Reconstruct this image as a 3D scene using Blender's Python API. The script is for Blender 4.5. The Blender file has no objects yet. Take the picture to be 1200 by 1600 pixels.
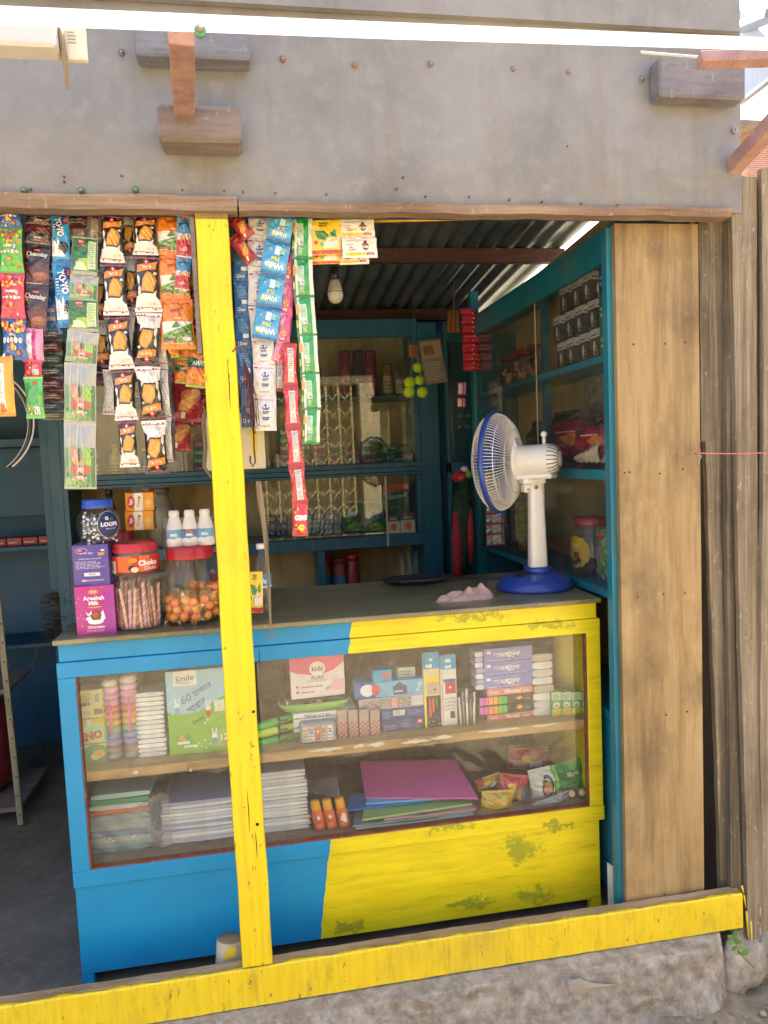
import bpy, math, random
from mathutils import Vector, Matrix, noise as mnoise
R = math.radians
rnd = random.Random(7)
scene = bpy.context.scene
COL = scene.collection

# ---------------------------------------------------------------- camera
FPX = 1150.0                       # focal length in pixels of the 1200 px wide photograph
CAM = Vector((0, -1.9, 1.45))
yaw, pitch, roll = R(9.4), R(4.42), R(-2.44)
_f = Vector((math.sin(yaw)*math.cos(pitch), math.cos(yaw)*math.cos(pitch), -math.sin(pitch)))
_rt = Vector((math.cos(yaw), -math.sin(yaw), 0)); _up = _rt.cross(_f)
_r2 = _rt*math.cos(roll) + _up*math.sin(roll); _u2 = -_rt*math.sin(roll) + _up*math.cos(roll)
cd = bpy.data.cameras.new('camera'); cam = bpy.data.objects.new('camera', cd); COL.objects.link(cam)
cam.matrix_world = Matrix(((_r2.x, _u2.x, -_f.x, CAM.x), (_r2.y, _u2.y, -_f.y, CAM.y), (_r2.z, _u2.z, -_f.z, CAM.z), (0, 0, 0, 1)))
cd.sensor_fit = 'HORIZONTAL'; cd.sensor_width = 36; cd.lens = 36*FPX/1200; cd.clip_start = .02; cd.clip_end = 500
scene.camera = cam

# ---------------------------------------------------------------- light and exposure
SUN_EL, SUN_AZ = 60, 15            # behind the shop, a little to the right
w = bpy.data.worlds.new('World'); scene.world = w; w.use_nodes = True
nt = w.node_tree; nt.nodes.clear()
sky = nt.nodes.new('ShaderNodeTexSky'); sky.sky_type = 'NISHITA'; sky.sun_disc = False
sky.sun_elevation = R(SUN_EL); sky.sun_rotation = R(SUN_AZ); sky.dust_density = 6.0; sky.air_density = .8; sky.ozone_density = .3
bg = nt.nodes.new('ShaderNodeBackground'); bg.inputs[1].default_value = .15
wo = nt.nodes.new('ShaderNodeOutputWorld')
nt.links.new(sky.outputs[0], bg.inputs[0]); nt.links.new(bg.outputs[0], wo.inputs[0])
sd = bpy.data.lights.new('sun', 'SUN'); sd.energy = 4.5; sd.angle = R(.53); sd.color = (1, .93, .82)
sun = bpy.data.objects.new('sun', sd); COL.objects.link(sun)
_d = Vector((math.sin(R(SUN_AZ))*math.cos(R(SUN_EL)), math.cos(R(SUN_AZ))*math.cos(R(SUN_EL)), math.sin(R(SUN_EL))))
sun.rotation_euler = (-_d).to_track_quat('-Z', 'Y').to_euler()
vs = scene.view_settings; vs.view_transform = 'Standard'; vs.look = 'None'; vs.gamma = 1; vs.use_curve_mapping = False
vs.exposure = 2.35
cy = scene.cycles; cy.use_denoising = True; cy.max_bounces = 8; cy.diffuse_bounces = 6; cy.glossy_bounces = 4
cy.transmission_bounces = 6; cy.transparent_max_bounces = 24; cy.sample_clamp_indirect = 6; cy.caustics_reflective = False; cy.caustics_refractive = False

# ---------------------------------------------------------------- pixel -> place
def ray(px, py): return _f + _r2*((px-600)/FPX) - _u2*((py-800)/FPX)
def P(px, py, Y):
    d = ray(px, py); return CAM + d*((Y-CAM.y)/d.y)
def PX(px, py, X):
    d = ray(px, py); return CAM + d*((X-CAM.x)/d.x)
def PZ(px, py, Z):
    d = ray(px, py); return CAM + d*((Z-CAM.z)/d.z)

def c(h):
    h = h.lstrip('#'); o = []
    for i in (0, 2, 4):
        v = int(h[i:i+2], 16)/255
        o.append(v/12.92 if v <= .04045 else ((v+.055)/1.055)**2.4)
    return tuple(o)
def cc(x): return c(x) if isinstance(x, str) else x

# ---------------------------------------------------------------- materials
def node_mat(name):
    m = bpy.data.materials.new(name); m.use_nodes = True; t = m.node_tree
    b = t.nodes['Principled BSDF']; return m, t, b
def N(t, kind, **kw):
    n = t.nodes.new('ShaderNode'+kind)
    for k, v in kw.items():
        if k.startswith('i_'): n.inputs[int(k[2:])].default_value = v
        else: setattr(n, k, v)
    return n
def coords(t, scale=(1, 1, 1), world=True, rot=(0, 0, 0)):
    src = N(t, 'NewGeometry').outputs['Position'] if world else N(t, 'TexCoord').outputs['Object']
    mp = N(t, 'Mapping'); mp.inputs['Scale'].default_value = scale; mp.inputs['Rotation'].default_value = rot
    t.links.new(src, mp.inputs[0]); return mp.outputs[0]
def noise(t, co, scale, detail=4, rough=.55):
    n = N(t, 'TexNoise'); n.inputs['Scale'].default_value = scale; n.inputs['Detail'].default_value = detail; n.inputs['Roughness'].default_value = rough
    t.links.new(co, n.inputs['Vector']); return n.outputs['Fac']
def ramp(t, fac, stops):
    r = N(t, 'ValToRGB'); e = r.color_ramp.elements
    while len(e) < len(stops): e.new(.5)
    for k, (p, col) in enumerate(stops):
        e[k].position = p; col = cc(col) if not isinstance(col, (int, float)) else (col,)*3; e[k].color = (*col, 1)
    t.links.new(fac, r.inputs[0]); return r.outputs[0]
def mix(t, fac, a, b, mode='MIX'):
    n = N(t, 'Mix'); n.data_type = 'RGBA'; n.blend_type = mode
    for i, v in ((0, fac), (6, a), (7, b)):
        if hasattr(v, 'is_linked') or isinstance(v, bpy.types.NodeSocket): t.links.new(v, n.inputs[i])
        elif i == 0: n.inputs[0].default_value = v
        else: n.inputs[i].default_value = (*cc(v), 1)
    return n.outputs[2]
def bump(t, b, h, strength=.3, dist=.002):
    n = N(t, 'Bump'); n.inputs['Strength'].default_value = strength; n.inputs['Distance'].default_value = dist
    t.links.new(h, n.inputs['Height']); t.links.new(n.outputs[0], b.inputs['Normal'])
def math_(t, op, a, b=None, cval=None):
    n = N(t, 'Math'); n.operation = op
    for i, v in ((0, a), (1, b), (2, cval)):
        if v is None: continue
        if isinstance(v, (int, float)): n.inputs[i].default_value = v
        else: t.links.new(v, n.inputs[i])
    return n.outputs[0]

def print_mat(name, rough, spec=.5, coat=0, wr=0, wscale=60, metal=0, dirt=.0):
    m, t, b = node_mat(name)
    a = N(t, 'Attribute'); a.attribute_name = 'Col'
    col = a.outputs['Color']
    n1 = noise(t, coords(t, world=False), 35, 5)
    if dirt: col = mix(t, math_(t, 'MULTIPLY', ramp(t, n1, [(.35, 0.), (.75, 1.)]), dirt), col, '#8d8272')
    t.links.new(col, b.inputs['Base Color'])
    b.inputs['Roughness'].default_value = rough; b.inputs['Specular IOR Level'].default_value = spec
    b.inputs['Metallic'].default_value = metal
    b.inputs['Coat Weight'].default_value = coat; b.inputs['Coat Roughness'].default_value = .12
    if wr: bump(t, b, noise(t, coords(t, (1, 1, 1), False), wscale, 3, .6), wr, .004)
    return m
PAPER = print_mat('printed_card', .5, .4, 0, .05, 90, dirt=.22)
FOIL = print_mat('printed_film', .22, .8, .35, .9, 70, dirt=.12)
PLAST = print_mat('coloured_plastic', .3, .5, .1, 0, dirt=.12)
MATTE = print_mat('matte_coloured', .8, .2, 0, .2, 120, dirt=.2)
METAL = print_mat('plain_metal', .35, .5, 0, .1, 90, metal=1)
def clear_mat(name, tint, amount, rough=.12, wr=.0, diffuse=(.8, .8, .8), wscale=45, fres=1.45):
    """transparent film or pane: passes light, reflects by Fresnel, carries a little pale dust or haze"""
    m = bpy.data.materials.new(name); m.use_nodes = True; t = m.node_tree; t.nodes.clear()
    o = N(t, 'OutputMaterial'); tr = N(t, 'BsdfTransparent'); tr.inputs[0].default_value = (*tint, 1)
    df = N(t, 'BsdfDiffuse'); df.inputs[0].default_value = (*diffuse, 1)
    gl = N(t, 'BsdfGlossy'); gl.inputs['Roughness'].default_value = rough
    m1 = N(t, 'MixShader'); m2 = N(t, 'MixShader'); fr = N(t, 'LayerWeight'); fr.inputs[0].default_value = .5
    sch = math_(t, 'ADD', .04, math_(t, 'MULTIPLY', math_(t, 'POWER', fr.outputs['Facing'], 5.0), .8))
    co = coords(t, world=False)
    d = math_(t, 'MULTIPLY', ramp(t, noise(t, co, 12, 5, .7), [(.3, .4), (.75, 1.6)]), amount)
    t.links.new(d, m1.inputs[0]); t.links.new(tr.outputs[0], m1.inputs[1]); t.links.new(df.outputs[0], m1.inputs[2])
    t.links.new(sch, m2.inputs[0]); t.links.new(m1.outputs[0], m2.inputs[1]); t.links.new(gl.outputs[0], m2.inputs[2])
    if wr:
        bn = N(t, 'Bump'); bn.inputs['Strength'].default_value = wr; bn.inputs['Distance'].default_value = .006
        t.links.new(noise(t, co, wscale, 3, .6), bn.inputs['Height'])
        t.links.new(bn.outputs[0], gl.inputs['Normal']); t.links.new(bn.outputs[0], fr.inputs['Normal'])
    t.links.new(m2.outputs[0], o.inputs[0]); return m
PANE = clear_mat('cabinet_glass', (.93, .97, .96), .02, .0)
PANED = clear_mat('dusty_glass', (.97, .98, .97), .028, .0, diffuse=(.5, .46, .4))
JAR = clear_mat('clear_jar_plastic', (.97, .98, .98), .025, .05, .15, wscale=20)
FILM = clear_mat('clear_film', (.96, .96, .96), .07, .12, .9)
FILMG = clear_mat('cloudy_film', (.92, .92, .9), .3, .18, 1.0, diffuse=(.62, .62, .6), wscale=70)

def painted(name, col, col2, rough=.45, chips=None, scale=(1, 1, 1), bumpy=.25, streak=(40, 40, 5)):
    m, t, b = node_mat(name)
    s = noise(t, coords(t, streak), 1.0, 5, .6); g = noise(t, coords(t, scale), 3, 6, .6)
    colr = mix(t, ramp(t, s, [(.35, 0.), (.7, 1.)]), col, col2)
    colr = mix(t, math_(t, 'MULTIPLY', ramp(t, g, [(.5, 0.), (.8, 1.)]), .35), colr, '#7d7156')
    if chips:
        k = noise(t, coords(t, (1, 1, .4)), 55, 4, .7)
        colr = mix(t, ramp(t, k, [(.635, 0.), (.665, 1.)]), colr, chips)
    t.links.new(colr, b.inputs['Base Color']); b.inputs['Roughness'].default_value = rough
    bump(t, b, s, bumpy, .003); return m
def wood(name, a, b2, c3, streak, rough=.75, bs=.5, stain='#3d3126', stain_amt=.5, world=True, fleck=.4):
    m, t, b = node_mat(name)
    g = noise(t, coords(t, streak, world), 1.0, 8, .68); f = noise(t, coords(t, tuple(v*3.5 for v in streak), world), 1.0, 4, .6)
    bl = noise(t, coords(t, (1, 1, .6), world), 4.5, 6, .65)
    col = ramp(t, g, [(.28, a), (.5, b2), (.72, c3)])
    col = mix(t, math_(t, 'MULTIPLY', ramp(t, bl, [(.48, 0.), (.72, 1.)]), stain_amt), col, stain)
    col = mix(t, math_(t, 'MULTIPLY', ramp(t, f, [(.55, 0.), (.75, 1.)]), .45), col, stain)
    sp = noise(t, coords(t, (1, 1, .5), world), 60, 3, .7)
    col = mix(t, math_(t, 'MULTIPLY', ramp(t, sp, [(.62, 0.), (.72, 1.)]), fleck), col, '#c9bda6')
    t.links.new(col, b.inputs['Base Color']); b.inputs['Roughness'].default_value = rough
    hh = math_(t, 'ADD', g, math_(t, 'MULTIPLY', f, .5)); bump(t, b, hh, bs, .006); return m
def stone(name, a, b2, c3, scale=6, rough=.9, bs=.6, bd=.01):
    m, t, b = node_mat(name)
    g = noise(t, coords(t), scale, 9, .65); f = noise(t, coords(t), scale*9, 5, .7); v = noise(t, coords(t, (1, 1, 2.2)), scale*.35, 5, .6)
    col = ramp(t, g, [(.3, a), (.5, b2), (.68, c3)])
    col = mix(t, math_(t, 'MULTIPLY', ramp(t, v, [(.5, 0.), (.65, 1.)]), .4), col, a)
    col = mix(t, math_(t, 'MULTIPLY', ramp(t, f, [(.52, 0.), (.66, 1.)]), .45), col, c3)
    t.links.new(col, b.inputs['Base Color']); b.inputs['Roughness'].default_value = rough
    bump(t, b, math_(t, 'ADD', g, math_(t, 'MULTIPLY', f, .35)), bs, bd); return m

YELLOW = painted('yellow_gloss_paint', '#f0d51c', '#e4c814', .4, '#a58a35', streak=(90, 90, 4))
YELLOWH = painted('yellow_gloss_paint_sill', '#ecd024', '#e0c01a', .45, '#9c8136', streak=(110, 80, 6), bumpy=.3)
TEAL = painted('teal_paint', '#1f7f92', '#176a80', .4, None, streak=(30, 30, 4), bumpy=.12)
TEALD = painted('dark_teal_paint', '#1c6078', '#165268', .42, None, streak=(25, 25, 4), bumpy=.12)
GREYB = stone('grey_fibre_sheet', '#706f6d', '#858482', '#949391', 2.2, .6, .08, .003)
BATTEN = wood('brown_batten', '#6e5948', '#8a7563', '#a39080', (3, 30, 60), stain='#4a3524', stain_amt=.4)
PLY = wood('tan_plywood', '#78643f', '#a0875c', '#b39e74', (13, 40, 1.0), .65, .2, '#5c4b34', .85, fleck=.15)
FENCE = wood('weathered_planks', '#5f5545', '#857966', '#a99d88', (95, 95, 2.2), .9, .6, '#453b34', .6)
FENCEB = wood('dark_weathered_planks', '#4e463a', '#706654', '#938871', (95, 95, 2.2), .9, .6, '#38302b', .6)
CABIN = wood('cabinet_back_board', '#8e7850', '#ac9566', '#bca677', (6, 6, 1.5), .8, .15, '#6a5535', .3)
TERM = wood('worn_cabinet_lining', '#7a6248', '#9a8162', '#ac9270', (10, 6, 3), .85, .4, '#4a3c2e', .6)
SHELFW = wood('raw_shelf_board', '#8f7040', '#ad8c55', '#c0a068', (3, 20, 30), .7, .2, '#7a5d35', .3)
REDWOOD = wood('pinkish_timber', '#93706a', '#aa8680', '#bb9a94', (20, 20, 20), .8, .3, '#6d4a44', .3)
DARKW = wood('grey_old_timber', '#6a5e58', '#82766e', '#94887f', (4, 30, 30), .85, .4, '#453b36', .35)
CONC = stone('rough_concrete', '#7c7263', '#a1988a', '#bdb5a6', 26, .95, 1.0, .008)
FLOOR = stone('worn_cement_floor', '#625a4e', '#7d7363', '#94897a', 3, .75, .3, .004)
DIRT = stone('stony_dirt', '#75684f', '#94866c', '#b0a288', 14, .95, .9, .02)

def _drips(m, col, amt, streak=(9, 9, .8)):
    t = m.node_tree; b = t.nodes['Principled BSDF']; src = b.inputs['Base Color'].links[0].from_socket
    d = noise(t, coords(t, streak), 1.0, 7, .7); k = math_(t, 'MULTIPLY', ramp(t, d, [(.52, 0.), (.7, 1.)]), amt)
    d2 = noise(t, coords(t, (1, 1, 1)), 42, 6, .75); k = math_(t, 'MAXIMUM', k, math_(t, 'MULTIPLY', ramp(t, d2, [(.64, 0.), (.7, 1.)]), amt*.8))
    t.links.new(mix(t, k, src, col), b.inputs['Base Color'])
_drips(GREYB, '#6e6052', .38); _drips(PLY, '#5a4630', .45, (16, 16, .9)); _drips(YELLOWH, '#8a7434', .4, (30, 30, 9)); _drips(YELLOW, '#a08a38', .3, (60, 60, 3)); _drips(CONC, '#544b3e', .4, (14, 14, 5))
def counter_mat():
    m, t, b = node_mat('counter_blue_and_yellow_paint')
    pos = N(t, 'NewGeometry').outputs['Position']; sp = N(t, 'SeparateXYZ'); t.links.new(pos, sp.inputs[0])
    x, z = sp.outputs[0], sp.outputs[2]
    wob = noise(t, coords(t, (1, 1, 1)), 25, 3)
    edge = math_(t, 'ADD', math_(t, 'MULTIPLY', z, .145), .098)      # slanting paint line
    edge = math_(t, 'ADD', edge, math_(t, 'MULTIPLY', math_(t, 'SUBTRACT', wob, .5), .014))
    isy = math_(t, 'GREATER_THAN', x, edge)
    br = noise(t, coords(t, (4, 30, 34)), 1.0, 6, .65); bl = noise(t, coords(t, (1, 1, 1)), 5, 5, .6)
    yel = mix(t, ramp(t, br, [(.35, 0.), (.7, 1.)]), '#ead81c', '#d2c014')
    # green under-paint showing in worn patches
    wx = math_(t, 'MULTIPLY', math_(t, 'SUBTRACT', noise(t, coords(t, (1, 1, 1)), 14, 6, .75), .5), .24); wz = math_(t, 'MULTIPLY', math_(t, 'SUBTRACT', noise(t, coords(t, (1, 1, 1.3)), 17, 6, .75), .5), .16)
    def patch(cx, cz, rx, rz, soft=.9):
        dx = math_(t, 'DIVIDE', math_(t, 'SUBTRACT', math_(t, 'ADD', x, wx), cx), rx*1.15); dz = math_(t, 'DIVIDE', math_(t, 'SUBTRACT', math_(t, 'ADD', z, wz), cz), rz*1.15)
        d = math_(t, 'SQRT', math_(t, 'ADD', math_(t, 'MULTIPLY', dx, dx), math_(t, 'MULTIPLY', dz, dz)))
        return math_(t, 'MAXIMUM', math_(t, 'SUBTRACT', 1.0, d), 0)
    acc = None
    for a in PATCHES:
        q = patch(*a); acc = q if acc is None else math_(t, 'MAXIMUM', acc, q)
    fine = noise(t, coords(t, (22, 22, 60), rot=(0, R(-12), 0)), 1.0, 9, .8)
    lump = noise(t, coords(t, (1, 1, 1.6)), 16, 5, .7)
    wear = math_(t, 'ADD', math_(t, 'ADD', math_(t, 'MULTIPLY', acc, .5), math_(t, 'MULTIPLY', fine, .62)), math_(t, 'MULTIPLY', lump, .34))
    yel = mix(t, ramp(t, wear, [(.62, 0.), (.78, .7)]), yel, '#7c8a2c')
    tl = noise(t, coords(t, (6, 6, 60), rot=(0, R(20), 0)), 1.0, 6, .7)
    yel = mix(t, math_(t, 'MULTIPLY', ramp(t, tl, [(.56, 0.), (.68, 1.)]), .5), yel, '#a39622')
    blu = mix(t, ramp(t, bl, [(.3, 0.), (.75, 1.)]), '#1a93c6', '#1585b8')
    sp2 = noise(t, coords(t), 60, 3, .6)
    blu = mix(t, ramp(t, sp2, [(.73, 0.), (.76, .8)]), blu, '#6d8f9a')
    t.links.new(mix(t, isy, blu, yel), b.inputs['Base Color']); b.inputs['Roughness'].default_value = .42
    bump(t, b, math_(t, 'ADD', br, math_(t, 'MULTIPLY', fine, .4)), .18, .003); return m
_a = []
for px, py, rx, ry in ((815, 1328, 45, 34), (735, 1412, 50, 16), (830, 1398, 48, 16), (548, 1446, 24, 14), (860, 975, 60, 10), (740, 960, 90, 7), (865, 1290, 50, 9), (700, 1290, 60, 8)):
    q = P(px, py, .2); _a.append((q.x, q.z, rx/548, ry/548))
PATCHES = _a
PAINTC = counter_mat()

# ---------------------------------------------------------------- mesh builder
class B:
    def __init__(s): s.v = []; s.f = []; s.c = []; s.M = None; s.col = (.5, .5, .5); s.sm = []; s.smooth = False
    def add(s, vs_, fs, col=None):
        n = len(s.v); M = s.M
        s.v += [tuple(M @ Vector(p)) if M else tuple(p) for p in vs_]
        col = cc(col) if col is not None else s.col
        for f in fs: s.f.append(tuple(i+n for i in f)); s.c.append(col); s.sm.append(s.smooth)
    def box(s, a, b, col=None, bev=.0):
        x0, x1 = sorted((a[0], b[0])); y0, y1 = sorted((a[1], b[1])); z0, z1 = sorted((a[2], b[2]))
        cx, cy_, cz = (x0+x1)/2, (y0+y1)/2, (z0+z1)/2; h = ((x1-x0)/2, (y1-y0)/2, (z1-z0)/2)
        bev = min(bev, min(h)*.6)
        if bev <= 0:
            v = [(x, y, z) for z in (z0, z1) for y in (y0, y1) for x in (x0, x1)]
            s.add(v, [(0, 2, 3, 1), (4, 5, 7, 6), (0, 1, 5, 4), (2, 6, 7, 3), (0, 4, 6, 2), (1, 3, 7, 5)], col); return
        v = []; idx = {}
        for sx in (-1, 1):
            for sy in (-1, 1):
                for sz in (-1, 1):
                    for k in range(3):
                        d = [h[0]-bev, h[1]-bev, h[2]-bev]; d[k] += bev
                        idx[(sx, sy, sz, k)] = len(v); v.append((cx+sx*d[0], cy_+sy*d[1], cz+sz*d[2]))
        F = []
        for k in range(3):
            o = [i for i in range(3) if i != k]
            for sg in (-1, 1):
                q = []
                for p, r in ((-1, -1), (1, -1), (1, 1), (-1, 1)):
                    t = [0, 0, 0]; t[k] = sg; t[o[0]] = p; t[o[1]] = r; q.append(idx[(*t, k)])
                F.append(q)
            for p in (-1, 1):
                for r in (-1, 1):
                    q = []
                    for sg, kk in ((-1, o[0]), (1, o[0]), (1, o[1]), (-1, o[1])):
                        t = [0, 0, 0]; t[k] = sg; t[o[0]] = p; t[o[1]] = r; q.append(idx[(*t, kk)])
                    F.append(q)
        for sx in (-1, 1):
            for sy in (-1, 1):
                for sz in (-1, 1): F.append([idx[(sx, sy, sz, k)] for k in range(3)])
        C = Vector((cx, cy_, cz)); G = []
        for q in F:
            pts = [Vector(v[i]) for i in q]; n = (pts[1]-pts[0]).cross(pts[2]-pts[1]); m = sum(pts, Vector())/len(pts)
            G.append(tuple(q) if n.dot(m-C) > 0 else tuple(reversed(q)))
        s.add(v, G, col)
    def tube(s, pts, r, n=8, col=None, cap=True):
        pts = [Vector(p) for p in pts]; rr = r if isinstance(r, (list, tuple)) else [r]*len(pts)
        vs_ = []; fs = []; u = None
        for i, p in enumerate(pts):
            t = (pts[min(i+1, len(pts)-1)]-pts[max(i-1, 0)]).normalized()
            if u is None: u = t.orthogonal().normalized()
            u = (u-t*u.dot(t)).normalized(); w_ = t.cross(u)
            for k in range(n):
                a = 2*math.pi*k/n; vs_.append(p+(u*math.cos(a)+w_*math.sin(a))*rr[i])
        for i in range(len(pts)-1):
            for k in range(n):
                a, b = i*n+k, i*n+(k+1) % n; fs.append((a, b, b+n, a+n))
        if cap: fs += [tuple(range(n-1, -1, -1)), tuple(range((len(pts)-1)*n, len(pts)*n))]
        sm = s.smooth; s.smooth = True; s.add(vs_, fs, col); s.smooth = sm
    def lathe(s, prof, n=24, at=(0, 0, 0), col=None, sx=1, sy=1, cols=None, pw=2):
        """profile of (radius, z); pw>2 squares the plan"""
        def k_(a):
            ca, sa = abs(math.cos(a)), abs(math.sin(a)); return (ca**pw+sa**pw)**(-1/pw)
        vs_ = []
        for r, z in prof:
            for k in range(n):
                a = 2*math.pi*k/n; q = k_(a) if pw != 2 else 1
                vs_.append((at[0]+r*sx*q*math.cos(a), at[1]+r*sy*q*math.sin(a), at[2]+z))
        sm = s.smooth; s.smooth = True
        base = len(s.v); s.add(vs_, [], col)
        for i in range(len(prof)-1):
            cl = cc(cols[i]) if cols else (cc(col) if col is not None else s.col)
            for k in range(n):
                a, b = i*n+k, i*n+(k+1) % n
                s.f.append((base+a, base+b, base+b+n, base+a+n)); s.c.append(cl); s.sm.append(True)
        for i, fl in ((0, True), (len(prof)-1, False)):
            if prof[i][0] > 1e-4:
                q = [base+i*n+k for k in range(n)]; s.f.append(tuple(reversed(q)) if fl else tuple(q)); s.c.append(cc(cols[0 if fl else -1]) if cols else (cc(col) if col is not None else s.col)); s.sm.append(False)
        s.smooth = sm
    def grid(s, S, nu, nv, col=None, flip=False):
        vs_ = [S(i/nu, j/nv) for j in range(nv+1) for i in range(nu+1)]; fs = []
        for j in range(nv):
            for i in range(nu):
                a = j*(nu+1)+i; q = (a, a+1, a+nu+2, a+nu+1); fs.append(q[::-1] if flip else q)
        sm = s.smooth; s.smooth = True; s.add(vs_, fs, col); s.smooth = sm
    def ball(s, at, r, col=None, n=12, m=8, sx=1, sy=1, sz=1):
        s.lathe([(r*math.sin(math.pi*i/m)+1e-5, -r*sz*math.cos(math.pi*i/m)) for i in range(m+1)], n, at, col, sx, sy)
    def mesh(s, name):
        me = bpy.data.meshes.new(name); me.from_pydata(s.v, [], s.f); me.update()
        if len(s.c) == len(me.polygons):
            at = me.color_attributes.new('Col', 'FLOAT_COLOR', 'CORNER'); buf = []
            for p, cl in zip(me.polygons, s.c): buf += list((*cl, 1.0))*p.loop_total
            at.data.foreach_set('color', buf)
            me.polygons.foreach_set('use_smooth', s.sm)
        return me

def wloc(o):
    v = Vector()
    while o: v += o.location; o = o.parent
    return v
def tag(o, label, cat, group=None, kind=None):
    if label: o['label'] = label
    if cat: o['category'] = cat
    if group: o['group'] = group
    if kind: o['kind'] = kind
    return o
def empty(name, loc, label=None, cat=None, group=None, rz=0):
    o = bpy.data.objects.new(name, None); COL.objects.link(o); o.location = loc; o.rotation_euler.z = rz
    o.empty_display_size = .05; return tag(o, label, cat, group)
def part(name, b, mat, parent, world=True, label=None, loc=None):
    """a mesh child; world=True: its vertices were given in world coordinates"""
    if world and parent is not None:
        w_ = wloc(parent); b.v = [(x-w_.x, y-w_.y, z-w_.z) for x, y, z in b.v]
    me = b.mesh(name); me.materials.append(mat)
    o = bpy.data.objects.new(name, me); COL.objects.link(o); o.parent = parent
    if loc is not None: o.location = loc
    if label: o['label'] = label
    return o
def thing(name, b, mat, label, cat, group=None, kind=None, recenter=True):
    """a one-mesh top-level thing whose vertices are in world coordinates"""
    if recenter and b.v:
        xs, ys, zs = zip(*b.v); o_ = Vector(((min(xs)+max(xs))/2, (min(ys)+max(ys))/2, min(zs)))
        b.v = [(x-o_.x, y-o_.y, z-o_.z) for x, y, z in b.v]
    else: o_ = Vector()
    o = part(name, b, mat, None); o.location = o_; return tag(o, label, cat, group, kind)
def copy_tree(o, parent=None):
    n = o.copy(); COL.objects.link(n); n.parent = parent
    for ch in list(o.children): copy_tree(ch, n)
    return n

# ---------------------------------------------------------------- flat print laid on a surface S(u, v, off)
_tc = {}
def text_tris(s, bold=0.0, shear=0.0):
    k = (s, bold, shear)
    if k not in _tc:
        cu = bpy.data.curves.new('t', 'FONT'); cu.body = s; cu.size = 1; cu.resolution_u = 2; cu.offset = bold; cu.shear = shear
        o = bpy.data.objects.new('t', cu); m = o.to_mesh(); m.calc_loop_triangles()
        vs_ = [(v.co.x, v.co.y) for v in m.vertices]; tr = [tuple(t.vertices) for t in m.loop_triangles]
        o.to_mesh_clear(); bpy.data.objects.remove(o); bpy.data.curves.remove(cu)
        if not vs_: _tc[k] = ([], [], 1, 1)
        else:
            x0 = min(v[0] for v in vs_); x1 = max(v[0] for v in vs_); y0 = min(v[1] for v in vs_); y1 = max(v[1] for v in vs_)
            _tc[k] = ([(x-(x0+x1)/2, y-(y0+y1)/2) for x, y in vs_], tr, x1-x0, y1-y0)
    return _tc[k]
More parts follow.
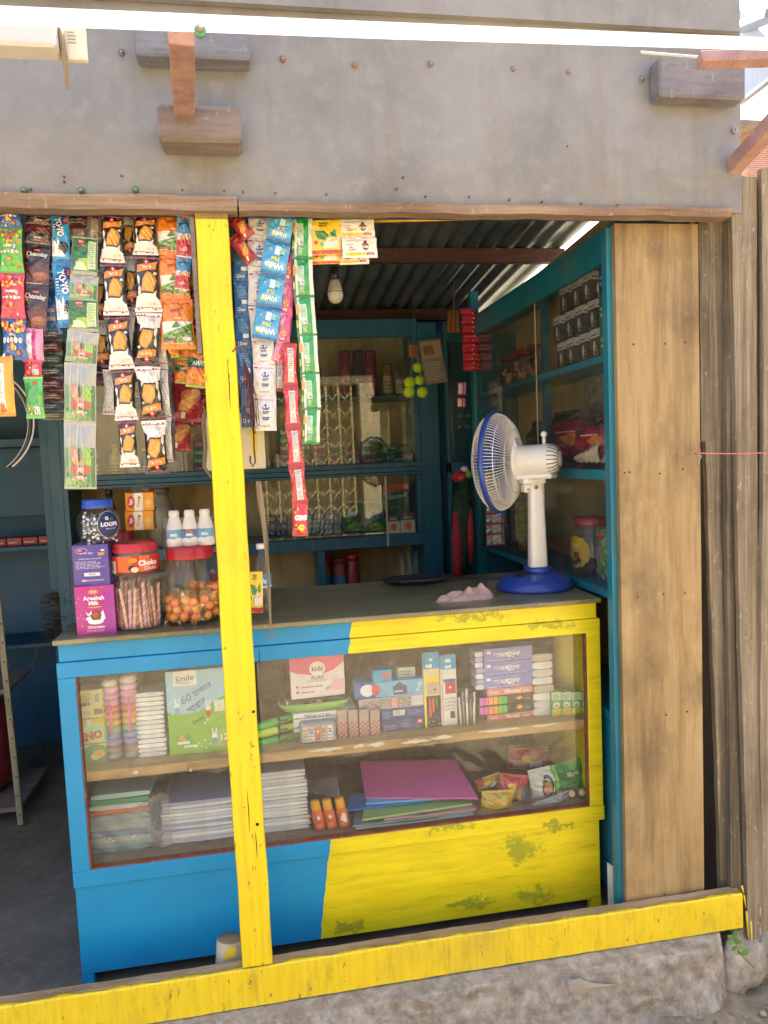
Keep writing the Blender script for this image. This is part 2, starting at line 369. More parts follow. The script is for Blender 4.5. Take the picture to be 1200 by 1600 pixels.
class Pr:
    def __init__(s, b, S, w, h, step=.010): s.b, s.S, s.w, s.h, s.k, s.step = b, S, w, h, 0, step; s.r = random.Random(3)
    def tris(s, T, col):
        s.k += 1; off = (.0003 if s.step > .02 else .0006)+.00007*s.k; out = []; st = list(T); w, h, L = s.w, s.h, s.step
        while st:
            t = st.pop(); e = [math.hypot((t[i][0]-t[(i+1) % 3][0])*w, (t[i][1]-t[(i+1) % 3][1])*h) for i in range(3)]
            m = max(e)
            if m > L and len(st) < 4000:
                i = e.index(m); a, b_, c_ = t[i], t[(i+1) % 3], t[(i+2) % 3]; q = ((a[0]+b_[0])/2, (a[1]+b_[1])/2); st += [(a, q, c_), (q, b_, c_)]
            else: out.append(t)
        vs_ = []; fs = []
        for t in out:
            n = len(vs_); vs_ += [s.S(min(max(u, 0), 1), min(max(v, 0), 1), off) for u, v in t]; fs.append((n, n+1, n+2))
        s.b.add(vs_, fs, col)
    def poly(s, pts, col):
        cx = sum(p[0] for p in pts)/len(pts); cy_ = sum(p[1] for p in pts)/len(pts)
        s.tris([((cx, cy_), pts[i], pts[(i+1) % len(pts)]) for i in range(len(pts))], col)
    def rect(s, u0, v0, u1, v1, col): s.tris([((u0, v0), (u1, v0), (u1, v1)), ((u0, v0), (u1, v1), (u0, v1))], col)
    def ell(s, u, v, ru, rv, col, rot=0, n=14):
        ca, sa = math.cos(R(rot)), math.sin(R(rot)); pts = []
        for k in range(n):
            a = 2*math.pi*k/n; x = ru*s.w*math.cos(a); y = rv*s.h*math.sin(a)
            pts.append((u+(x*ca-y*sa)/s.w, v+(x*sa+y*ca)/s.h))
        s.poly(pts, col)
    def disc(s, u, v, r, col, n=12): s.ell(u, v, r/s.w, r/s.h, col, 0, n)
    def text(s, tx, u, v, th, col, mw=None, rot=0, bold=.0, shear=0, outline=None, fit=False):
        vs_, tr, W, H = text_tris(tx, bold, shear)
        if not tr: return
        sc = th*s.h/H; sx = sc
        if mw and (fit or W*sc > mw*s.w): sx = mw*s.w/W
        if outline:
            s.text(tx, u, v, th*1.06, outline, (mw or W*sc/s.w)*1.04, rot, bold+.05, shear)
        ca, sa = math.cos(R(rot)), math.sin(R(rot))
        q = [(u+(x*sx*ca-y*sc*sa)/s.w, v+(x*sx*sa+y*sc*ca)/s.h) for x, y in vs_]
        s.tris([(q[a], q[b_], q[c_]) for a, b_, c_ in tr], col)
    def lines(s, u0, v0, u1, v1, n, col, fill=.45):
        h = (v1-v0)/n; T = []
        for i in range(n):
            x = u0; y = v0+h*i; lim = u1-(u1-u0)*s.r.random()*.3
            while x < lim:
                e = min(lim, x+(u1-u0)*s.r.uniform(.06, .2)); T += [((x, y), (e, y), (e, y+h*fill)), ((x, y), (e, y+h*fill), (x, y+h*fill))]; x = e+(u1-u0)*.03
        s.tris(T, col)
    def barcode(s, u0, v0, u1, v1, vert=False):
        s.rect(u0, v0, u1, v1, '#f2f2ee'); T = []; n = 16
        for i in range(n):
            a = .06+.88*i/n; b_ = a+.88/n*s.r.uniform(.25, .75)
            if vert: q = (u0+.08*(u1-u0), v0+a*(v1-v0), u1-.08*(u1-u0), v0+b_*(v1-v0))
            else: q = (u0+a*(u1-u0), v0+.1*(v1-v0), u0+b_*(u1-u0), v1-.1*(v1-v0))
            T += [((q[0], q[1]), (q[2], q[1]), (q[2], q[3])), ((q[0], q[1]), (q[2], q[3]), (q[0], q[3]))]
        s.tris(T, '#222222')
    def dots(s, n, u0, v0, u1, v1, cols, r0, r1):
        for i in range(n): s.disc(s.r.uniform(u0, u1), s.r.uniform(v0, v1), s.r.uniform(r0, r1), s.r.choice(cols), 8)

def pillow(b, w_, h, d, base, back=None, crimp=.07, hour=.08, wr=.0012, seed=1, nx=22, ny=32, crimpcol=None):
    """a sealed packet: bulging body, flat ridged seals top and bottom, sides drawn in; front faces -Y, origin in its middle"""
    rr = random.Random(seed); ph = [rr.uniform(0, 6.28) for _ in range(10)]
    def S(u, v, o, side=-1):
        vv = min(max((v-crimp)/(1-2*crimp), 0), 1); U = abs(2*u-1); V = abs(2*vv-1)
        bul = (1-U**2.6)*(1-V**2.8)
        s_ = 1-hour*(1-V**4)
        x = (u-.5)*w_*s_+.012*w_*math.sin(v*7+ph[0])*(1-V)
        if 0 < vv < 1:
            n = math.sin(u*19+ph[1]+v*4)*.5*V**2+math.sin(v*13+u*9+ph[2])*.35+math.sin(u*11-v*17+ph[3])*.35+math.sin(u*31+v*23+ph[4])*.15
            cr_ = math.sin(u*47+ph[5]+2*math.sin(v*9+ph[6]))*V**3*.5+math.sin(u*u*23+v*37+ph[7])*.22+math.sin((u+v)*29+ph[8])*.2
            y = d/2*1.25*bul+wr*1.5*(n+cr_)*(1-U**6)
        else: y = .0004*math.sin(v*h/.0016)
        if side < 0: y = -y-.0003-o
        else: y = y*.8+.0003+o
        return (x, y, (v-.5)*h)
    b.grid(lambda u, v: S(u, v, 0), nx, ny, base)
    b.grid(lambda u, v: S(u, v, 0, 1), nx, ny, back or base, True)
    return S
def boxb(b, w_, h, d, base, bev=.0008, side=None, top=None):
    """a carton standing on z=0, front face at y=-d/2; returns its front, right-side, left-side and top surfaces"""
    b.box((-w_/2, -d/2, 0), (w_/2, d/2, h), base, bev)
    F = lambda u, v, o: (-w_/2+u*w_, -d/2-o, v*h)
    Rr = lambda u, v, o: (w_/2+o, -d/2+u*d, v*h)
    L = lambda u, v, o: (-w_/2-o, d/2-u*d, v*h)
    T = lambda u, v, o: (-w_/2+u*w_, -d/2+v*d, h+o)
    if side:
        for S in (Rr, L): Pr(b, S, d, h).rect(.01, .01, .99, .99, side)
    if top: Pr(b, T, w_, d).rect(.01, .01, .99, .99, top)
    return F, Rr, L, T
# =================================================================== SETTING
def structure(name, b, mat):
    o = part(name, b, mat, None); o['kind'] = 'structure'; return o
FZ = -.03
b = B()                                       # shop floor
b.box((-2.6, .036, -.35), (1.27, 2.3, FZ)); structure('floor', b, FLOOR)
rg = random.Random(11)
def gz(x, y):
    return -.185+.012*math.sin(x*7+y*3)+.010*math.sin(x*17-y*13)+.006*math.sin(x*41+y*37)-.05*max(0, min(1, (-y-.3)/1.2))
b = B()
def gs(u, v):
    x = -3+7*u; y = -2.6+2.9*v; return (x, y, gz(x, y)+mnoise.fractal(Vector((x*16, y*16, 1)), .7, 2.1, 4)*.006)
b.grid(gs, 420, 200); structure('ground', b, DIRT)
b = B(); b.box((-60, -60, -.34), (60, 60, -.26)); structure('wide_ground', b, DIRT)
# rough concrete footing under the sill
b = B()
def cs(u, v):
    x = -2.6+3.87*u
    # v 0..1: inner top -> front edge -> foot
    if v < .3: y = .03-.085*v/.3; z = -.001-.004*(v/.3)
    else:
        t = (v-.3)/.7; y = -.055-.02*t**.7-.05*t*t; z = -.005-.24*t
    a = math.sin(x*23+z*31)*.004+math.sin(x*53-z*47+1)*.0035+math.sin(x*11+2)*.006+math.sin(x*97+z*83)*.002+math.sin(x*7-z*19)*.006
    k = min(1, max(0, (v-.22)/.15)); e = max(0, (x-1.2)/.07)
    z_ = z-(.02+.08*e)*e*k
    q_ = Vector((x*9, z*9, 3.3)); nz = mnoise.fractal(q_, .8, 2.1, 6)*.008+abs(mnoise.noise(Vector((x*31, z*31, 0))))*.005-max(0, mnoise.noise(Vector((x*6+9, z*10, 7)))-.25)*.03
    return (x, y-a*k*.8-nz*k+.03*e, z_+a*.35*k+nz*.2*k)
b.grid(cs, 800, 80); structure('concrete_footing', b, CONC)

# =================================================================== THE KIOSK
shop = empty('kiosk_building', (-.6, 0, 0), 'tin-roofed wooden kiosk with a grey sheet above its open yellow-framed front', 'shop')
# grey sheet over the opening
b = B()
def fs_(u, v):
    x = -2.6+u*(1.352+2.6); z = 2.075+v*(2.82-2.075)
    return (x, -.004-.006*math.sin(x*2.1+.5)*math.sin(v*3)-.003*math.sin(x*5+z*4), z)
b.grid(fs_, 60, 12); b.box((-2.6, .0205, 2.083), (1.352, .033, 2.82))
panel = part('facade_sheet', b, GREYB, shop)
GREEN = '#2f7d4b'
for px, py, col in ((38, 298, GREEN), (127, 298, GREEN), (212, 297, GREEN), (190, 83, '#6d6a66'), (442, 93, '#9a5a50'), (554, 102, '#9a6259'), (672, 101, '#7c6a60'), (801, 109, '#7a7068'), (887, 114, '#8a7068'), (1002, 124, '#77706a'), (1148, 204, '#a7a29a')):
    b = B(); q = P(px, py, -.008); b.tube([(q.x, -.004, q.z), (q.x, -.0125, q.z)], .0072, 14, col); b.tube([(q.x, -.0125, q.z), (q.x, -.017, q.z)], [.0045, .0035], 8, '#8d8a84'); part('washer_screw', b, PLAST, panel)
for px, py in ((100, 276), (48, 296), (285, 297), (350, 299), (380, 300), (430, 302), (510, 304), (620, 295), (665, 307), (733, 307), (796, 312), (847, 315), (908, 318), (965, 321), (1016, 323), (886, 229), (1060, 326), (630, 277), (190, 275), (100, 284)):
    b = B(); q = P(px, py, -.008); b.tube([(q.x, -.004, q.z), (q.x, -.0108, q.z)], .0022, 8, '#5a5048'); part('nail', b, MATTE, panel)
# batten, in two lengths, slightly out of line
for x0, x1, z0, z1, dy in ((-2.6, -.02, 2.060, 2.093, 0), (-.016, 1.31, 2.060, 2.082, .002)):
    b = B(); n = 40
    def bs(u, v, x0=x0, x1=x1, z0=z0, z1=z1, dy=dy):
        x = x0+u*(x1-x0); w_ = .0015*math.sin(x*19)+.001*math.sin(x*53)
        a = [(-.022, z0), (-.026, z1), (.02, z1+.001), (.02, z0-.001), (-.022, z0)]
        k = v*4; i = min(3, int(k)); f = k-i; return (x, dy+a[i][0]+(a[i+1][0]-a[i][0])*f, w_+a[i][1]+(a[i+1][1]-a[i][1])*f)
    b.grid(bs, 60, 4); [setattr(b, 'sm', [False]*len(b.f))]
    part('batten', b, BATTEN, shop)
b = B(); b.box((-2.6, .034, 2.066), (1.0, .055, 2.12), None, .002)
for px in (318, 326, 385): pass
part('inner_beam', b, painted('beam_paint', '#2b3a4a', '#233040', .6), shop)
# yellow sill
b = B(); n = 120
def sl(u, v):
    x = -2.6+u*(1.345+2.6); a = [(-.004, .002), (-.002, .102), (.002, .106), (.034, .108), (.036, .0), (-.004, .002)]
    k = v*5; i = min(4, int(k)); f = k-i
    w_ = .0012*math.sin(x*4)+.0004*math.sin(x*31)+.0003*math.sin(x*83); return (x, w_*.6+a[i][0]+(a[i+1][0]-a[i][0])*f, w_+a[i][1]+(a[i+1][1]-a[i][1])*f)
b.grid(sl, n, 5); b.sm = [False]*len(b.f)
sill = part('sill_beam', b, YELLOWH, shop)
# bare dusty timber on the top face of the sill
b = B()
def st_(u, v):
    x = -2.6+u*(1.34+2.6); w_ = .0012*math.sin(x*4)+.0004*math.sin(x*31)+.0003*math.sin(x*83)
    e = .006+.003*math.sin(x*41)+.002*math.sin(x*97); return (x, e+v*(.0345-e)+w_*.6, .1086+w_+.0004)
b.grid(st_, 200, 2); part('worn_top_face', b, wood('dusty_bare_timber', '#8a7050', '#a88c66', '#bfa680', (3, 40, 40), stain='#6b5334'), sill)
# yellow post
b = B()
def ps(u, v):
    z = .112+u*(2.07-.112); a = [(-.117, -.003), (-.042, -.003), (-.040, 0), (-.040, .036), (-.118, .036), (-.119, 0), (-.117, -.003)]
    k = v*6; i = min(5, int(k)); f = k-i; w_ = .0016*math.sin(z*6)+.0008*math.sin(z*23); t = (z-.11)/1.95
    return (w_+a[i][0]+(a[i+1][0]-a[i][0])*f-.004*t, a[i][1]+(a[i+1][1]-a[i][1])*f, z)
b.grid(ps, 60, 6); b.sm = [False]*len(b.f)
post = part('post', b, YELLOW, shop)
b = B(); b.box((-.123, -.0045, 2.045), (-.044, .037, 2.0725), None, .001); part('bare_post_top', b, wood('bare_timber', '#7d6338', '#99804d', '#ab925c', (30, 30, 3)), post)
b = B(); b.box((-.137, .0, 1.72), (-.125, .03, 2.052), None, .002); part('side_lath', b, DARKW, shop)
for px, py, r in ((396, 1112, .0038), (396, 1166, .002), (402, 1288, .0042), (405, 1033, .002), (382, 1262, .0016), (330, 372, .001)):
    b = B(); q = P(px, py, -.004); b.tube([(q.x, -.0034, q.z), (q.x, -.0052, q.z)], r, 10, '#15120e'); part('nail_hole', b, MATTE, post)
# cracks down the post's right edge
b = B()
for px, py0, py1 in ((414, 770, 905), (386, 1235, 1300), (399, 1300, 1340), (355, 560, 640), (404, 1010, 1040)):
    q = P(px, py0, -.005); q2 = P(px+(py1-py0)*.06, py1, -.005)
    b.tube([(q.x, -.0036, q.z), ((q.x+q2.x)/2+.001, -.0042, (q.z+q2.z)/2), (q2.x, -.0036, q2.z)], [.0003, .0012, .0003], 5, '#3d3418')
part('cracks', b, MATTE, post)['kind'] = 'stuff'
# tan plywood end panel and its nails
b = B(); b.box((1.0, .045, .075), (1.252, .065, 2.06), None, .001); ply = part('plywood_panel', b, PLY, shop)
for px, py in ((990, 538), (1039, 537), (1071, 535), (976, 739), (984, 738), (1031, 740), (1067, 733), (997, 933), (1037, 929), (1070, 927), (1041, 1117), (1074, 1112), (1038, 1397), (1085, 1393)):
    b = B(); q = P(px, py, .044); b.tube([(q.x, .0452, q.z), (q.x, .0432, q.z)], .0028, 8, '#5a4630'); part('nail', b, MATTE, ply)
b = B(); b.box((1.253, .09, -.2), (1.272, 2.3, 2.15)); b.add([(1.255, .09, 2.15), (1.255, 2.3, 2.15), (1.255, 2.3, 2.16), (1.255, .09, 2.29), (1.27, .09, 2.15), (1.27, 2.3, 2.15), (1.27, 2.3, 2.16), (1.27, .09, 2.29)], [(0, 1, 2, 3), (7, 6, 5, 4), (3, 2, 6, 7), (0, 3, 7, 4), (1, 5, 6, 2)]); part('right_wall', b, CABIN, shop)
b = B(); b.box((1.2725, .30, -.2), (2.2, .32, 2.0)); part('gap_backing', b, painted('dark_gap_backing', '#4a4238', '#3a332b', .8), shop)  # added dark board behind the fence; it makes the gap read dark
b = B(); b.box((-2.6, 2.24, -.2), (1.27, 2.27, 2.26)); part('back_wall', b, painted('blue_wall_boards', '#215f80', '#1b5270', .55, streak=(3, 3, 2), bumpy=.15), shop)
b = B(); b.box((-2.63, .03, -.2), (-2.6, 2.27, 2.7)); part('left_wall', b, painted('left_wall_paint', '#174a66', '#123e58', .55, streak=(3, 3, 2)), shop)
# corrugated tin roof falling to the back
def roofz(y): return 2.43-y*.085
m, t, bb = node_mat('old_corrugated_tin'); g = noise(t, coords(t, (2, 2, 2)), 2, 6, .6)
t.links.new(ramp(t, g, [(.35, '#55656f'), (.65, '#7c8b94')]), bb.inputs['Base Color']); bb.inputs['Metallic'].default_value = .45; bb.inputs['Roughness'].default_value = .38; TIN = m
b = B(); nx = 560
def rs(u, v):
    x = -2.75+u*4.12; y = .036+v*2.42
    return (x, y, roofz(y)+.011*math.sin(2*math.pi*x/.075))
b.grid(rs, nx, 6); part('roof_sheet', b, TIN, shop)
for y in (.14, 1.22, 2.12):
    b = B(); z = roofz(y)-.012; b.box((-2.6, y-.02, z-.06), (1.36 if y < 2 else 1.2, y+.02, z), None, .002); part('rafter', b, wood('dark_red_rafter', '#4a2f2c', '#5c3d38', '#6e4c44', (4, 30, 30), stain='#2c1f1d'), shop)
# yellow pole under the roof
b = B(); q0, q1 = P(560, 346, .1), P(772, 340, .1); q2, q3 = P(798, 342, .1), P(962, 334, .1)
b.tube([q0, q1], .005, 8); b.tube([q2, q3], .0045, 8); part('yellow_pole', b, painted('ochre_paint', '#d9a520', '#c6951c', .5), shop)
b = B(); b.tube([q1, q2], .0075, 8, '#4a4a52'); part('pole_joint', b, MATTE, shop)
# eave strip with its brackets
m, t, bb = node_mat('white_translucent_strip'); t.nodes.remove(bb)
tr = N(t, 'BsdfTranslucent'); tr.inputs[0].default_value = (.95, .95, .93, 1); df = N(t, 'BsdfDiffuse'); df.inputs[0].default_value = (.9, .9, .9, 1); mx = N(t, 'MixShader'); mx.inputs[0].default_value = .5
t.links.new(tr.outputs[0], mx.inputs[1]); t.links.new(df.outputs[0], mx.inputs[2]); t.links.new(mx.outputs[0], t.nodes['Material Output'].inputs[0]); STRIP = m
b = B(); SY = -.5
def ss(u, v):
    px = -250+1700*u; a = P(px, 2+px*.0435 if px < 600 else 28+(px-600)*.0417, SY); q = P(px, 39+(px)*.0367 if px < 600 else 61+(px-600)*.030, SY)
    return (q.x+(a.x-q.x)*v, SY+.012*v, q.z+(a.z-q.z)*v)
b.grid(ss, 30, 3); strip = part('eave_strip', b, STRIP, shop)
b = B(); q = P(313, 50, SY-.002); b.tube([(q.x, SY-.001, q.z), (q.x, SY-.008, q.z)], .0105, 14, '#4f9a78'); b.tube([(q.x, SY-.008, q.z), (q.x, SY-.013, q.z)], .005, 8, '#a08050'); part('washer_screw', b, PLAST, strip)
b = B(); q0 = P(283, 56, SY+.014); q1 = P(288, 182, -.06)
def bar(b, p, q, w_, t_, bev=.002):
    p, q = Vector(p), Vector(q); d = (q-p); L = d.length; d.normalize(); x = Vector((1, 0, 0)); x = (x-d*x.dot(d)).normalized(); y = d.cross(x)
    b.M = Matrix(((x.x, y.x, d.x, p.x), (x.y, y.y, d.y, p.y), (x.z, y.z, d.z, p.z), (0, 0, 0, 1))); b.box((-w_/2, -t_/2, 0), (w_/2, t_/2, L), None, bev); b.M = None
bar(b, q0, q1, .046, .03); part('bracket_arm', b, REDWOOD, shop)
b = B(); q0, q1 = P(252, 233, -.05), P(376, 180, -.05); b.box((q0.x, -.10, q0.z), (q1.x, -.012, q1.z), None, .008); part('bracket_block', b, DARKW, shop)
b = B(); q0, q1 = P(213, 92, -.05), P(389, 62, -.05); b.box((q0.x, -.07, q0.z), (q1.x, -.012, q1.z), None, .004); part('bracket_block', b, wood('slate_timber', '#62646e', '#74767e', '#82848a', (4, 30, 30)), shop)
b = B(); q0, q1 = P(1033, 148, -.07), P(1168, 92, -.07); b.box((q0.x, -.065, q0.z), (q1.x, -.012, q1.z), None, .006); part('bracket_block', b, wood('slate_timber_end', '#666569', '#78767a', '#8a8786', (4, 30, 30)), shop)
b = B(); bar(b, P(1092, 94, -.33), P(1300, 88, -.36), .03, .026); b.M = None; part('purlin', b, REDWOOD, shop)
b = B(); bar(b, P(1140, 268, .02), P(1330, 58, -.45), .04, .04); part('diagonal_brace', b, REDWOOD, shop)
b = B(); bar(b, P(1001, 82, -.30), P(1098, 90, -.30), .006, .006); part('conduit', b, PLAST, shop)
# white roller fitting and flap at upper left
b = B(); q0, q1 = P(-60, 91, -.28), P(96, 46, -.28); b.box((q0.x-.8, -.34, min(q0.z, q1.z)), (q1.x, -.28, max(q0.z, q1.z)), '#cfccc6', .006); 
rf = part('white_board', b, PLAST, shop)
b = B(); q0, q1 = P(98, 96, -.29), P(134, 44, -.29); b.box((q0.x, -.30, q0.z), (q1.x, -.285, q1.z), '#e2dac6', .002); Pr(b, lambda u, v, o: (q0.x+u*(q1.x-q0.x), -.30-o, q0.z+v*(q1.z-q0.z)), q1.x-q0.x, q1.z-q0.z).lines(.3, .45, .65, .85, 4, '#9a9484'); part('end_cap', b, MATTE, rf)
b = B(); q0, q1 = P(93, 44, -.31), P(105, 138, -.30); b.tube([q0, (q0+q1)/2+Vector((.003, 0, 0)), q1], [.007, .006, .0025], 6, '#8b7b62'); part('splintered_stick', b, MATTE, rf)
# the upper wall above the strip
b = B(); b.box((-2.6, -.03, 2.54), (1.33, -.012, 2.81)); part('upper_board', b, GREYB, shop)

# =================================================================== FENCE at the right
fence = empty('plank_fence', (1.3, 0, -.2), 'fence of weathered grey-brown upright planks beside the plywood panel', 'fence')
def plank(pxl_t, pxr_t, pyt, pxl_b, pxr_b, pyb, Y, mat, th=.018, seed=0):
    r_ = random.Random(seed); a, b2 = P(pxl_t, pyt, Y), P(pxr_t, pyt, Y); c_, d_ = P(pxl_b, pyb, Y), P(pxr_b, pyb, Y); ph = [r_.uniform(0, 6) for _ in range(6)]
    bl = B()
    def S(u, v):
        k = u*4; i = min(3, int(k)); f = k-i; co = [(0, 0), (1, 0), (1, 1), (0, 1), (0, 0)]
        s_ = co[i][0]+(co[i+1][0]-co[i][0])*f; t_ = co[i][1]+(co[i+1][1]-co[i][1])*f
        z = c_.z+(a.z-c_.z)*v; xl = c_.x+(a.x-c_.x)*v; xr = d_.x+(b2.x-d_.x)*v
        e = .002*math.sin(z*4+ph[0])+.0008*math.sin(z*31+ph[1]); g_ = .002*math.sin(z*5+ph[2])+.0008*math.sin(z*27+ph[3])
        return (xl+e+(xr-xl+g_-e)*s_, Y+th*t_+.004*math.sin(z*3+ph[4]+s_)-.0015*math.sin(s_*9+z*2), z)
    bl.grid(S, 16, 40); bl.sm = [False]*len(bl.f)
    n = len(bl.v); top = [S(0, 1), S(.25, 1), S(.5, 1), S(.75, 1)]; bl.add(top, [(0, 1, 2, 3)])
    return part('plank', bl, mat, fence)
plank(1092, 1136, 328, 1130, 1176, 1560, .06, FENCE, seed=1)
plank(1093, 1108, 328, 1093, 1112, 690, .052, FENCEB, .006, seed=8)
plank(1134, 1196, 278, 1142, 1204, 1540, .03, FENCEB, seed=2)
plank(1142, 1180, 276, 1168, 1192, 1500, .006, FENCE, seed=3)
plank(1192, 1260, 262, 1188, 1262, 1600, .0, FENCE, seed=4)
plank(1262, 1330, 270, 1262, 1330, 1600, .01, FENCE, seed=5)
plank(1332, 1400, 262, 1332, 1400, 1600, .0, FENCEB, seed=6)
b = B()                                    # paint smears at the foot
for px, py, l in ((1163, 1400, 18), (1167, 1425, 40), (1174, 1440, 60), (1160, 1385, 12), (1170, 1478, 25)):
    q = P(px, py, .0); q2 = P(px+3, py+l, .0); b.tube([(q.x, .003, q.z), (q2.x, .003, q2.z)], [.004, .002], 5, '#e6c81a' if l != 25 else '#d6d2c8')
part('paint_smear', b, PLAST, fence)
b = B()
for y0 in (1418, 1450): 
    q = P(1187, y0, -.01); q2 = P(1188, y0+22, -.01); b.tube([(q.x+.004, .0, q.z), (q.x, -.012, q.z), (q2.x, -.012, q2.z), (q2.x+.004, 0, q2.z)], .0012, 6, '#c9c6c0')
part('wire_staple', b, METAL, fence)
# pink cord
b = B(); pts = []
for i in range(31):
    u = i/30; q = P(1086+u*160, 708-4*u+2.5*math.sin(u*3.1), -.012); pts.append((q.x, -.016-.002*math.sin(u*20), q.z))
b.tube(pts, .0018, 6, '#c27a72'); q = P(1086, 709, .02)
for dx, dz in ((-.012, .03), (-.016, .014), (.01, -.014), (.006, .02), (.004, -.03)): b.tube([q, (q.x+dx*.6, q.y-.02, q.z+dz*.4), (q.x+dx, q.y-.012, q.z+dz)], .0014, 5, '#b9877c' if dz > 0 else '#b8ada0')
thing('tied_cord', b, MATTE, 'thin pink cord knotted at the plywood edge and stretched across the fence', 'cord')

# =================================================================== beyond: brick house, neighbour's awning, opposite shop front
m, t, bb = node_mat('brickwork'); bk = N(t, 'TexBrick'); t.links.new(coords(t, (1, 1, 1), rot=(R(90), 0, 0)), bk.inputs[0]); bk.inputs['Scale'].default_value = 11
bk.inputs['Color1'].default_value = (*c('#b98068'), 1); bk.inputs['Color2'].default_value = (*c('#a46a56'), 1); bk.inputs['Mortar'].default_value = (*c('#c9bfae'), 1); t.links.new(bk.outputs[0], bb.inputs['Base Color']); BRICK = m
hs = empty('brick_house', (3.9, 6.2, -.2), 'brick house far behind the fence under its tin eave', 'house')
q0, q1 = P(1168, 280, 6.2), P(1290, 212, 6.2)
b = B(); b.box((q0.x, 6.2, -.2), (q0.x+3, 8, q1.z)); part('wall', b, BRICK, hs)
b = B(); b.box((q0.x-.25, 6.0, q1.z), (q0.x+3.2, 8.2, q1.z+.06)); part('roof', b, DARKW, hs)
b = B()
q0, q1, q2, q3 = P(1150, 195, .6), P(1210, 135, -.4), P(1210, 60, -.4), P(1130, -40, .8)
aw = empty('neighbour_awning', (1.6, .3, 2.2), 'pale sheet metal awning of the neighbour sloping past the corner of the facade', 'awning')
b.add([P(1156, 160, .5), P(1240, 96, .0), P(1300, 0, .0), P(1120, -30, .6)], [(0, 1, 2, 3)]); b.add([P(1156, 166, .52), P(1240, 102, .02), P(1300, 6, .02), P(1120, -24, .62)], [(3, 2, 1, 0)])
part('sheet', b, painted('blue_grey_tin', '#7f8d9c', '#75828f', .5, bumpy=.1), aw)
b = B(); b.col = c('#8b95a3'); bar(b, P(1158, 160, .49), P(1250, 88, -.02), .02, .012); part('edge_trim', b, PLAST, aw)
b = B(); b.col = c('#77839a'); bar(b, P(1150, 46, .40), P(1215, 20, -.1), .06, .02); part('rib', b, PLAST, aw)

GY = -5.5
opp = empty('opposite_shop', (1.2, GY-.3, -.3), 'pale shop front across the lane with a folding gate, mirrored in the cabinet glass', 'shop')
b = B(); b.box((-2.5, GY-.6, -.34), (-1.1, GY-.2, 3.0), '#b8a98a'); b.box((2.9, GY-.6, -.34), (6, GY-.2, 3.0), '#b0a184'); b.box((-1.1, GY-.6, 2.55), (2.9, GY-.2, 3.0), '#8b7a5e'); b.box((-1.1, GY-.9, -.34), (2.9, GY-.6, 3), '#7d6f50'); part('wall', b, MATTE, opp)
b = B(); b.box((1.55, GY-.45, -.34), (1.85, GY-.08, 2.55), '#cdbb92', .01); part('pillar', b, MATTE, opp)
for i in range(21):
    x = -1.06+i*.19
    if 1.5 < x < 1.88: continue
    b = B(); b.box((x-.016, GY-.02, -.3), (x+.016, GY+.02, 2.5), '#c2ac74', .003); part('gate_bar', b, PLAST, opp)
b = B()
for i in range(20):
    x = -1.06+i*.19
    if 1.3 < x < 1.88: continue
    for k in range(11):
        z = -.2+k*.24
        b.tube([(x, GY+.01, z), (x+.19, GY+.01, z+.22)], .015, 4, '#9a895f'); b.tube([(x+.19, GY-.01, z), (x, GY-.01, z+.22)], .015, 4, '#9a895f')
part('gate_lattice', b, PLAST, opp)['kind'] = 'stuff'

# =================================================================== DISPLAY COUNTER
X0, X1, Y0, Y1 = -.575, 1.005, .2, .76
ctr = empty('display_counter', ((X0+X1)/2, (Y0+Y1)/2, FZ), 'glass-fronted display counter painted half blue and half yellow', 'counter')
b = B(); b.box((X0-.006, Y0-.014, .972), (X1+.002, Y1, .986), None, .002); part('counter_top', b, wood('greasy_counter_board', '#5c5545', '#77704f', '#9a9170', (3, 20, 20), .28, .1, '#4a4436', .5), ctr)
b = B(); b.box((X0+.004, Y0, .922), (X1-.008, Y0+.02, .9715), None, .002); b.box((X0+.004, Y0+.021, .922), (X0+.02, Y1-.01, .9715)); b.box((X1-.024, Y0+.021, .922), (X1-.008, Y1-.01, .9715)); part('upper_rail', b, PAINTC, ctr)
fr = empty('glass_frame', (0, 0, 0)); fr.parent = ctr; fr.location = (0, 0, 0)
def fpart(a, b_, nm='frame_bar'):
    q = B(); q.box(a, b_, None, .0015); return part(nm, q, PAINTC, fr)
Z0, Z1 = .279, .921
fpart((X0-.002, Y0-.006, .878), (X1, Y0+.018, Z1)); fpart((X0-.002, Y0-.006, Z0), (X1+.003, Y0+.018, .326)); fpart((X0-.002, Y0-.0055, .3262), (X0+.045, Y0+.0185, .8778)); fpart((.961, Y0-.0055, .3262), (X1, Y0+.0185, .8778))
b = B()
for a, e in (((X0+.045, Y0-.003, .326), (X0+.049, Y0+.018, .878)), ((.957, Y0-.003, .326), (.961, Y0+.018, .878)), ((X0+.05, Y0-.003, .3265), (.957, Y0+.018, .3305))): b.box(a, e)
part('putty_line', b, wood('rust_brown_putty', '#6d3b26', '#8a4e34', '#9a6448', (20, 20, 20)), fr)
b = B(); b.box((X0+.0495, Y0+.008, .331), (.9565, Y0+.0105, .878)); part('glass_pane', b, PANED, ctr)
b = B(); b.box((X0, Y0+.0005, .02), (X1-.012, Y0+.016, Z0-.0005), None, .002); b.box((X0, Y0, FZ), (X0+.032, Y0+.03, .0195)); b.box((X1-.045, Y0, FZ), (X1-.012, Y0+.03, .0195)); part('lower_panel', b, PAINTC, ctr)
b = B(); b.box((X0, Y0+.0165, FZ), (X0+.012, Y1-.01, .921)); part('side_panel', b, PAINTC, ctr); b = B(); b.box((X1-.024, Y0+.0165, FZ), (X1-.012, Y1-.01, .921)); part('side_panel', b, PAINTC, ctr)
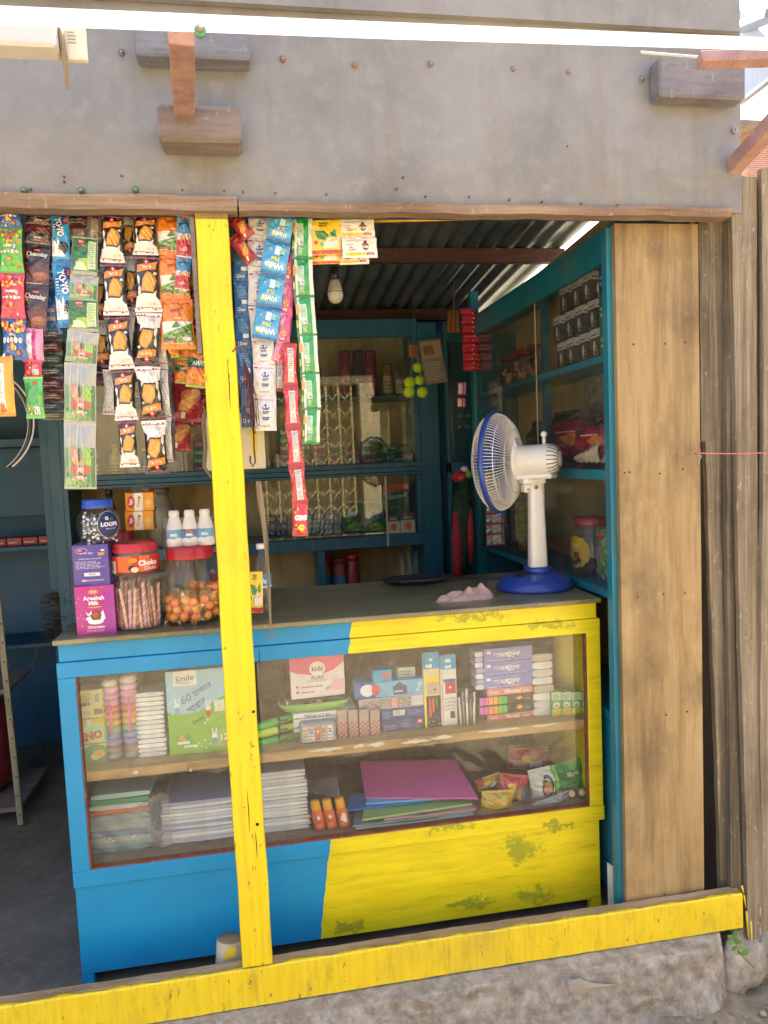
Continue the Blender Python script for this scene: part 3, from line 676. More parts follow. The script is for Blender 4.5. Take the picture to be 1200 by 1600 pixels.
b = B(); b.box((X0+.012, Y1-.03, .02), (X1-.024, Y1-.012, .92)); b.box((X0+.013, Y0+.02, .31), (X1-.025, Y1-.031, .3255)); part('inner_lining', b, TERM, ctr)
b = B(); b.box((X0+.0125, Y0+.019, .570), (X1-.0245, Y1-.031, .598), None, .002); shf = part('middle_shelf', b, SHELFW, ctr)
b = B(); rr_ = random.Random(5)          # torn paper left on the shelf edge
for px, py, w_ in ((505, 1172, 34), (560, 1166, 12), (590, 1163, 18), (650, 1158, 26), (690, 1152, 22), (785, 1140, 40), (850, 1132, 30), (212, 1207, 5), (368, 1190, 7), (298, 1203, 3)):
    q = P(px, py, Y0+.018); n = 16; cen = (q.x, Y0+.0175, q.z); pts = [(q.x+(w_/548)*math.cos(6.283*k/n)*rr_.uniform(.6, 1.1), Y0+.0175, min(.597, q.z+.006*math.sin(6.283*k/n)*rr_.uniform(.5, 1.3))) for k in range(n)]
    b.add([cen]+pts, [(0, i+1, (i+1) % n+1) for i in range(n)], '#d9d0bd')
part('torn_paper', b, MATTE, shf)['kind'] = 'stuff'
ctr_glasslight = None

# =================================================================== BACK CABINET
CY = 1.85
cab = empty('back_cabinet', (-.04, 2.0, FZ), 'tall teal wall cabinet with sliding glass along the back of the shop', 'cabinet')
CX0, CX1 = -.945, .93
def cbox(nm, a, b_, mat=TEALD, par=cab, bev=.002, lab=None):
    q = B(); q.box(a, b_, None, bev); return part(nm, q, mat, par, label=lab)
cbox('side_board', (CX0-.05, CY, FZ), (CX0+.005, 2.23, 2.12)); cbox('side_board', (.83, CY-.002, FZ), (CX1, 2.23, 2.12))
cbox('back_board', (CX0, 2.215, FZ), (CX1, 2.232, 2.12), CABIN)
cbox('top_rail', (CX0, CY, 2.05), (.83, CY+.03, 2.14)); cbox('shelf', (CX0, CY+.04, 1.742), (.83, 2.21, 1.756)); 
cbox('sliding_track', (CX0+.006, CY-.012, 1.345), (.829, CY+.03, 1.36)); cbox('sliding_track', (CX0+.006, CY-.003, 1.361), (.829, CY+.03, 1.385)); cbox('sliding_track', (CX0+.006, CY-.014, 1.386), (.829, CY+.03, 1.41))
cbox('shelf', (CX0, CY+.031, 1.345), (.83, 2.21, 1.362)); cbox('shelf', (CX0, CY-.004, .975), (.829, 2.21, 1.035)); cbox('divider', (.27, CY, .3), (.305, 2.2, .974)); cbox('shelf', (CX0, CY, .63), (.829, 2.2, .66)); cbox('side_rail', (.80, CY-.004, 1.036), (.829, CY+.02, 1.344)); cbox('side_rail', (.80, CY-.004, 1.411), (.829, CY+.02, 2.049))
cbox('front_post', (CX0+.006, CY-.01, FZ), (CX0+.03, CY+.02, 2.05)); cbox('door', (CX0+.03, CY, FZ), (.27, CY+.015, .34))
for x0, x1, y in ((CX0+.03, -.1, CY+.02), (-.14, .8, CY+.006)):
    q = B(); q.box((x0, y, 1.412), (x1, y+.003, 2.049)); part('glass_pane', q, PANE, cab)
q = B(); q.box((-.2, CY+.004, 1.036), (.8, CY+.007, 1.344)); part('glass_pane', q, PANE, cab)
# =================================================================== SIDE CABINET (right)
SX = 1.03
sc_ = empty('side_cabinet', (1.14, .8, FZ), 'teal side cabinet with glass doors along the right wall, full of goods', 'cabinet')
def sbox(nm, a, b_, mat=TEAL, bev=.002): return cbox(nm, a, b_, mat, sc_, bev)
sbox('front_post', (.985, .066, .03), (1.012, .10, 2.055)); sbox('front_post', (1.0125, .068, .03), (1.045, .094, 2.055)); sbox('corner_post', (SX-.012, 1.5, FZ), (SX+.025, 1.545, 2.2)); sbox('mid_post', (SX+.022, .70, 1.40), (SX+.045, .735, 2.1), TEALD)
sbox('top_board', (SX, .1, 2.06), (1.252, 2.2, 2.085)); 
sbox('header_rail', (SX-.012, .101, 1.965+.02), (SX+.012, 1.499, 2.0585))
sbox('back_panel', (1.238, .101, FZ), (1.2515, 2.2, 2.059), CABIN); sbox('partition', (SX+.026, 1.5, FZ), (1.237, 1.52, 2.0), TEALD)
sbox('shelf', (SX+.002, .101, 1.700), (1.2375, 1.499, 1.722)); sbox('shelf', (SX-.006, .1015, 1.345), (1.2375, 1.499, 1.378)); sbox('shelf', (SX-.006, .1015, .985), (1.2375, 1.499, 1.008), TEAL); sbox('shelf', (SX-.006, .1015, .60), (1.2375, 1.499, .63), TEAL)
sbox('kick_board', (SX-.006, .1015, .04), (SX+.012, 1.499, .12)); sbox('lower_door', (SX-.002, .1015, .125), (SX+.012, 1.499, .595), TEAL)
for y0, y1, z0, z1, x in ((.102, .76, 1.38, 1.984, SX+.004), (.72, 1.498, 1.38, 1.984, SX-.004), (.102, .82, 1.01, 1.343, SX+.004), (.8, 1.498, 1.01, 1.343, SX-.002)):
    q = B(); q.box((x, y0, z0), (x+.003, y1, z1)); part('glass_pane', q, PANED, sc_)
q = B(); q.box((SX-.0045, .7205, 1.39), (SX-.001, .7235, 1.98), '#b9b39c'); part('pane_edge', q, PLAST, sc_)
# far corner unit beyond the corner post
cnr = empty('corner_cabinet', (1.1, 1.9, FZ), 'dark corner cabinet between the back cabinet and the side cabinet', 'cabinet')
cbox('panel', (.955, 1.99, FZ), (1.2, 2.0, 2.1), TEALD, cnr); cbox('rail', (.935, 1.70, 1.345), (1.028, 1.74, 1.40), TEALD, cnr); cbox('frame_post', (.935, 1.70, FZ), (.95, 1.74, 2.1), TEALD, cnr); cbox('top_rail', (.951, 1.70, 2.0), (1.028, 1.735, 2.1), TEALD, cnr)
q = B(); q.box((.951, 1.715, 1.401), (1.027, 1.718, 1.999)); part('glass_pane', q, PANE, cnr)
# left rear: wall shelf
ws = empty('wall_shelf', (-1.3, 2.1, .9), 'blue open shelf on the rear wall left of the big cabinet', 'shelf')
q0 = P(0, 855, 1.98); q1 = P(0, 690, 1.98)
BLUEW = painted('shelf_blue_paint', '#1a5570', '#154a63', .5, bumpy=.1)
cbox('board', (-2.2, 1.95, q0.z-.022), (-1.02, 2.238, q0.z), BLUEW, ws); cbox('board', (-2.2, 1.95, q1.z-.03), (-1.02, 2.238, q1.z+.01), BLUEW, ws); cbox('post', (-1.045, 1.9, FZ), (-1.0, 1.949, 2.12), TEALD, ws)
cbox('board', (-2.2, 1.95, P(0, 1008, 1.98).z-.02), (-1.02, 2.238, P(0, 1008, 1.98).z), BLUEW, ws)
cbox('cupboard_panel', (-2.2, 2.1, q0.z+.14), (-1.045, 2.11, q1.z-.031), BLUEW, ws)
# =================================================================== PACKET DESIGNS  (w, h in metres; painted with Pr)
BR = ['#e8462e', '#f2b21c', '#e96aa0', '#8a4fb0', '#f4e04a', '#f08030']
def d_beans(base, dark):
    def f(p):
        p.rect(0, .0, 1, .035, dark); p.rect(0, .965, 1, 1, dark)
        p.dots(46, .05, .66, .95, .93, BR, .0025, .004)
        p.dots(6, .06, .06, .94, .3, ['#f08030', '#f4e8e0', '#e8462e', dark], .002, .004)
        p.text('Beans', .52, .57, .09, '#f6f2ea', .6, 180, .03, outline='#3a4a8a')
        for i, (ch, cl) in enumerate(zip('CHOCO', ('#e8462e', '#f6f2ea', '#f08030', '#59b04a', '#e96aa0'))):
            u = .84-.17*i; p.disc(u, .45, .0042, '#f6f2ea'); p.text(ch, u, .45, .09, cl, .14, 180, .04)
        p.disc(.5, .30, .0062, '#b4663c'); p.disc(.5, .30, .0045, '#f2b21c')
    return f
def d_choc(flip=False):
    def f(p):
        R_ = 180 if flip else 0; g = (lambda v: 1-v) if flip else (lambda v: v)
        p.rect(0, min(g(0), g(.5)), 1, max(g(0), g(.5)), '#5a1f2c'); p.rect(0, min(g(.42), g(.52)), 1, max(g(.42), g(.52)), '#47202a')
        p.ell(.68, g(.22), .3, .1, '#8a4a36', 8); p.ell(.62, g(.25), .2, .05, '#a8674a', 5); p.lines(.1, .02, .9, .05, 1, '#f0e6dc')
        p.text('Chocolay', .5, g(.72), .14, '#f3ece4', .84, R_, .02, .1); p.text('C', .13 if not flip else .87, g(.72), .2, '#d07a6a', .16, R_, .02); p.rect(.38, g(.84)-.02, .62, g(.84)+.02, '#e0662a')
    return f
def d_yoyo(p):
    p.rect(0, 0, 1, .07, '#0c6fb4'); p.rect(0, .93, 1, 1, '#0c6fb4'); p.poly([(0, .75), (.7, .96), (1, .9), (1, .8), (.3, .6)], '#12509a')
    p.poly([(0, .12), (.75, .12), (.55, .3), (.42, .47), (.36, .3), (.2, .44), (.12, .28), (0, .5)], '#eef4f8')
    p.ell(.66, .28, .27, .13, '#20242c', -15); p.ell(.66, .28, .2, .09, '#343a44', -15); p.ell(.5, .2, .14, .04, '#eef4f8')
    p.rect(.05, .16, .2, .38, '#e9dfe4'); p.lines(.08, .18, .18, .36, 4, '#c06a70')
    p.text('YO·YO', .5, .7, .34*.4, '#ffffff', 1.1, -80, .05, outline='#16264e'); p.rect(.72, .8, .95, .89, '#e0662a'); p.lines(.1, .5, .28, .78, 6, '#d8ecf6')
def d_film_art(p):
    p.rect(.03, .03, .97, .62, '#6f9a62'); p.rect(.62, .35, .95, .62, '#98c24e'); p.rect(.86, .03, .97, .62, '#2f6e42'); p.rect(.05, .03, .6, .2, '#92b47a')
    r_ = p.r
    for i in range(22): u = r_.uniform(.04, .8); v = r_.uniform(.04, .3); p.poly([(u, v), (u+.1, v+.02), (u+.05, v+.05)], r_.choice(['#3f7a48', '#b8cfa4', '#d8e0cc', '#5e9656']))
    p.ell(.42, .47, .22, .13, '#c8925a', -30); p.ell(.36, .5, .1, .09, '#e0b890'); p.ell(.5, .5, .08, .09, '#5c4034'); p.poly([(.18, .54), (.34, .62), (.38, .45)], '#d48a80')
    p.rect(.25, .235, .82, .35, '#c2474e'); p.text('চাটনি', .535, .29, .085, '#f6efe8', .5, 180, .03)
    p.ell(.52, .17, .14, .04, '#d05a52'); p.ell(.52, .17, .12, .028, '#f2e0d8'); p.text('PRAN', .52, .17, .03, '#c2474e', .18, 180, .02)
    for i in range(12): u = r_.uniform(.03, .95); p.rect(u, r_.uniform(.02, .4), u+.012, r_.uniform(.6, .98), r_.choice(['#c9cbc4', '#b7bab0', '#dfe1da']))
def d_green_pouch(p):
    p.rect(.02, .1, .98, .97, '#1f6a36'); p.poly([(.05, .12), (.7, .12), (.72, .45), (.3, .42)], '#9cc83c'); p.poly([(.1, .12), (.6, .12), (.5, .3), (.25, .28)], '#dfe9c4')
    p.text('চাটনি', .36, .78, .1, '#e05a4c', .34, 180, .03); p.ell(.36, .88, .14, .045, '#d04a40'); p.text('PRAN', .36, .88, .04, '#f4ece0', .2, 180, .02)
    p.rect(.64, .16, .93, .9, '#c6dfa6'); p.lines(.66, .3, .91, .88, 12, '#5c8850'); p.barcode(.66, .17, .9, .28); p.text('FREE', .3, .3, .08, '#f6f6ea', .3, 180, .02)
def d_toast(flip=False, back=False):
    def f(p):
        g = (lambda v: 1-v) if flip else (lambda v: v); R_ = 180 if flip else 0; a = 1 if not flip else -1
        q = lambda pts, col: p.poly([(1-u if flip else u, g(v)) for u, v in pts], col)
        if back:
            p.rect(0, 0, .75, 1, '#e9e6e0'); p.lines(.1, .15, .68, .9, 26, '#9a9690'); p.rect(0, .03, 1, .045, '#c43848'); return
        q([(0, .1), (1, .1), (1, .2), (.84, .27), (.88, .38), (.75, .31), (.3, .32), (0, .27)], '#e6e2da')
        q([(0, 0), (1, 0), (1, .22), (0, .22)], '#e6e2da'); q([(.1, .46), (.15, .5), (.19, .6), (.1, .66), (.06, .6)], '#e6e2da'); q([(.08, .3), (.2, .3), (.2, .42), (.13, .48), (.09, .4)], '#e6e2da')
        q([(.22, .36), (.74, .34), (.9, .55), (.8, .66), (.5, .7), (.3, .58)], '#c98a1e'); q([(.25, .38), (.68, .36), (.82, .54), (.74, .63), (.52, .67), (.34, .56)], '#e2a93a')
        p.rect(.0, min(g(.07), g(.083)), 1, max(g(.07), g(.083)), '#c43848'); p.rect(0, min(g(0), g(.03)), 1, max(g(0), g(.03)), '#dedad2'); p.rect(0, min(g(.94), g(.955)), 1, max(g(.94), g(.955)), '#c43848')
        q([(.08, .69), (.88, .745), (.94, .88), (.12, .82)], '#ea8c30')
        p.text('টোস্ট', (.52 if not flip else .48), g(.785), .095, '#fff6e6', .7, R_+5, .04)
        q([(.36, .87), (.5, .94), (.64, .87), (.6, .87), (.6, .83), (.4, .83), (.4, .87)], '#d23a44'); q([(.42, .84), (.58, .84), (.58, .88), (.42, .88)], '#7a2a34'); q([(.46, .85), (.54, .85), (.54, .9), (.46, .9)], '#f4ece0')
        q([(.8, .65), (.92, .65), (.92, .69), (.8, .69)], '#f0eee8'); p.lines(.55, g(.15)-.03, .9, g(.15)+.03, 3, '#b9b4ac')
    return f
def d_tea(p):
    p.rect(.0, .9, 1, 1, '#e07418'); p.rect(.06, .12, .97, .55, '#e9eadf'); p.poly([(.06, .3), (.3, .36), (.6, .42), (.97, .52), (.97, .13), (.06, .13)], '#5d9440')
    r_ = p.r
    for i in range(26):
        u = r_.uniform(.06, .85); v = .16+.3*(u*.6)+r_.uniform(-.05, .1); p.poly([(u, v), (u+.14, v+.03), (u+.13, v+.045), (u, v+.018)], r_.choice(['#2f6e34', '#3f8a3a', '#8fbf4e', '#275c2e', '#b7d06a']))
    p.poly([(.35, .42), (.5, .56), (.62, .44)], '#2f7a3a'); p.ell(.8, .2, .13, .045, '#eef0ea'); p.ell(.8, .235, .1, .03, '#f8f8f4'); p.ell(.8, .245, .07, .016, '#b8793a')
    p.rect(.18, .135, .44, .185, '#a8324a'); p.lines(.2, .145, .42, .175, 1, '#f4e0e0')
    p.text('একটি', .52, .78, .1, '#a02a1c', .5, 0, .02); p.text('চা', .62, .69, .05, '#c8401c', .2, 0, .02); p.text('MIRZAPORE', .6, .61, .03, '#f6e6d0', .45, 0, .03); p.disc(.9, .82, .0014, '#f6e6d0')
def d_jhal(p):
    p.rect(0, .55, 1, .97, '#3f9bd0'); p.rect(0, 0, 1, .4, '#c42a3a'); p.ell(.6, .42, .4, .14, '#d9a07c'); p.ell(.65, .5, .2, .07, '#e9e2d0'); p.ell(.6, .3, .4, .12, '#d0283c'); p.ell(.5, .18, .3, .05, '#e8a0a0', 10)
    p.ell(.4, .92, .2, .04, '#d23a44'); p.text('ভুবন', .5, .74, .17, '#1a1c24', .8, 8, .03); p.rect(0, .0, 1, .02, '#f0eef0'); p.rect(0, .97, 1, 1, '#f0eef0')
def d_amrit(p):
    p.rect(0, .0, 1, .08, '#9cbc2c'); p.rect(0, .92, 1, 1, '#9cbc2c'); p.rect(0, .5, 1, .75, '#1d5c3c'); p.text('AMRIT', .5, .625, .13, '#f4f0e0', .95, 0, .04)
    for u, v in ((.3, .3), (.7, .26), (.5, .84), (.85, .86)): p.disc(u, v, .009, '#f0961e', 14); p.disc(u, v, .0065, '#f6b84a', 12); p.disc(u, v, .004, '#e8821a')
    p.rect(0, .46, 1, .5, '#e8541e')
def d_amrit_shaded(p):  # darkened copy of the sachet print, shade put into its colours
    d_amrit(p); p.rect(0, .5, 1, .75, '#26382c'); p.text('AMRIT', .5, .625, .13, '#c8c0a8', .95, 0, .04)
def d_chips(p):
    p.text('Chips', .45, .82, .1, '#e0b44a', .6, 18, .02); 
    for u, v, r_, cl in ((.62, .45, .03, '#c8782c'), (.45, .35, .024, '#d9923a'), (.75, .55, .02, '#e0a44c'), (.5, .55, .018, '#b86824')): p.ell(u, v, r_/p.w, r_*.6/p.h, cl, 25)
    p.poly([(.2, .1), (.35, .08), (.4, .2), (.25, .22)], '#e8e0d0'); p.rect(0, 0, 1, .04, '#7c1420')
def d_white(p):
    p.rect(0, 0, 1, .1, '#1f6aa0'); p.rect(0, .9, 1, 1, '#1f6aa0'); p.ell(.5, .3, .5, .16, '#5ab4de')
    p.text('White', .5, .27, .17, '#ffffff', .78, 180, .05, outline='#20406a'); p.text('Plus', .5, .47, .12, '#f0d83a', .5, 180, .05, .1, outline='#1a3a5c')
    p.poly([(.42, .6), (.62, .58), (.66, .84), (.45, .86)], '#d6ecf0'); p.poly([(.62, .62), (.85, .64), (.8, .84), (.66, .82)], '#7cc8c0'); p.ell(.72, .6, .05, .03, '#3a3434', 40)
    p.disc(.24, .74, .003, '#f0b040'); p.disc(.86, .76, .003, '#f0a030'); p.disc(.22, .24, .0035, '#d8dc50'); p.disc(.34, .2, .002, '#f4f8f8')
def d_soft(p):
    p.text('SOFT', .52, .52, .1, '#1f3a7a', .4, 0, .04); p.poly([(.34, .66), (.5, .78), (.7, .66), (.62, .6), (.42, .6)], '#3a62a8'); p.disc(.44, .68, .0022, '#f2f2f6'); p.disc(.58, .69, .0022, '#f2f2f6'); p.poly([(.34, .4), (.7, .4), (.64, .3), (.4, .3)], '#2c5298'); p.rect(.38, .33, .66, .37, '#6c94cc')
    p.rect(.04, .88, .2, .93, '#c83a4a'); p.lines(.3, .88, .92, .92, 1, '#8890a8'); p.lines(.25, .12, .8, .18, 1, '#8890a8'); p.lines(.05, .04, .2, .08, 1, '#9a9aa8')
def d_bluestrip(p):
    p.lines(.15, .5, .85, .9, 8, '#79b4dc'); p.rect(.45, .32, .8, .44, '#e6eef2'); p.text('Clear', .4, .16, .1, '#d8ecf8', .6, 0, .02); p.rect(0, 0, 1, .03, '#144a80')
def d_greenstrip(p):
    p.rect(.0, 0, .12, 1, '#276a34'); p.rect(.12, 0, .24, 1, '#d8e4d0'); p.rect(.80, 0, 1, 1, '#cfe0cc'); p.rect(.24, .42, .56, .82, '#bcd8bc'); p.lines(.26, .5, .54, .8, 8, '#56946a'); p.barcode(.28, .3, .56, .42); p.lines(.3, .12, .54, .28, 5, '#e6f2e2')
    p.poly([(.02, .55), (.2, .6), (.2, .8), (.05, .86)], '#e8a24a'); p.poly([(.0, .2), (.1, .25), (.08, .4), (0, .42)], '#b8cf5a'); p.rect(0, .0, 1, .06, '#17803f')
def d_pinkstrip(p):
    p.poly([(0, 0), (.3, 0), (.5, 1), (0, 1)], '#e8a0c0'); p.text('S', .5, .3, .2, '#f0d24a', .3, 10, .03); p.rect(.3, .08, .6, .16, '#f4dce4')
def d_gemsback(p):
    p.rect(0, 0, 1, .07, '#a81428'); p.rect(0, .9, 1, 1, '#a81428'); p.rect(.32, .1, .78, .9, '#d9d0c8'); p.lines(.36, .42, .74, .88, 9, '#6c6460'); p.barcode(.4, .12, .7, .38, True); p.dots(7, .78, .1, .98, .4, BR, .0015, .002); p.dots(5, .04, .6, .25, .88, BR, .0015, .002)
def d_gems(p):
    p.rect(0, 0, 1, .06, '#a81428'); p.text('GEMS', .55, .58, .17, '#fbf4f0', .85, 0, .06, fit=True); p.dots(20, .1, .1, .9, .4, BR+['#4a7ad0'], .0022, .0032); p.dots(8, .05, .7, .4, .95, BR, .002, .003); p.ell(.6, .28, .24, .1, '#f0d83a'); p.disc(.55, .3, .0022, '#3f8a3a'); p.disc(.68, .28, .002, '#d23a44')
def d_herbal(p):
    p.poly([(0, .85), (0, 1), (.15, 1)], '#d23a2e'); p.text('Herbal', .45, .91, .07, '#1f5c30', .3, 0, .04); p.text('আমলা', .42, .83, .07, '#2a6a3a', .34, 0, .02)
    p.poly([(.12, .7), (.45, .68), (.6, .55), (.45, .42), (.22, .46)], '#1f7a34'); p.poly([(.6, .58), (.82, .74), (.86, .5), (.7, .5)], '#2c9040'); p.ell(.4, .3, .12, .1, '#8cc06a'); p.poly([(.4, .18), (.9, .18), (.92, .5), (.6, .48), (.42, .34)], '#ecdcca'); p.ell(.75, .42, .15, .05, '#e6b08c', 15); p.disc(.16, .36, .0055, '#d23a2e'); p.rect(0, .02, 1, .13, '#cf3030')
def d_puri(p):
    p.ell(.66, .55, .1, .2, '#3a2a44'); p.rect(.62, .72, .71, .84, '#3a2a44'); p.text('PURI', .66, .52, .13, '#f4f0f4', .22, 0, .05); p.ell(.66, .66, .06, .05, '#b84a7a')
    for k, cl in enumerate(('#c08a94', '#8a6a84', '#7a5a8a')): p.text(('BEAUTY', 'MERI', 'TENDER')[k], .26, .62-.12*k, .07, cl, .26, 0, .02)
    p.lines(.12, .8, .36, .86, 1, '#5a5450'); p.rect(.08, .1, .66, .24, '#ecc828'); p.text('BEAUTY CREAM', .36, .17, .06, '#9a6a10', .5, 0, .02); p.rect(.68, .12, .9, .25, '#94386c'); p.lines(.71, .15, .88, .22, 1, '#f0dce8')
def d_mango(p):
    p.rect(.06, .12, .6, .88, '#ece6da'); p.lines(.1, .3, .55, .84, 14, '#9a8f80'); p.barcode(.3, .14, .56, .24); p.rect(0, 0, 1, .05, '#c88a08'); p.rect(0, .95, 1, 1, '#c88a08'); p.poly([(.3, .05), (.6, .08), (.5, .2), (.3, .2)], '#e06a20')
def d_pinkpk(p):
    p.rect(.06, .1, .5, .86, '#f0dde2'); p.rect(.5, .0, .66, 1, '#b83a7c'); p.lines(.7, .1, .95, .9, 14, '#f6c0da'); p.rect(0, 0, 1, .05, '#e0357c')
def d_redsm(p):
    p.barcode(.5, .15, .85, .5); p.dots(12, .2, .1, .5, .9, BR, .002, .003); p.lines(.5, .55, .9, .9, 4, '#f4c8c8')
def d_greensm(p):
    p.rect(0, .93, 1, 1, '#7fd06a'); p.barcode(.5, .1, .8, .28); p.dots(12, .15, .05, .45, .35, BR, .002, .003); p.lines(.1, .5, .28, .88, 10, '#3f7a4a'); p.ell(.6, .85, .12, .05, '#c85a3a'); p.poly([(.3, .3), (.75, .35), (.8, .8), (.35, .78)], '#4aa85c')
def d_plain(p): p.lines(.1, .3, .9, .7, 2, '#b8a8a0')
DES = {  # name: (painter, base colour, back colour, thickness, crimp, hourglass)
 'beans_g': (d_beans('', '#4f9a3f'), '#5fbf4a', None, .016, .06, .1), 'beans_r': (d_beans('', '#b01c3c'), '#dd3a56', None, .016, .06, .1), 'beans_b': (d_beans('', '#1c4a8c'), '#2c66ac', None, .016, .06, .1),
 'choc': (d_choc(), '#2c171e', None, .008, .05, .02), 'choc_f': (d_choc(True), '#2c171e', None, .008, .05, .02), 'yoyo': (d_yoyo, '#1c9ad4', None, .016, .06, .06),
 'film_art': (d_film_art, '#a9aba4', None, .008, .04, .02), 'green_pouch': (d_green_pouch, '#9aa394', None, .008, .04, .0),
 'toast': (d_toast(), '#1e1c20', None, .02, .06, .16), 'toast_f': (d_toast(True), '#1e1c20', None, .02, .06, .16), 'toast_b': (d_toast(False, True), '#26242a', None, .02, .06, .16),
 'tea': (d_tea, '#f08a1c', None, .014, .06, .04), 'jhal': (d_jhal, '#d8d0cc', None, .01, .05, .06), 'amrit': (d_amrit, '#e8861c', None, .01, .05, .03), 'amrit_d': (d_amrit_shaded, '#a86420', None, .01, .05, .03),
 'chips': (d_chips, '#a81826', None, .04, .05, .06), 'white': (d_white, '#2f9ad4', None, .007, .06, .02), 'soft': (d_soft, '#e2e0e4', None, .008, .05, .02),
 'bluestrip': (d_bluestrip, '#1a62a4', None, .006, .05, .02), 'greenstrip': (d_greenstrip, '#1f9a4c', None, .012, .05, .03), 'pinkstrip': (d_pinkstrip, '#de5a94', None, .012, .05, .05),
 'gemsback': (d_gemsback, '#cf1f36', None, .012, .09, .16), 'gems': (d_gems, '#cf1f36', None, .012, .07, .08), 'herbal': (d_herbal, '#efc912', None, .004, .03, 0), 'puri': (d_puri, '#ebe5da', None, .006, .04, 0),
 'mango': (d_mango, '#f0a81c', None, .02, .06, .06), 'pinkpk': (d_pinkpk, '#e888b8', None, .014, .06, .03), 'redsm': (d_redsm, '#d02a40', None, .012, .07, .06), 'greensm': (d_greensm, '#5fbf62', None, .016, .06, .1),
 'darkpk': (d_plain, '#38424c', None, .02, .08, .03), 'brownpk': (d_plain, '#6a3a2c', None, .02, .08, .03), 'maroonpk': (d_plain, '#5a1f30', None, .02, .08, .03), 'navypk': (d_plain, '#24506a', None, .02, .08, .03), 'olivepk': (d_plain, '#6f6c4a', None, .02, .08, .03), 'greenpk': (d_plain, '#2a5a38', None, .02, .08, .03),
 'silverpk': (d_gemsback, '#8a8a88', None, .008, .06, .02), 'bluefoil': (d_plain, '#1c5a9c', None, .016, .08, .06),
}
_pm = {}
def packet_mesh(des, w_, h, var=0):
    k = (des, var)
    if k not in _pm:
        f, base, back, th, cr, hg = DES[des]; b = B()
        S = pillow(b, w_, h, th, base, back, cr, hg, .0016 if th > .009 else .0009, len(_pm)+3)
        p = Pr(b, S, w_, h, .0042); p.r = random.Random(len(_pm)); f(p)
        me = b.mesh('packet'); me.materials.append(FOIL); _pm[k] = (me, w_, h)
    return _pm[k]
def packet(name, des, a, q, wpx, Y, parent=None, tilt=0, var=0, dy=0):
    """one packet hanging between two photo points a (top middle) and q (bottom middle)"""
    A = P(*a, Y); Q = P(*q, Y); mpp = (P(a[0]+100, a[1], Y)-A).x/100; h = (A-Q).length; w_ = wpx*mpp
    me, w0, h0 = packet_mesh(des, w_, h, var); o = bpy.data.objects.new(name, me); COL.objects.link(o)
    loc = (A+Q)/2; loc.y += dy
    if parent is not None: loc = loc-wloc(parent); o.parent = parent
    o.location = loc; o.scale = (w_/w0, (w_/w0+h/h0)/2, h/h0)
    o.rotation_euler = (R(rnd.uniform(-3, 3)), math.atan2((A-Q).x, (A-Q).z), R(tilt+rnd.uniform(-5, 5))); return o
def strip_(label, des, pts, wpx, Y, group=None, cat='packet strip', tilt=0):
    root = empty('packet_strip', P(*pts[0], Y), label, cat, group)
    L = des if isinstance(des, list) else [des]*(len(pts)-1)
    for i, d_ in enumerate(L):
        if d_: packet('packet', d_, pts[i], pts[i+1], wpx[i] if isinstance(wpx, list) else wpx, Y, root, tilt, i % 2 if d_ in ('toast', 'toast_f', 'white', 'greenstrip') else 0)
    return root
def single(name, des, a, q, wpx, Y, label, cat='packet', tilt=0, group=None):
    o = packet(name, des, a, q, wpx, Y, None, tilt); return tag(o, label, cat, group)

# ---- left of the post
strip_('strip of blue, green and red candy bean packets at the far left edge', ['beans_b', 'beans_g', 'beans_r', 'beans_b'], [(13, 318), (16, 356), (19, 427), (21, 498), (25, 563)], 39, .06)
single('packet', 'mango', (3, 556), (10, 651), 32, .05, 'yellow packet with a pale back label hanging lowest at the far left')
strip_('strip of dark maroon chocolate packets beside the blue cookie packets', ['choc_f', 'choc_f', 'choc', 'choc'], [(62, 330), (60, 350), (59, 381), (57, 445), (53, 516)], [40, 40, 40, 38], .075)
strip_('pink, red and green candy packets joined below the dark chocolate strip', ['pinkpk', 'redsm', 'greensm'], [(50, 514), (52, 565), (52, 589), (56, 654)], [34, 28, 30], .07)
strip_('pair of bright blue cookie packets hanging end to end', ['yoyo', 'yoyo'], [(93, 332), (97, 411), (107, 512)], [29, 32], .065)
strip_('darker blue cookie packets hanging behind the bright blue pair', ['bluefoil', 'bluefoil'], [(78, 400), (80, 455), (82, 522)], [30, 32], .11)
strip_('strip of small dull chocolate bars, grey, maroon, green and brown', ['darkpk', 'maroonpk', 'greenpk', 'darkpk', 'maroonpk', 'brownpk', 'navypk', 'olivepk'], [(80, 512), (80, 532), (81, 552), (81, 571), (82, 590), (82, 610), (83, 628), (83, 642), (84, 656)], 34, .12)
strip_('maroon chocolate wrappers with white labels behind the green pouches', ['maroonpk', 'silverpk'], [(122, 336), (122, 356), (122, 378)], 36, .12)
single('packet', 'silverpk', (148, 338), (147, 377), 24, .11, 'maroon and silver packet with a barcode label left of the toast packets')
strip_('cloudy plastic strip of green chutney pouches with red labels', ['green_pouch', 'film_art', 'green_pouch', 'film_art', 'film_art', 'film_art'], [(133, 371), (132, 430), (130, 468), (131, 518), (126, 567), (125, 660), (126, 764)], [40, 44, 46, 50, 50, 50], .055)
strip_('left strip of black toast packets with orange labels', 'toast', [(175, 336), (176, 411), (182, 493), (191, 577), (198, 657), (203, 730)], [38, 40, 40, 36, 31], .06)
strip_('half-hidden strip of black toast packets between the two front strips', ['toast_f', 'toast_f', 'toast_b', 'toast_b'], [(200, 333), (204, 400), (208, 480), (200, 560), (196, 650)], [24, 26, 28, 30], .1)
strip_('right strip of black toast packets, the lower three upside down', ['toast', 'toast', 'toast_f', 'toast_f', 'toast_f'], [(226, 336), (228, 399), (233, 488), (230, 572), (240, 657), (247, 740)], [40, 42, 40, 40, 38], .06)
strip_('pair of upside-down black toast packets peeking out left of the front toast strip', ['toast_f', 'toast_f'], [(156, 420), (158, 500), (161, 575)], [28, 30], .1)
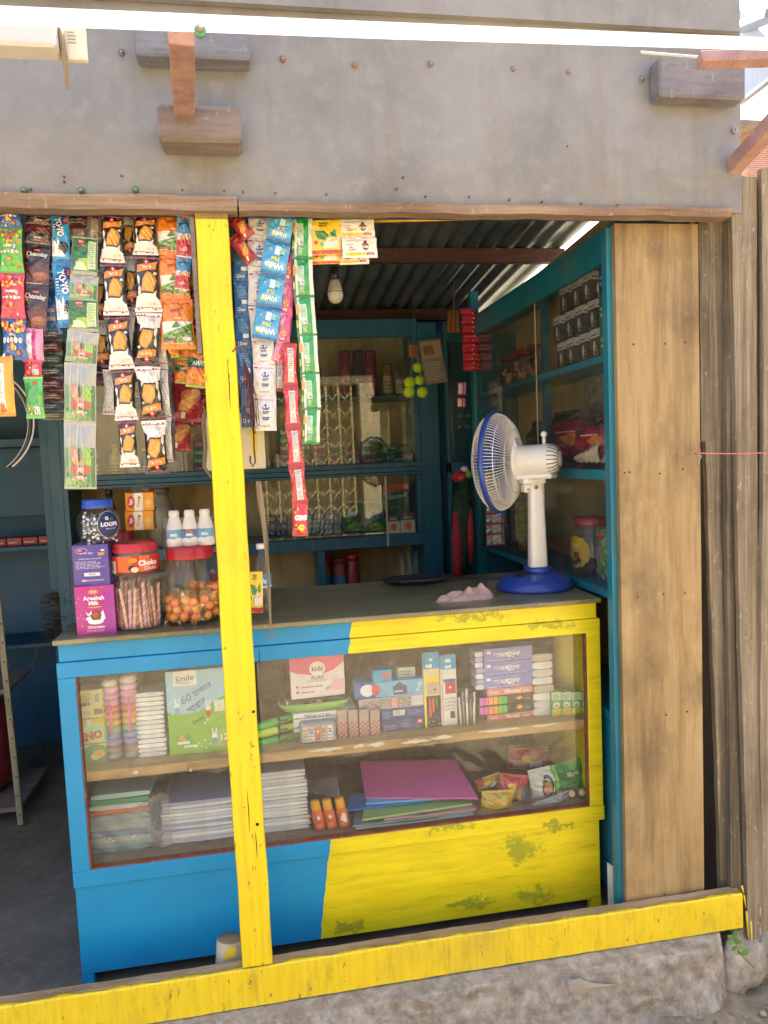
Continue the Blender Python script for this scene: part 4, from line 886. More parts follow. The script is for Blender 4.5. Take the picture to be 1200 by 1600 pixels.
single('packet', 'toast_b', (174, 578), (173, 648), 26, .095, 'toast packet turned to its white printed back')
strip_('white-backed toast packets hanging behind the right toast strip', ['toast_b', 'toast_b', 'toast_b'], [(252, 490), (256, 572), (262, 655), (266, 722)], [26, 26, 22], .10)
single('packet', 'choc', (158, 574), (160, 604), 26, .13, 'small dark chocolate packet half behind the white-backed toast packet')
strip_('strip of orange tea packets with a green garden picture', ['tea', 'tea', 'tea'], [(268, 333), (269, 400), (274, 468), (279, 546)], [50, 48, 53], .07)
o = single('packet', 'amrit', (262, 519), (260, 560), 34, .10, 'small tilted orange packet just under the tea packets'); o.rotation_euler.y += R(-12)
strip_('two small blue and red sachets in front of the orange tea packets', ['jhal', 'jhal'], [(290, 338), (288, 401), (284, 452)], [26, 23], .045)
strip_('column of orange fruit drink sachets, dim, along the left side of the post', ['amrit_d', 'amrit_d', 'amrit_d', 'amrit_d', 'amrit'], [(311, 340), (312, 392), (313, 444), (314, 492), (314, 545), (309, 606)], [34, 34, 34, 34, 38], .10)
strip_('short strip of bright orange drink sachets behind the lowest tea packet', ['amrit', 'amrit', 'amrit'], [(292, 470), (292, 520), (291, 562), (290, 600)], 34, .13)
single('chips_bag', 'chips', (290, 582), (297, 660), 46, .2, 'crumpled red crisps bag hanging between the toast packets and the post', 'crisps bag')
single('chips_bag', 'chips', (284, 640), (282, 706), 32, .22, 'smaller crumpled red crisps bag hanging lowest beside the post', 'crisps bag')
single('chips_bag', 'chips', (308, 615), (306, 668), 30, .24, 'red crisps bag half hidden by the yellow post', 'crisps bag')
single('chips_bag', 'chips', (240, 575), (238, 655), 34, .16, 'dark red packet glimpsed between the two toast strips', 'crisps bag')

# ---- right of the post
strip_('narrow dark blue sachet strip directly right of the post', 'bluestrip', [(379, 335), (378, 388), (378, 440), (380, 492), (382, 545), (385, 600), (388, 668)], [26, 26, 25, 25, 24, 20], .09)
o = single('chips_bag', 'chips', (366, 338), (388, 372), 22, .05, 'upper red packet corner sticking out right of the post', 'packet'); o.rotation_euler.y = R(-38)
o = single('chips_bag', 'chips', (366, 368), (392, 410), 22, .06, 'lower red packet corner sticking out right of the post', 'packet'); o.rotation_euler.y = R(-38)
strip_('long strip of white detergent sachets with blue print', 'soft', [(406, 338), (405, 372), (405, 424), (405, 478), (410, 530), (413, 570), (414, 619), (415, 673)], [36, 36, 34, 34, 34, 35, 35], .08)
strip_('leaning strip of upside-down bright blue washing powder sachets', 'white', [(442, 337), (435, 377), (426, 430), (420, 480), (413, 531)], [37, 39, 39, 39], .05)
strip_('pink sachet strip behind the bright blue sachets', 'pinkstrip', [(452, 385), (450, 440), (446, 490), (442, 535), (432, 566)], [20, 22, 22, 20], .075)
strip_('long wavy green shampoo sachet strip', 'greenstrip', [(472, 338), (472, 405), (475, 465), (480, 525), (484, 585), (487, 640), (486, 694)], [32, 32, 31, 30, 30, 27], .06)
strip_('long red candy packet strip right of the white detergent sachets, lowest of all strips', ['gemsback', 'gemsback', 'gemsback', 'gemsback', 'gems'], [(452, 537), (454, 604), (458, 667), (463, 728), (469, 787), (469, 838)], [23, 24, 24, 25, 24], .055)
single('sachet', 'silverpk', (436, 556), (436, 612), 18, .09, 'grey printed sachet between the white and the red strips', 'sachet')
single('sachet', 'herbal', (507, 344), (511, 398), 46, .06, 'yellow herbal sachet with green leaves', 'sachet')
single('sachet', 'herbal', (508, 380), (510, 413), 42, .075, 'yellow and red sachet end showing below the leaf-printed sachet', 'sachet')
single('sachet', 'puri', (557, 343), (559, 371), 54, .065, 'upper cream sachet with a black bottle and yellow bar', 'sachet')
single('sachet', 'puri', (561, 371), (563, 403), 54, .055, 'lower cream sachet with a black bottle and yellow bar', 'sachet')
single('sachet', 'puri', (552, 390), (554, 413), 46, .085, 'cream sachet edge sticking out under the two bottle-printed sachets', 'sachet')

# wire loop at the left, dark hanging cord
b = B(); pts = []
for i in range(26):
    a = R(-62+i*112/25); q = P(-46+94*math.cos(a), 662-90*math.sin(-a)*-1 if False else 662+88*math.sin(a), .35); pts.append(q)
b.tube(pts, .0038, 8, '#17181c'); b.tube([p_+Vector((.009, -.002, 0)) for p_ in pts], .0026, 6, '#c9c8c2'); b.tube([p_+Vector((-.007, 0, 0)) for p_ in pts], .0012, 6, '#c9c8c2')
thing('cable_loop', b, PLAST, 'thick loop of black and white cable at the left edge of the opening', 'cable')

# rubber bands and straps hanging beside the post
b = B()
for k in range(7):
    q0 = P(380+k*1.3, 560+k*3, .03); q1 = P(386+k*3.2, 670+rnd.uniform(-18, 8), .02+.003*k)
    mid = (q0+q1)/2+Vector((.008, 0, 0)); b.tube([q0, mid, q1, q1+Vector((-.006, 0, .006)), mid+Vector((-.011, 0, 0)), q0], .0011, 5, ['#5c2f2a', '#7c3a34', '#3f2624'][k % 3])
b.kind = 1; o = thing('rubber_bands', b, MATTE, 'bunch of dark red rubber bands hanging from a nail on the post', 'rubber bands'); o['kind'] = 'stuff'
b = B(); b.tube([P(361, 552, .0), P(372, 540, -.01), P(382, 546, .02), P(386, 560, .03)], .0022, 6, '#8a5a50'); thing('twine_loop', b, MATTE, 'short brown twine tied round the post where the rubber bands hang', 'twine')
b = B(); b.tube([P(396, 660, .04), P(397, 700, .04), P(399, 722, .04), P(395, 729, .04), P(391, 722, .04), P(391, 712, .04)], .0022, 7, '#5b4a33'); thing('wire_hook', b, METAL, 'rusty wire hook hanging right of the post', 'hook')
b = B()
def strap(u, v):
    A = [(404, 752), (408, 790), (414, 830), (418, 880), (421, 940), (423, 985)]; k = v*5; i = min(4, int(k)); f = k-i; x = A[i][0]+(A[i+1][0]-A[i][0])*f; y = A[i][1]+(A[i+1][1]-A[i][1])*f; wd = [8, 10, 7, 6, 5, 3]; w_ = wd[i]+(wd[i+1]-wd[i])*f
    q = P(x+(u-.5)*w_, y, .03); return (q.x, q.y+.004*math.sin(u*6+v*9), q.z)
b.grid(strap, 5, 26, '#8e8069'); q = P(423, 992, .03); b.tube([(q.x+.011*math.cos(a*.35), q.y, q.z+.011*math.sin(a*.35)) for a in range(19)], .0018, 6, '#7d7466')
thing('cloth_strap', b, MATTE, 'beige cloth strap ending in a small ring in front of the blue counter edge', 'strap')
b = B(); pts = [P(x, y, .1) for x, y in ((322, 640), (318, 660), (321, 700), (319, 730), (330, 745), (346, 752))]; b.tube(pts, [.006, .006, .006, .005, .004, .003], 7, '#7f725f'); thing('hanging_rope', b, MATTE, 'grey rope hanging down the left side of the post', 'rope')
# pale switch board behind the post
swb = empty('switch_board', P(365, 738, .14), 'cream painted board with yellow smears fixed behind the post', 'board')
b = B(); q0, q1 = P(321, 736, .14), P(411, 644, .14); b.box((q0.x, .14, q0.z), (q1.x, .165, q1.z), '#d8cfae', .002); part('board', b, PLAST, swb)
b = B(); Pr(b, lambda u, v, o: (q0.x+u*(q1.x-q0.x), .14-o, q0.z+v*(q1.z-q0.z)), .16, .16).poly([(.08, 1), (.2, 1), (.22, .7), (.16, .5), (.1, .68)], '#e4ca34'); Pr(b, lambda u, v, o: (q0.x+u*(q1.x-q0.x), .14-o, q0.z+v*(q1.z-q0.z)), .16, .16).poly([(.8, .95), (.88, .95), (.87, .3), (.8, .2), (.77, .6)], '#e4ca34'); part('paint_smear', b, PLAST, swb)
# =================================================================== GOODS: helpers for cartons placed at photo pixels
def place(o, px, py, Y, rz=0):
    q = P(px, py, Y); o.location = q; o.rotation_euler.z = R(rz); return o
def carton(label, px0, py_top, px1, py_bot, Y, depth, base, design=None, cat='box', mat=None, rz=0, group=None, name='carton', side=None, top=None, zbase=None, bev=.0008, back=False):
    """front-face corners in photo pixels; its foot is set on zbase"""
    a = P(px0, py_bot, Y); q = P(px1, py_bot, Y); tz = P((px0+px1)/2, py_top, Y).z; bz = P((px0+px1)/2, py_bot, Y).z
    w_ = q.x-a.x; h = tz-bz; b = B(); F, Rr, L, T = boxb(b, w_, h, depth, base, bev, side, top)
    if design: 
        p = Pr(b, F, w_, h, .05); p.r = random.Random(int(px0+py_top)); design(p)
    me = b.mesh(name); me.materials.append(mat or PAPER); o = bpy.data.objects.new(name, me); COL.objects.link(o)
    o.location = ((a.x+q.x)/2, Y+depth/2, bz if zbase is None else zbase); o.rotation_euler.z = R(rz); o['h'] = h
    hh = h; del o['h']; tag(o, label, cat, group); return o, hh
CT = .986          # counter top
# ---- purple and magenta cartons
def d_magenta(p):
    r_ = p.r
    for i in range(70):
        u, v = r_.random(), r_.random()
        if .2 < u < .8 and .1 < v < .92: continue
        p.disc(u, v, r_.uniform(.0008, .0016), r_.choice(['#f2b8d8', '#f4d8e8', '#e8507c', '#d03a5a']), 6)
    p.poly([(.6, 0), (1, 0), (1, 1), (.8, 1)], '#a83a9c'); p.ell(.48, .88, .13, .045, '#f0c8a0'); p.ell(.48, .88, .12, .035, '#d84a28'); p.text('PRAN', .48, .88, .035, '#fbeee0', .16, 0, .04)
    p.text('Areebah', .48, .755, .09, '#f6ecf2', .56, 0, .035); p.text('Milk', .48, .65, .085, '#f6ecf2', .34, 0, .04); p.poly([(.3, .575), (.7, .575), (.66, .56), (.5, .545), (.34, .56)], '#e8a84a')
    p.ell(.5, .33, .25, .07, '#f2eaf0'); p.ell(.5, .27, .2, .06, '#f6f0f4'); p.poly([(.3, .4), (.26, .48), (.34, .42), (.4, .5), (.42, .4)], '#f2eaf0'); p.poly([(.62, .42), (.7, .5), (.74, .36), (.66, .34)], '#f2eaf0'); p.poly([(.36, .4), (.52, .5), (.66, .42), (.62, .3), (.42, .3)], '#8a4a34'); p.poly([(.4, .4), (.52, .47), (.6, .42), (.5, .35)], '#a5654a')
    p.text('Chocolate', .5, .16, .06, '#f6ecf2', .52, 0, .03); p.lines(.26, .06, .76, .12, 2, '#e8b0d0')
def d_purple(p):
    p.ell(.26, .86, .17, .07, '#c8c0e0', 0); p.ell(.26, .86, .155, .058, '#4f3f90'); p.ell(.22, .87, .09, .03, '#d84a28'); p.text('PRAN', .22, .87, .022, '#fbeee0', .12, 0, .04); p.text('আরিবাহ মিল্ক', .4, .79, .065, '#e8e4f4', .55, 0, .03); p.poly([(.7, .8), (.92, .82), (.88, .74), (.74, .72)], '#c8925a'); p.ell(.85, .86, .06, .02, '#e8e4f4')
    p.text('AREEBAH MILK CHOCOLATE', .48, .66, .03, '#ddd6f0', .84, 0, .02); p.lines(.08, .42, .92, .62, 6, '#c4bce0'); p.rect(.3, .235, .74, .32, '#e6e2ee'); p.text('ABCD', .52, .278, .045, '#55487a', .34, 0, .02); p.ell(.3, .13, .09, .03, '#d8a8b8'); p.text('PRAN PRODUCTS', .62, .13, .035, '#ddd6f0', .5, 0, .02); p.rect(0, .03, 1, .04, '#4b3c86')
m0, h0 = carton('magenta milk chocolate carton standing at the left end of the counter', 119.5, 911, 181, 987, .23, .10, '#c03a90', d_magenta, side='#9c2f80', top='#8a2a70', zbase=CT, rz=2)
m1, h1 = carton('violet milk chocolate carton stacked on top of the magenta one', 116.5, 845, 174, 909, .232, .10, '#5a4a9c', d_purple, side='#4a3c84', top='#7d7aa0', zbase=CT+h0+.0005, rz=-3)
PT = CT+h0+h1+.001
# ---- jars
def jar(label, px, py_bot, wpx, py_top, Y, lidcol, lidpx, prof, zbase, lidwpx=None, pw=2, lidlab=None, n=40):
    q = P(px, py_bot, Y); mpp = (P(px+100, py_bot, Y)-q).x/100; r_ = wpx*mpp/2; H = (P(px, py_top, Y)-q).z; lh = lidpx*mpp
    root = empty('jar', (q.x, Y, zbase), label, 'jar'); b = B()
    pr = [(a*r_, z*(H-lh)) for a, z in prof]; b.lathe([(0.0001, .001)]+pr, n, (0, 0, 0), '#ffffff', pw=pw); part('jar_body', b, JAR, root, False)
    lr = (lidwpx*mpp/2 if lidwpx else pr[-1][0]*1.1); b = B()
    b.lathe([(lr*.99, H-lh), (lr, H-lh+.002), (lr, H-lh*.55), (lr*.985, H-lh*.5), (lr*.985, H-.002), (lr*.95, H), (.0001, H+.0005)], n, (0, 0, 0), lidcol, pw=pw)
    for k in range(44):
        a = 2*math.pi*k/44; 
        if pw == 2: b.tube([(lr*1.0*math.cos(a), lr*1.0*math.sin(a), H-lh+.003), (lr*1.0*math.cos(a), lr*1.0*math.sin(a), H-lh*.58)], .0007, 4, lidcol)
    part('lid', b, PLAST, root, False); return root, r_, H, pr, lh
GLB = [(.86, 0), (.9, .02), (.97, .12), (1, .32), (1, .62), (.94, .78), (.8, .9), (.73, .93), (.73, .99)]
CYL = [(.94, 0), (.97, .015), (1, .04), (1, .93), (.97, .955), (.95, .985), (.95, 1.0)]
def curve_label(root, r_, z0, z1, a0, a1, base, design, nm='label', off=.0008, pw=2):
    b = B(); w_ = r_*R(a1-a0); h = z1-z0
    def S(u, v, o):
        a = R(a0+(a1-a0)*u); return ((r_+off+o)*math.cos(a), (r_+off+o)*math.sin(a), z0+v*h)
    b.grid(lambda u, v: S(u, v, 0), 24, 6, base); p = Pr(b, S, w_, h, .006); p.r = random.Random(5); design(p); return part(nm, b, PAPER, root, False)
# blue-lidded jar of silver sweets
jl, r_, H, pr, lh = jar('round jar of silver-wrapped sweets with blue lid and oval blue label', 155.5, 838, 66, 770, .275, '#2a56c8', 14, [(.55, 0), (.7, .015), (.88, .12), (1, .38), (1, .62), (.9, .82), (.74, .94), (.7, .96), (.7, 1)], PT, 47)
b = B()
def gl(u, v, o):
    a = R(-88+72*u); z = H*.12+v*H*.62; t = (z/(H-lh)); rr2 = r_*(.62+.39*math.sin(math.pi*min(1, t*.95+.02))**.8); return ((rr2+.002+o)*math.cos(a), (rr2+.002+o)*math.sin(a), z)
p = Pr(b, gl, r_*R(72), H*.62, .005); p.ell(.55, .5, .47, .5, '#c8ccd8', 0, 28); p.ell(.55, .5, .45, .48, '#1f2f6c', 0, 28); p.text('LOOPS', .53, .52, .16, '#f4f6fa', .74, 0, .05); p.disc(.45, .74, .005, '#f4f6fa'); p.disc(.45, .74, .002, '#1f2f6c'); p.poly([(.55, .72), (.72, .74), (.66, .66)], '#3f9a5a'); p.text('MILK CANDY', .58, .36, .05, '#c8d0e8', .4, 0, .02); part('label', b, PAPER, jl, False)
# sweets inside (each a thing)
sm = None; r2_ = random.Random(21)
def sweets(n, name, maker, label, cat, group, cen, rmax, z0, z1, lay, size, mat, pw=2):
    meshes = [maker(i) for i in range(3)]; k = 0; z = z0
    while k < n:
        for ring in (rmax-size, rmax-size*2.9, rmax*.15):
            if ring < 0: continue
            m = max(1, int(2*math.pi*ring/(size*1.9)))
            for j in range(m):
                if k >= n: break
                a = 2*math.pi*(j+r2_.random()*.6)/m; o = bpy.data.objects.new(name, meshes[k % 3]); COL.objects.link(o)
                o.location = (cen[0]+ring*math.cos(a), cen[1]+ring*math.sin(a), z+r2_.uniform(0, lay*.5)); o.rotation_euler = [r2_.uniform(0, 6.28) for _ in range(3)]; tag(o, label, cat, group); k += 1
        z += lay
        if z > z1: break
def mk_silver(i):
    b = B(); b.ball((0, 0, 0), .0085, ['#c9ccd0', '#b4b8be', '#dcdee0'][i], 10, 6, 1.2, .8, .7)
    for s_ in (-1, 1): b.add([(s_*.009, 0, 0), (s_*.017, .005, .003), (s_*.018, -.002, -.001), (s_*.016, -.006, .002)], [(0, 1, 2), (0, 2, 3)], '#d4d6d8')
    me = b.mesh('sweet'); me.materials.append(METAL); return me
sweets(110, 'wrapped_sweet', mk_silver, 'silver foil sweet inside the blue-lidded jar', 'sweet', 'silver sweets in the blue-lidded jar', (jl.location.x, jl.location.y), r_*.86, PT+.012, PT+H*.6, .013, .011, METAL)
# biscuit-stick jar
jc, r_, H, pr, lh = jar('tall clear jar of striped chocolate sticks with red lid and red label', 219, 984, 73, 851, .29, '#c22c34', 15, CYL, CT, 70)
def d_choko(p):
    p.rect(.0, .0, 1, .18, '#5c2420'); p.rect(.3, .18, .5, 1, '#e2662a'); p.rect(.6, .18, .75, 1, '#e86a3a'); p.rect(.1, .1, .26, .75, '#e6dcc8'); p.rect(.14, .3, .22, .6, '#b8a890'); p.ell(.52, .78, .06, .12, '#e8901c'); p.ell(.5, .38, .05, .16, '#3a2420'); p.ell(.54, .3, .05, .14, '#f0d8b8'); p.text('Choko', .73, .62, .3, '#fbf4ee', .38, 0, .05); p.text('Choko', .76, .34, .2, '#f0d4c4', .3, 0, .03); p.disc(.95, .2, .004, '#3a2020')
curve_label(jc, r_, H*.64, H*.86, -178, -2, '#cc2a2c', d_choko)
curve_label(jc, r_, H*.05, H*.62, -172, -158, '#b8343c', lambda p: p.dots(14, .2, .05, .8, .95, ['#e8b040', '#f0d8b8'], .003, .004), 'side_label')
stick_m = []
for i in range(4):
    b = B(); n = 15; cl = ['#d9a08c', '#8a5a44', '#e0b8a0', '#c88a9a'][i]; L = .125
    pts = [(.0, 0, L*k/n) for k in range(n+1)]
    b.tube(pts, .0052, 7, cl); b.tube([(.0052*math.cos(k*.8), .0052*math.sin(k*.8), L*k/40) for k in range(41)], .0012, 4, ['#e8e0d4', '#e0a85a', '#b06a5a', '#f0dcd0'][i]); me = b.mesh('stick'); me.materials.append(PLAST); stick_m.append(me)
cx, cyy = jc.location.x, jc.location.y
for k in range(34):
    a = r2_.uniform(0, 6.28) if k > 16 else R(180+10.5*k); q = (r_-.010 if k < 17 else r2_.uniform(0, r_*.6)); o = bpy.data.objects.new('candy_stick', stick_m[k % 4]); COL.objects.link(o)
    o.location = (cx+q*math.cos(a), cyy+q*math.sin(a), CT+.006+(0 if k < 17 else .004)); tl = r2_.uniform(-.13, .13); o.rotation_euler = (tl*math.cos(a)*.3, tl, 0); o.scale.z = r2_.uniform(.75, .98)*H*.58/.125; tag(o, 'striped wafer stick standing in the red-labelled jar', 'candy stick', 'candy sticks in the tall jar')
# orange sweets jar
jo, r_, H, pr, lh = jar('wide clear jar with red lid, half full of orange sweets', 303, 974, 97, 857, .32, '#b8222c', 19, [(.72, 0), (.82, .015), (.93, .08), (1, .25), (1, .62), (.93, .8), (.8, .93), (.76, .95), (.76, 1)], CT, 72)
def mk_or(i):
    b = B(); b.ball((0, 0, 0), .0155, ['#ee8a1c', '#e87814', '#f09a2a'][i], 12, 8, 1.05, 1, .88)
    b.ball((.0, 0, .0145), .003, '#5a8a2c', 6, 4)
    for k in range(3): b.add([(.008*math.cos(k*2), .008*math.sin(k*2), .011), (.02*math.cos(k*2+.3), .02*math.sin(k*2+.3), .02), (.016*math.cos(k*2+.8), .016*math.sin(k*2+.8), .008)], [(0, 1, 2)], ['#f4d8b0', '#f2c890', '#7aa03a'][k])
    me = b.mesh('orange'); me.materials.append(FOIL); return me
sweets(70, 'orange_sweet', mk_or, 'orange-shaped sweet in clear wrap inside the wide jar', 'sweet', 'orange sweets in the wide jar', (jo.location.x, jo.location.y), r_*.9, CT+.018, CT+H*.50, .023, .0158, PLAST)
b = B()
def wrp(u, v): a = 2*math.pi*u; rr2 = r_*.93*(1+.03*math.sin(u*50+v*9)); return (rr2*math.cos(a), rr2*math.sin(a), .01+(H*.72)*v)

# bottles of milk drink on the lid
ZL = CT+H+.001; q = P(302, 858, .32)
def bottle(px, rot, k, lab):
    root = empty('milk_bottle', (P(px, 858, .31).x, .31, ZL), lab, 'bottle'); b = B(); b.lathe([(.0215, 0), (.024, .003), (.024, .045), (.023, .055), (.0155, .082), (.014, .09), (.0155, .0915), (.0155, .0955), (.014, .1035), (.013, .105), (.0001, .1055)], 28, (0, 0, 0), '#ebe8e2'); part('bottle_body', b, PLAST, root, False)
    def d(p):
        p.rect(0, 0, 1, .25, '#eef2f4'); p.ell(.3, .22, .2, .12, '#eef2f4'); p.ell(.7, .26, .2, .12, '#eef2f4')
        if k == 1: p.rect(.2, .55, .8, 1, '#204a8c'); p.ell(.5, .85, .2, .1, '#d23a2e')
        p.text('Milk', .5, .6, .22, '#f6fafc', .5, 0, .04)
    curve_label(root, .024, .012, .05, -160, -20, '#58a8cc' if k != 1 else '#3f8ac0', d); return root
for k, (px, lb) in enumerate(((275, 'left white milk bottle on the wide jar lid'), (299, 'middle white milk bottle with a dark blue label on the wide jar lid'), (323, 'right white milk bottle nearest the yellow post'))): bottle(px, 0, k, lb)
b = B()
def shr(u, v):
    a = 2*math.pi*u; cx_ = P(299, 858, .31).x; k = (abs(math.cos(a))**4+abs(math.sin(a))**4)**-.25; s_ = 1-.12*v*v; w_ = .004*math.sin(u*40+v*8)*v
    return (cx_+.081*k*math.cos(a)*s_+w_, .31+.032*k*math.sin(a)*s_+w_, ZL+.001+.085*v)
b.grid(shr, 48, 8); thing('shrink_wrap', b, FILM, 'clear shrink wrap round the three white milk bottles', 'plastic wrap')
# glass jar behind and orange cartons on it
jb, r_, Hb, pr, lh = jar('empty clear jar behind the stick jar, carrying the orange tea cartons', 232, 900, 66, 829, .42, '#b9b9b4', 8, GLB, CT, 58)
jz = CT+Hb+.001; jb.scale.z = 1.0
def d_cartea(p):
    p.rect(.62, 0, 1, 1, '#ece4d4'); p.rect(.62, 0, 1, 1, '#f0ead8'); p.rect(0, 0, .3, 1, '#f29a24'); p.rect(.3, 0, .62, 1, '#f4ece0'); p.rect(.62, 0, 1, 1, '#f2a030'); p.ell(.2, .5, .13, .36, '#c83440'); p.text('Ispi', .2, .5, .26, '#fbeee0', .2, 80, .04); p.text('Orange', .46, .45, .18, '#e07a1c', .34, 80, .02); p.disc(.5, .74, .004, '#6a9a3a'); p.ell(.8, .4, .14, .3, '#f6b850'); p.disc(.8, .45, .006, '#f6d080')
def d_cartside(p): p.rect(0, 0, 1, 1, '#e88c28'); p.rect(.1, .18, .42, .86, '#e8e4da'); p.lines(.13, .3, .4, .8, 5, '#7a7268'); p.rect(.56, .18, .9, .86, '#e8e4da'); p.lines(.6, .3, .88, .8, 5, '#7a7268'); p.rect(.48, 0, .5, 1, '#a8641c')
qz = P(216, 828, .36).z
for k, (py0, py1, wh) in enumerate(((799, 828, 'lower'), (771, 799, 'upper'))):
    for dep, tx in ((0, 'front'), (1, 'rear')):
        o, h_ = carton(f'{wh} {tx} orange drink powder carton on the empty jar', 197, py0, 241, py1, .36+dep*.052, .05, '#f0a030', d_cartea, top='#e9a43a', zbase=max(jz, qz)+k*.0565, group=None)
        b2 = B(); h_s = h_; Pr(b2, lambda u, v, o_, hh=h_s: (0+o_, u*.05-.025, v*hh), .05, h_s, .05)
        # printed right side
        me = o.data; w_ = max(v.co.x for v in me.vertices)
        sb = B(); Pr(sb, lambda u, v, o_, w_=w_, hh=h_s: (w_+.0004+o_, -.025+u*.05, v*hh), .05, h_s, .05).rect(0, 0, 1, 1, '#e88c28'); d_cartside(Pr(sb, lambda u, v, o_, w_=w_, hh=h_s: (w_+.0006+o_, -.025+u*.05, v*hh), .05, h_s, .05)); part('printed_side', sb, PAPER, o, False)
b = B(); r3 = random.Random(3)
def cr(u, v): q_ = P(196+48*u, 771-16*math.sin(3.14*u)*v, .40); return (q_.x, .37+.05*v+.006*r3.uniform(-1, 1), max(jz, qz)+.115+.028*math.sin(3.14*u)*v+.006*r3.uniform(-1, 1))
b.grid(cr, 14, 6); thing('crumpled_wrap', b, FILMG, 'crumpled clear wrap lying on the orange cartons', 'plastic wrap')
# second red-lid jar with sticks (rear)
j2, r_, H2, pr, lh = jar('smaller ribbed jar with dark red lid behind the milk bottles', 282, 900, 46, 771, .50, '#a82430', 12, CYL, CT, 44)
b = B()
for k in range(26):
    a = 2*math.pi*k/26; b.tube([((r_+.0005)*math.cos(a), (r_+.0005)*math.sin(a), H2*.5), ((r_+.0005)*math.cos(a), (r_+.0005)*math.sin(a), H2-lh-.006)], .0014, 5, '#d8d8d4')
part('ribs', b, JAR, j2, False)
# red helmet-like tin at left rear, dark boxes at right rear
j3, r3_, H3, pr, lh = jar('clear jar with a wide red lid half hidden by the orange cartons', 190, 905, 50, 778, .55, '#a83038', 22, GLB, CT, 52)
j4, r4_, H4, pr, lh = jar('clear jar half hidden behind the yellow post', 352, 945, 44, 845, .45, '#8f8d88', 8, GLB, CT, 36)
curve_label(j4, r4_, H4*.15, H4*.6, -170, -40, '#a83040', lambda p: p.lines(.1, .2, .9, .8, 4, '#e0d0c8'))
carton('dark teal carton behind the bottles beside the post', 319, 776, 340, 850, .6, .05, '#1f4a56', lambda p: p.text('o', .5, .6, .2, '#9ac0c4', .4, 0, .05), name='carton', zbase=CT)
# right of the post: yellow bag and water bottle
wb = empty('water_bottle', P(413, 962, .33), 'clear water bottle with blue label just right of the post', 'bottle'); wb.location.z = CT
b = B(); b.lathe([(.024, 0), (.027, .004), (.027, .03), (.025, .035), (.027, .04), (.027, .13), (.02, .165), (.011, .185), (.011, .2)], 24, (0, 0, 0), '#ffffff'); part('bottle_body', b, JAR, wb, False); b = B(); b.lathe([(.013, .199), (.013, .215), (.0001, .2155)], 20, (0, 0, 0), '#e8e8e6'); part('cap', b, PLAST, wb, False)
curve_label(wb, .027, .085, .125, -180, 0, '#3a8ac4', lambda p: (p.text('Water', .6, .5, .4, '#f4f8fa', .4, 0, .04), p.rect(0, 0, 1, .12, '#d8e8f0')))
single('pouch', 'herbal', (399, 893), (400, 958), 22, .27, 'tall yellow and white pouch leaning against the post', 'pouch')

# ---- cloth, tray
b = B(); q0 = P(727, 921, .33)
RIDGE = [(-.055, -.005, .030, .012, .020, 20), (-.025, .004, .034, .016, .030, -10), (.012, -.002, .030, .015, .036, 25), (.045, .004, .026, .018, .046, 80), (.060, .000, .020, .012, .030, 60), (-.005, -.020, .050, .011, .016, 5), (-.045, -.014, .024, .009, .014, -25), (.030, .018, .034, .012, .034, -15)]
def clz(x, y):
    z = 0; S_ = 0
    for cx_, cy2, a_, b_, h_, an in RIDGE:
        ca, sa = math.cos(R(an)), math.sin(R(an)); X = ((x-cx_)*ca+(y-cy2)*sa)/a_; Y = (-(x-cx_)*sa+(y-cy2)*ca)/b_; g_ = h_*math.exp(-(X*X+Y*Y)*1.1); S_ += g_**5
    z = S_**.2*.8; z *= 1-.22*abs(math.sin(x*75+2.5*math.sin(y*60))); return z+.05*z*math.sin(x*150+y*90)+.12*z*mnoise.noise(Vector((x*50, y*50, 2)))+(.004 if z > .006 else 0)
def cl(u, v):
    x = -.085+.17*u; y = -.036+.072*v; return (q0.x+x*1.2, .33+y*1.15, CT-.004+clz(x, y)*1.35)
b.grid(cl, 90, 44, '#c09c92'); thing('dust_cloth', b, MATTE, 'crumpled pale pink dust cloth lying beside the fan', 'cloth')
b = B(); q = P(655, 905, .62)
b.lathe([(.0001, .004), (.085, .004), (.11, .018), (.112, .024), (.107, .021), (.083, .009), (.0001, .008)], 40, (q.x+.0, .66, CT), '#24262c', 1.15, .6); thing('black_tray', b, PLAST, 'glossy black oval tray near the back of the counter', 'tray')

# =================================================================== FAN
FN = empty('table_fan', P(836, 925, .42), 'white table fan with blue base and ring standing on the counter', 'fan'); FN.location.z = CT
fx, fy = FN.location.x, .42; FN.location.y = .42
BLUE = '#1d3f94'; CR = '#e9e6dc'
b = B(); b.lathe([(.118, 0), (.122, .004), (.121, .012), (.112, .028), (.09, .043), (.06, .052), (.048, .056), (.0001, .057)], 48, (0, 0, 0), BLUE, 1.06, .95); part('base', b, PLAST, FN, False)
b = B(); b.lathe([(.045, .050), (.045, .070), (.041, .073), (.0001, .0735)], 32, (.012, 0, 0), BLUE); part('base_collar', b, PLAST, FN, False)
b = B(); b.lathe([(.09, .0432), (.088, .0445), (.06, .0535), (.05, .0565)], 40, (-.018, -.004, 0.0008), '#23262e', .75, .7); part('control_panel', b, PLAST, FN, False)
b = B()
def col_(u, v):
    a = 2*math.pi*u; r_ = .0305-.0075*v; k = (abs(math.cos(a))**3.5+abs(math.sin(a))**3.5)**(-1/3.5); return (.012+r_*k*math.cos(a), r_*.85*k*math.sin(a), .072+v*.298)
b.grid(col_, 32, 10, CR); part('column', b, PLAST, FN, False)
b = B(); b.box((.034, -.006, .14), (.0405, .006, .35), CR, .002); part('column_spine', b, PLAST, FN, False)
b = B(); b.box((-.038, -.024, .348), (.04, .024, .372), CR, .004); b.box((-.034, -.02, .321), (-.008, .02, .3475), CR, .004); part('tilt_bracket', b, PLAST, FN, False)
b = B(); b.tube([(.004, -.0215, .338), (.004, -.027, .338)], .006, 14, '#9b9a96'); part('screw', b, METAL, FN, False)
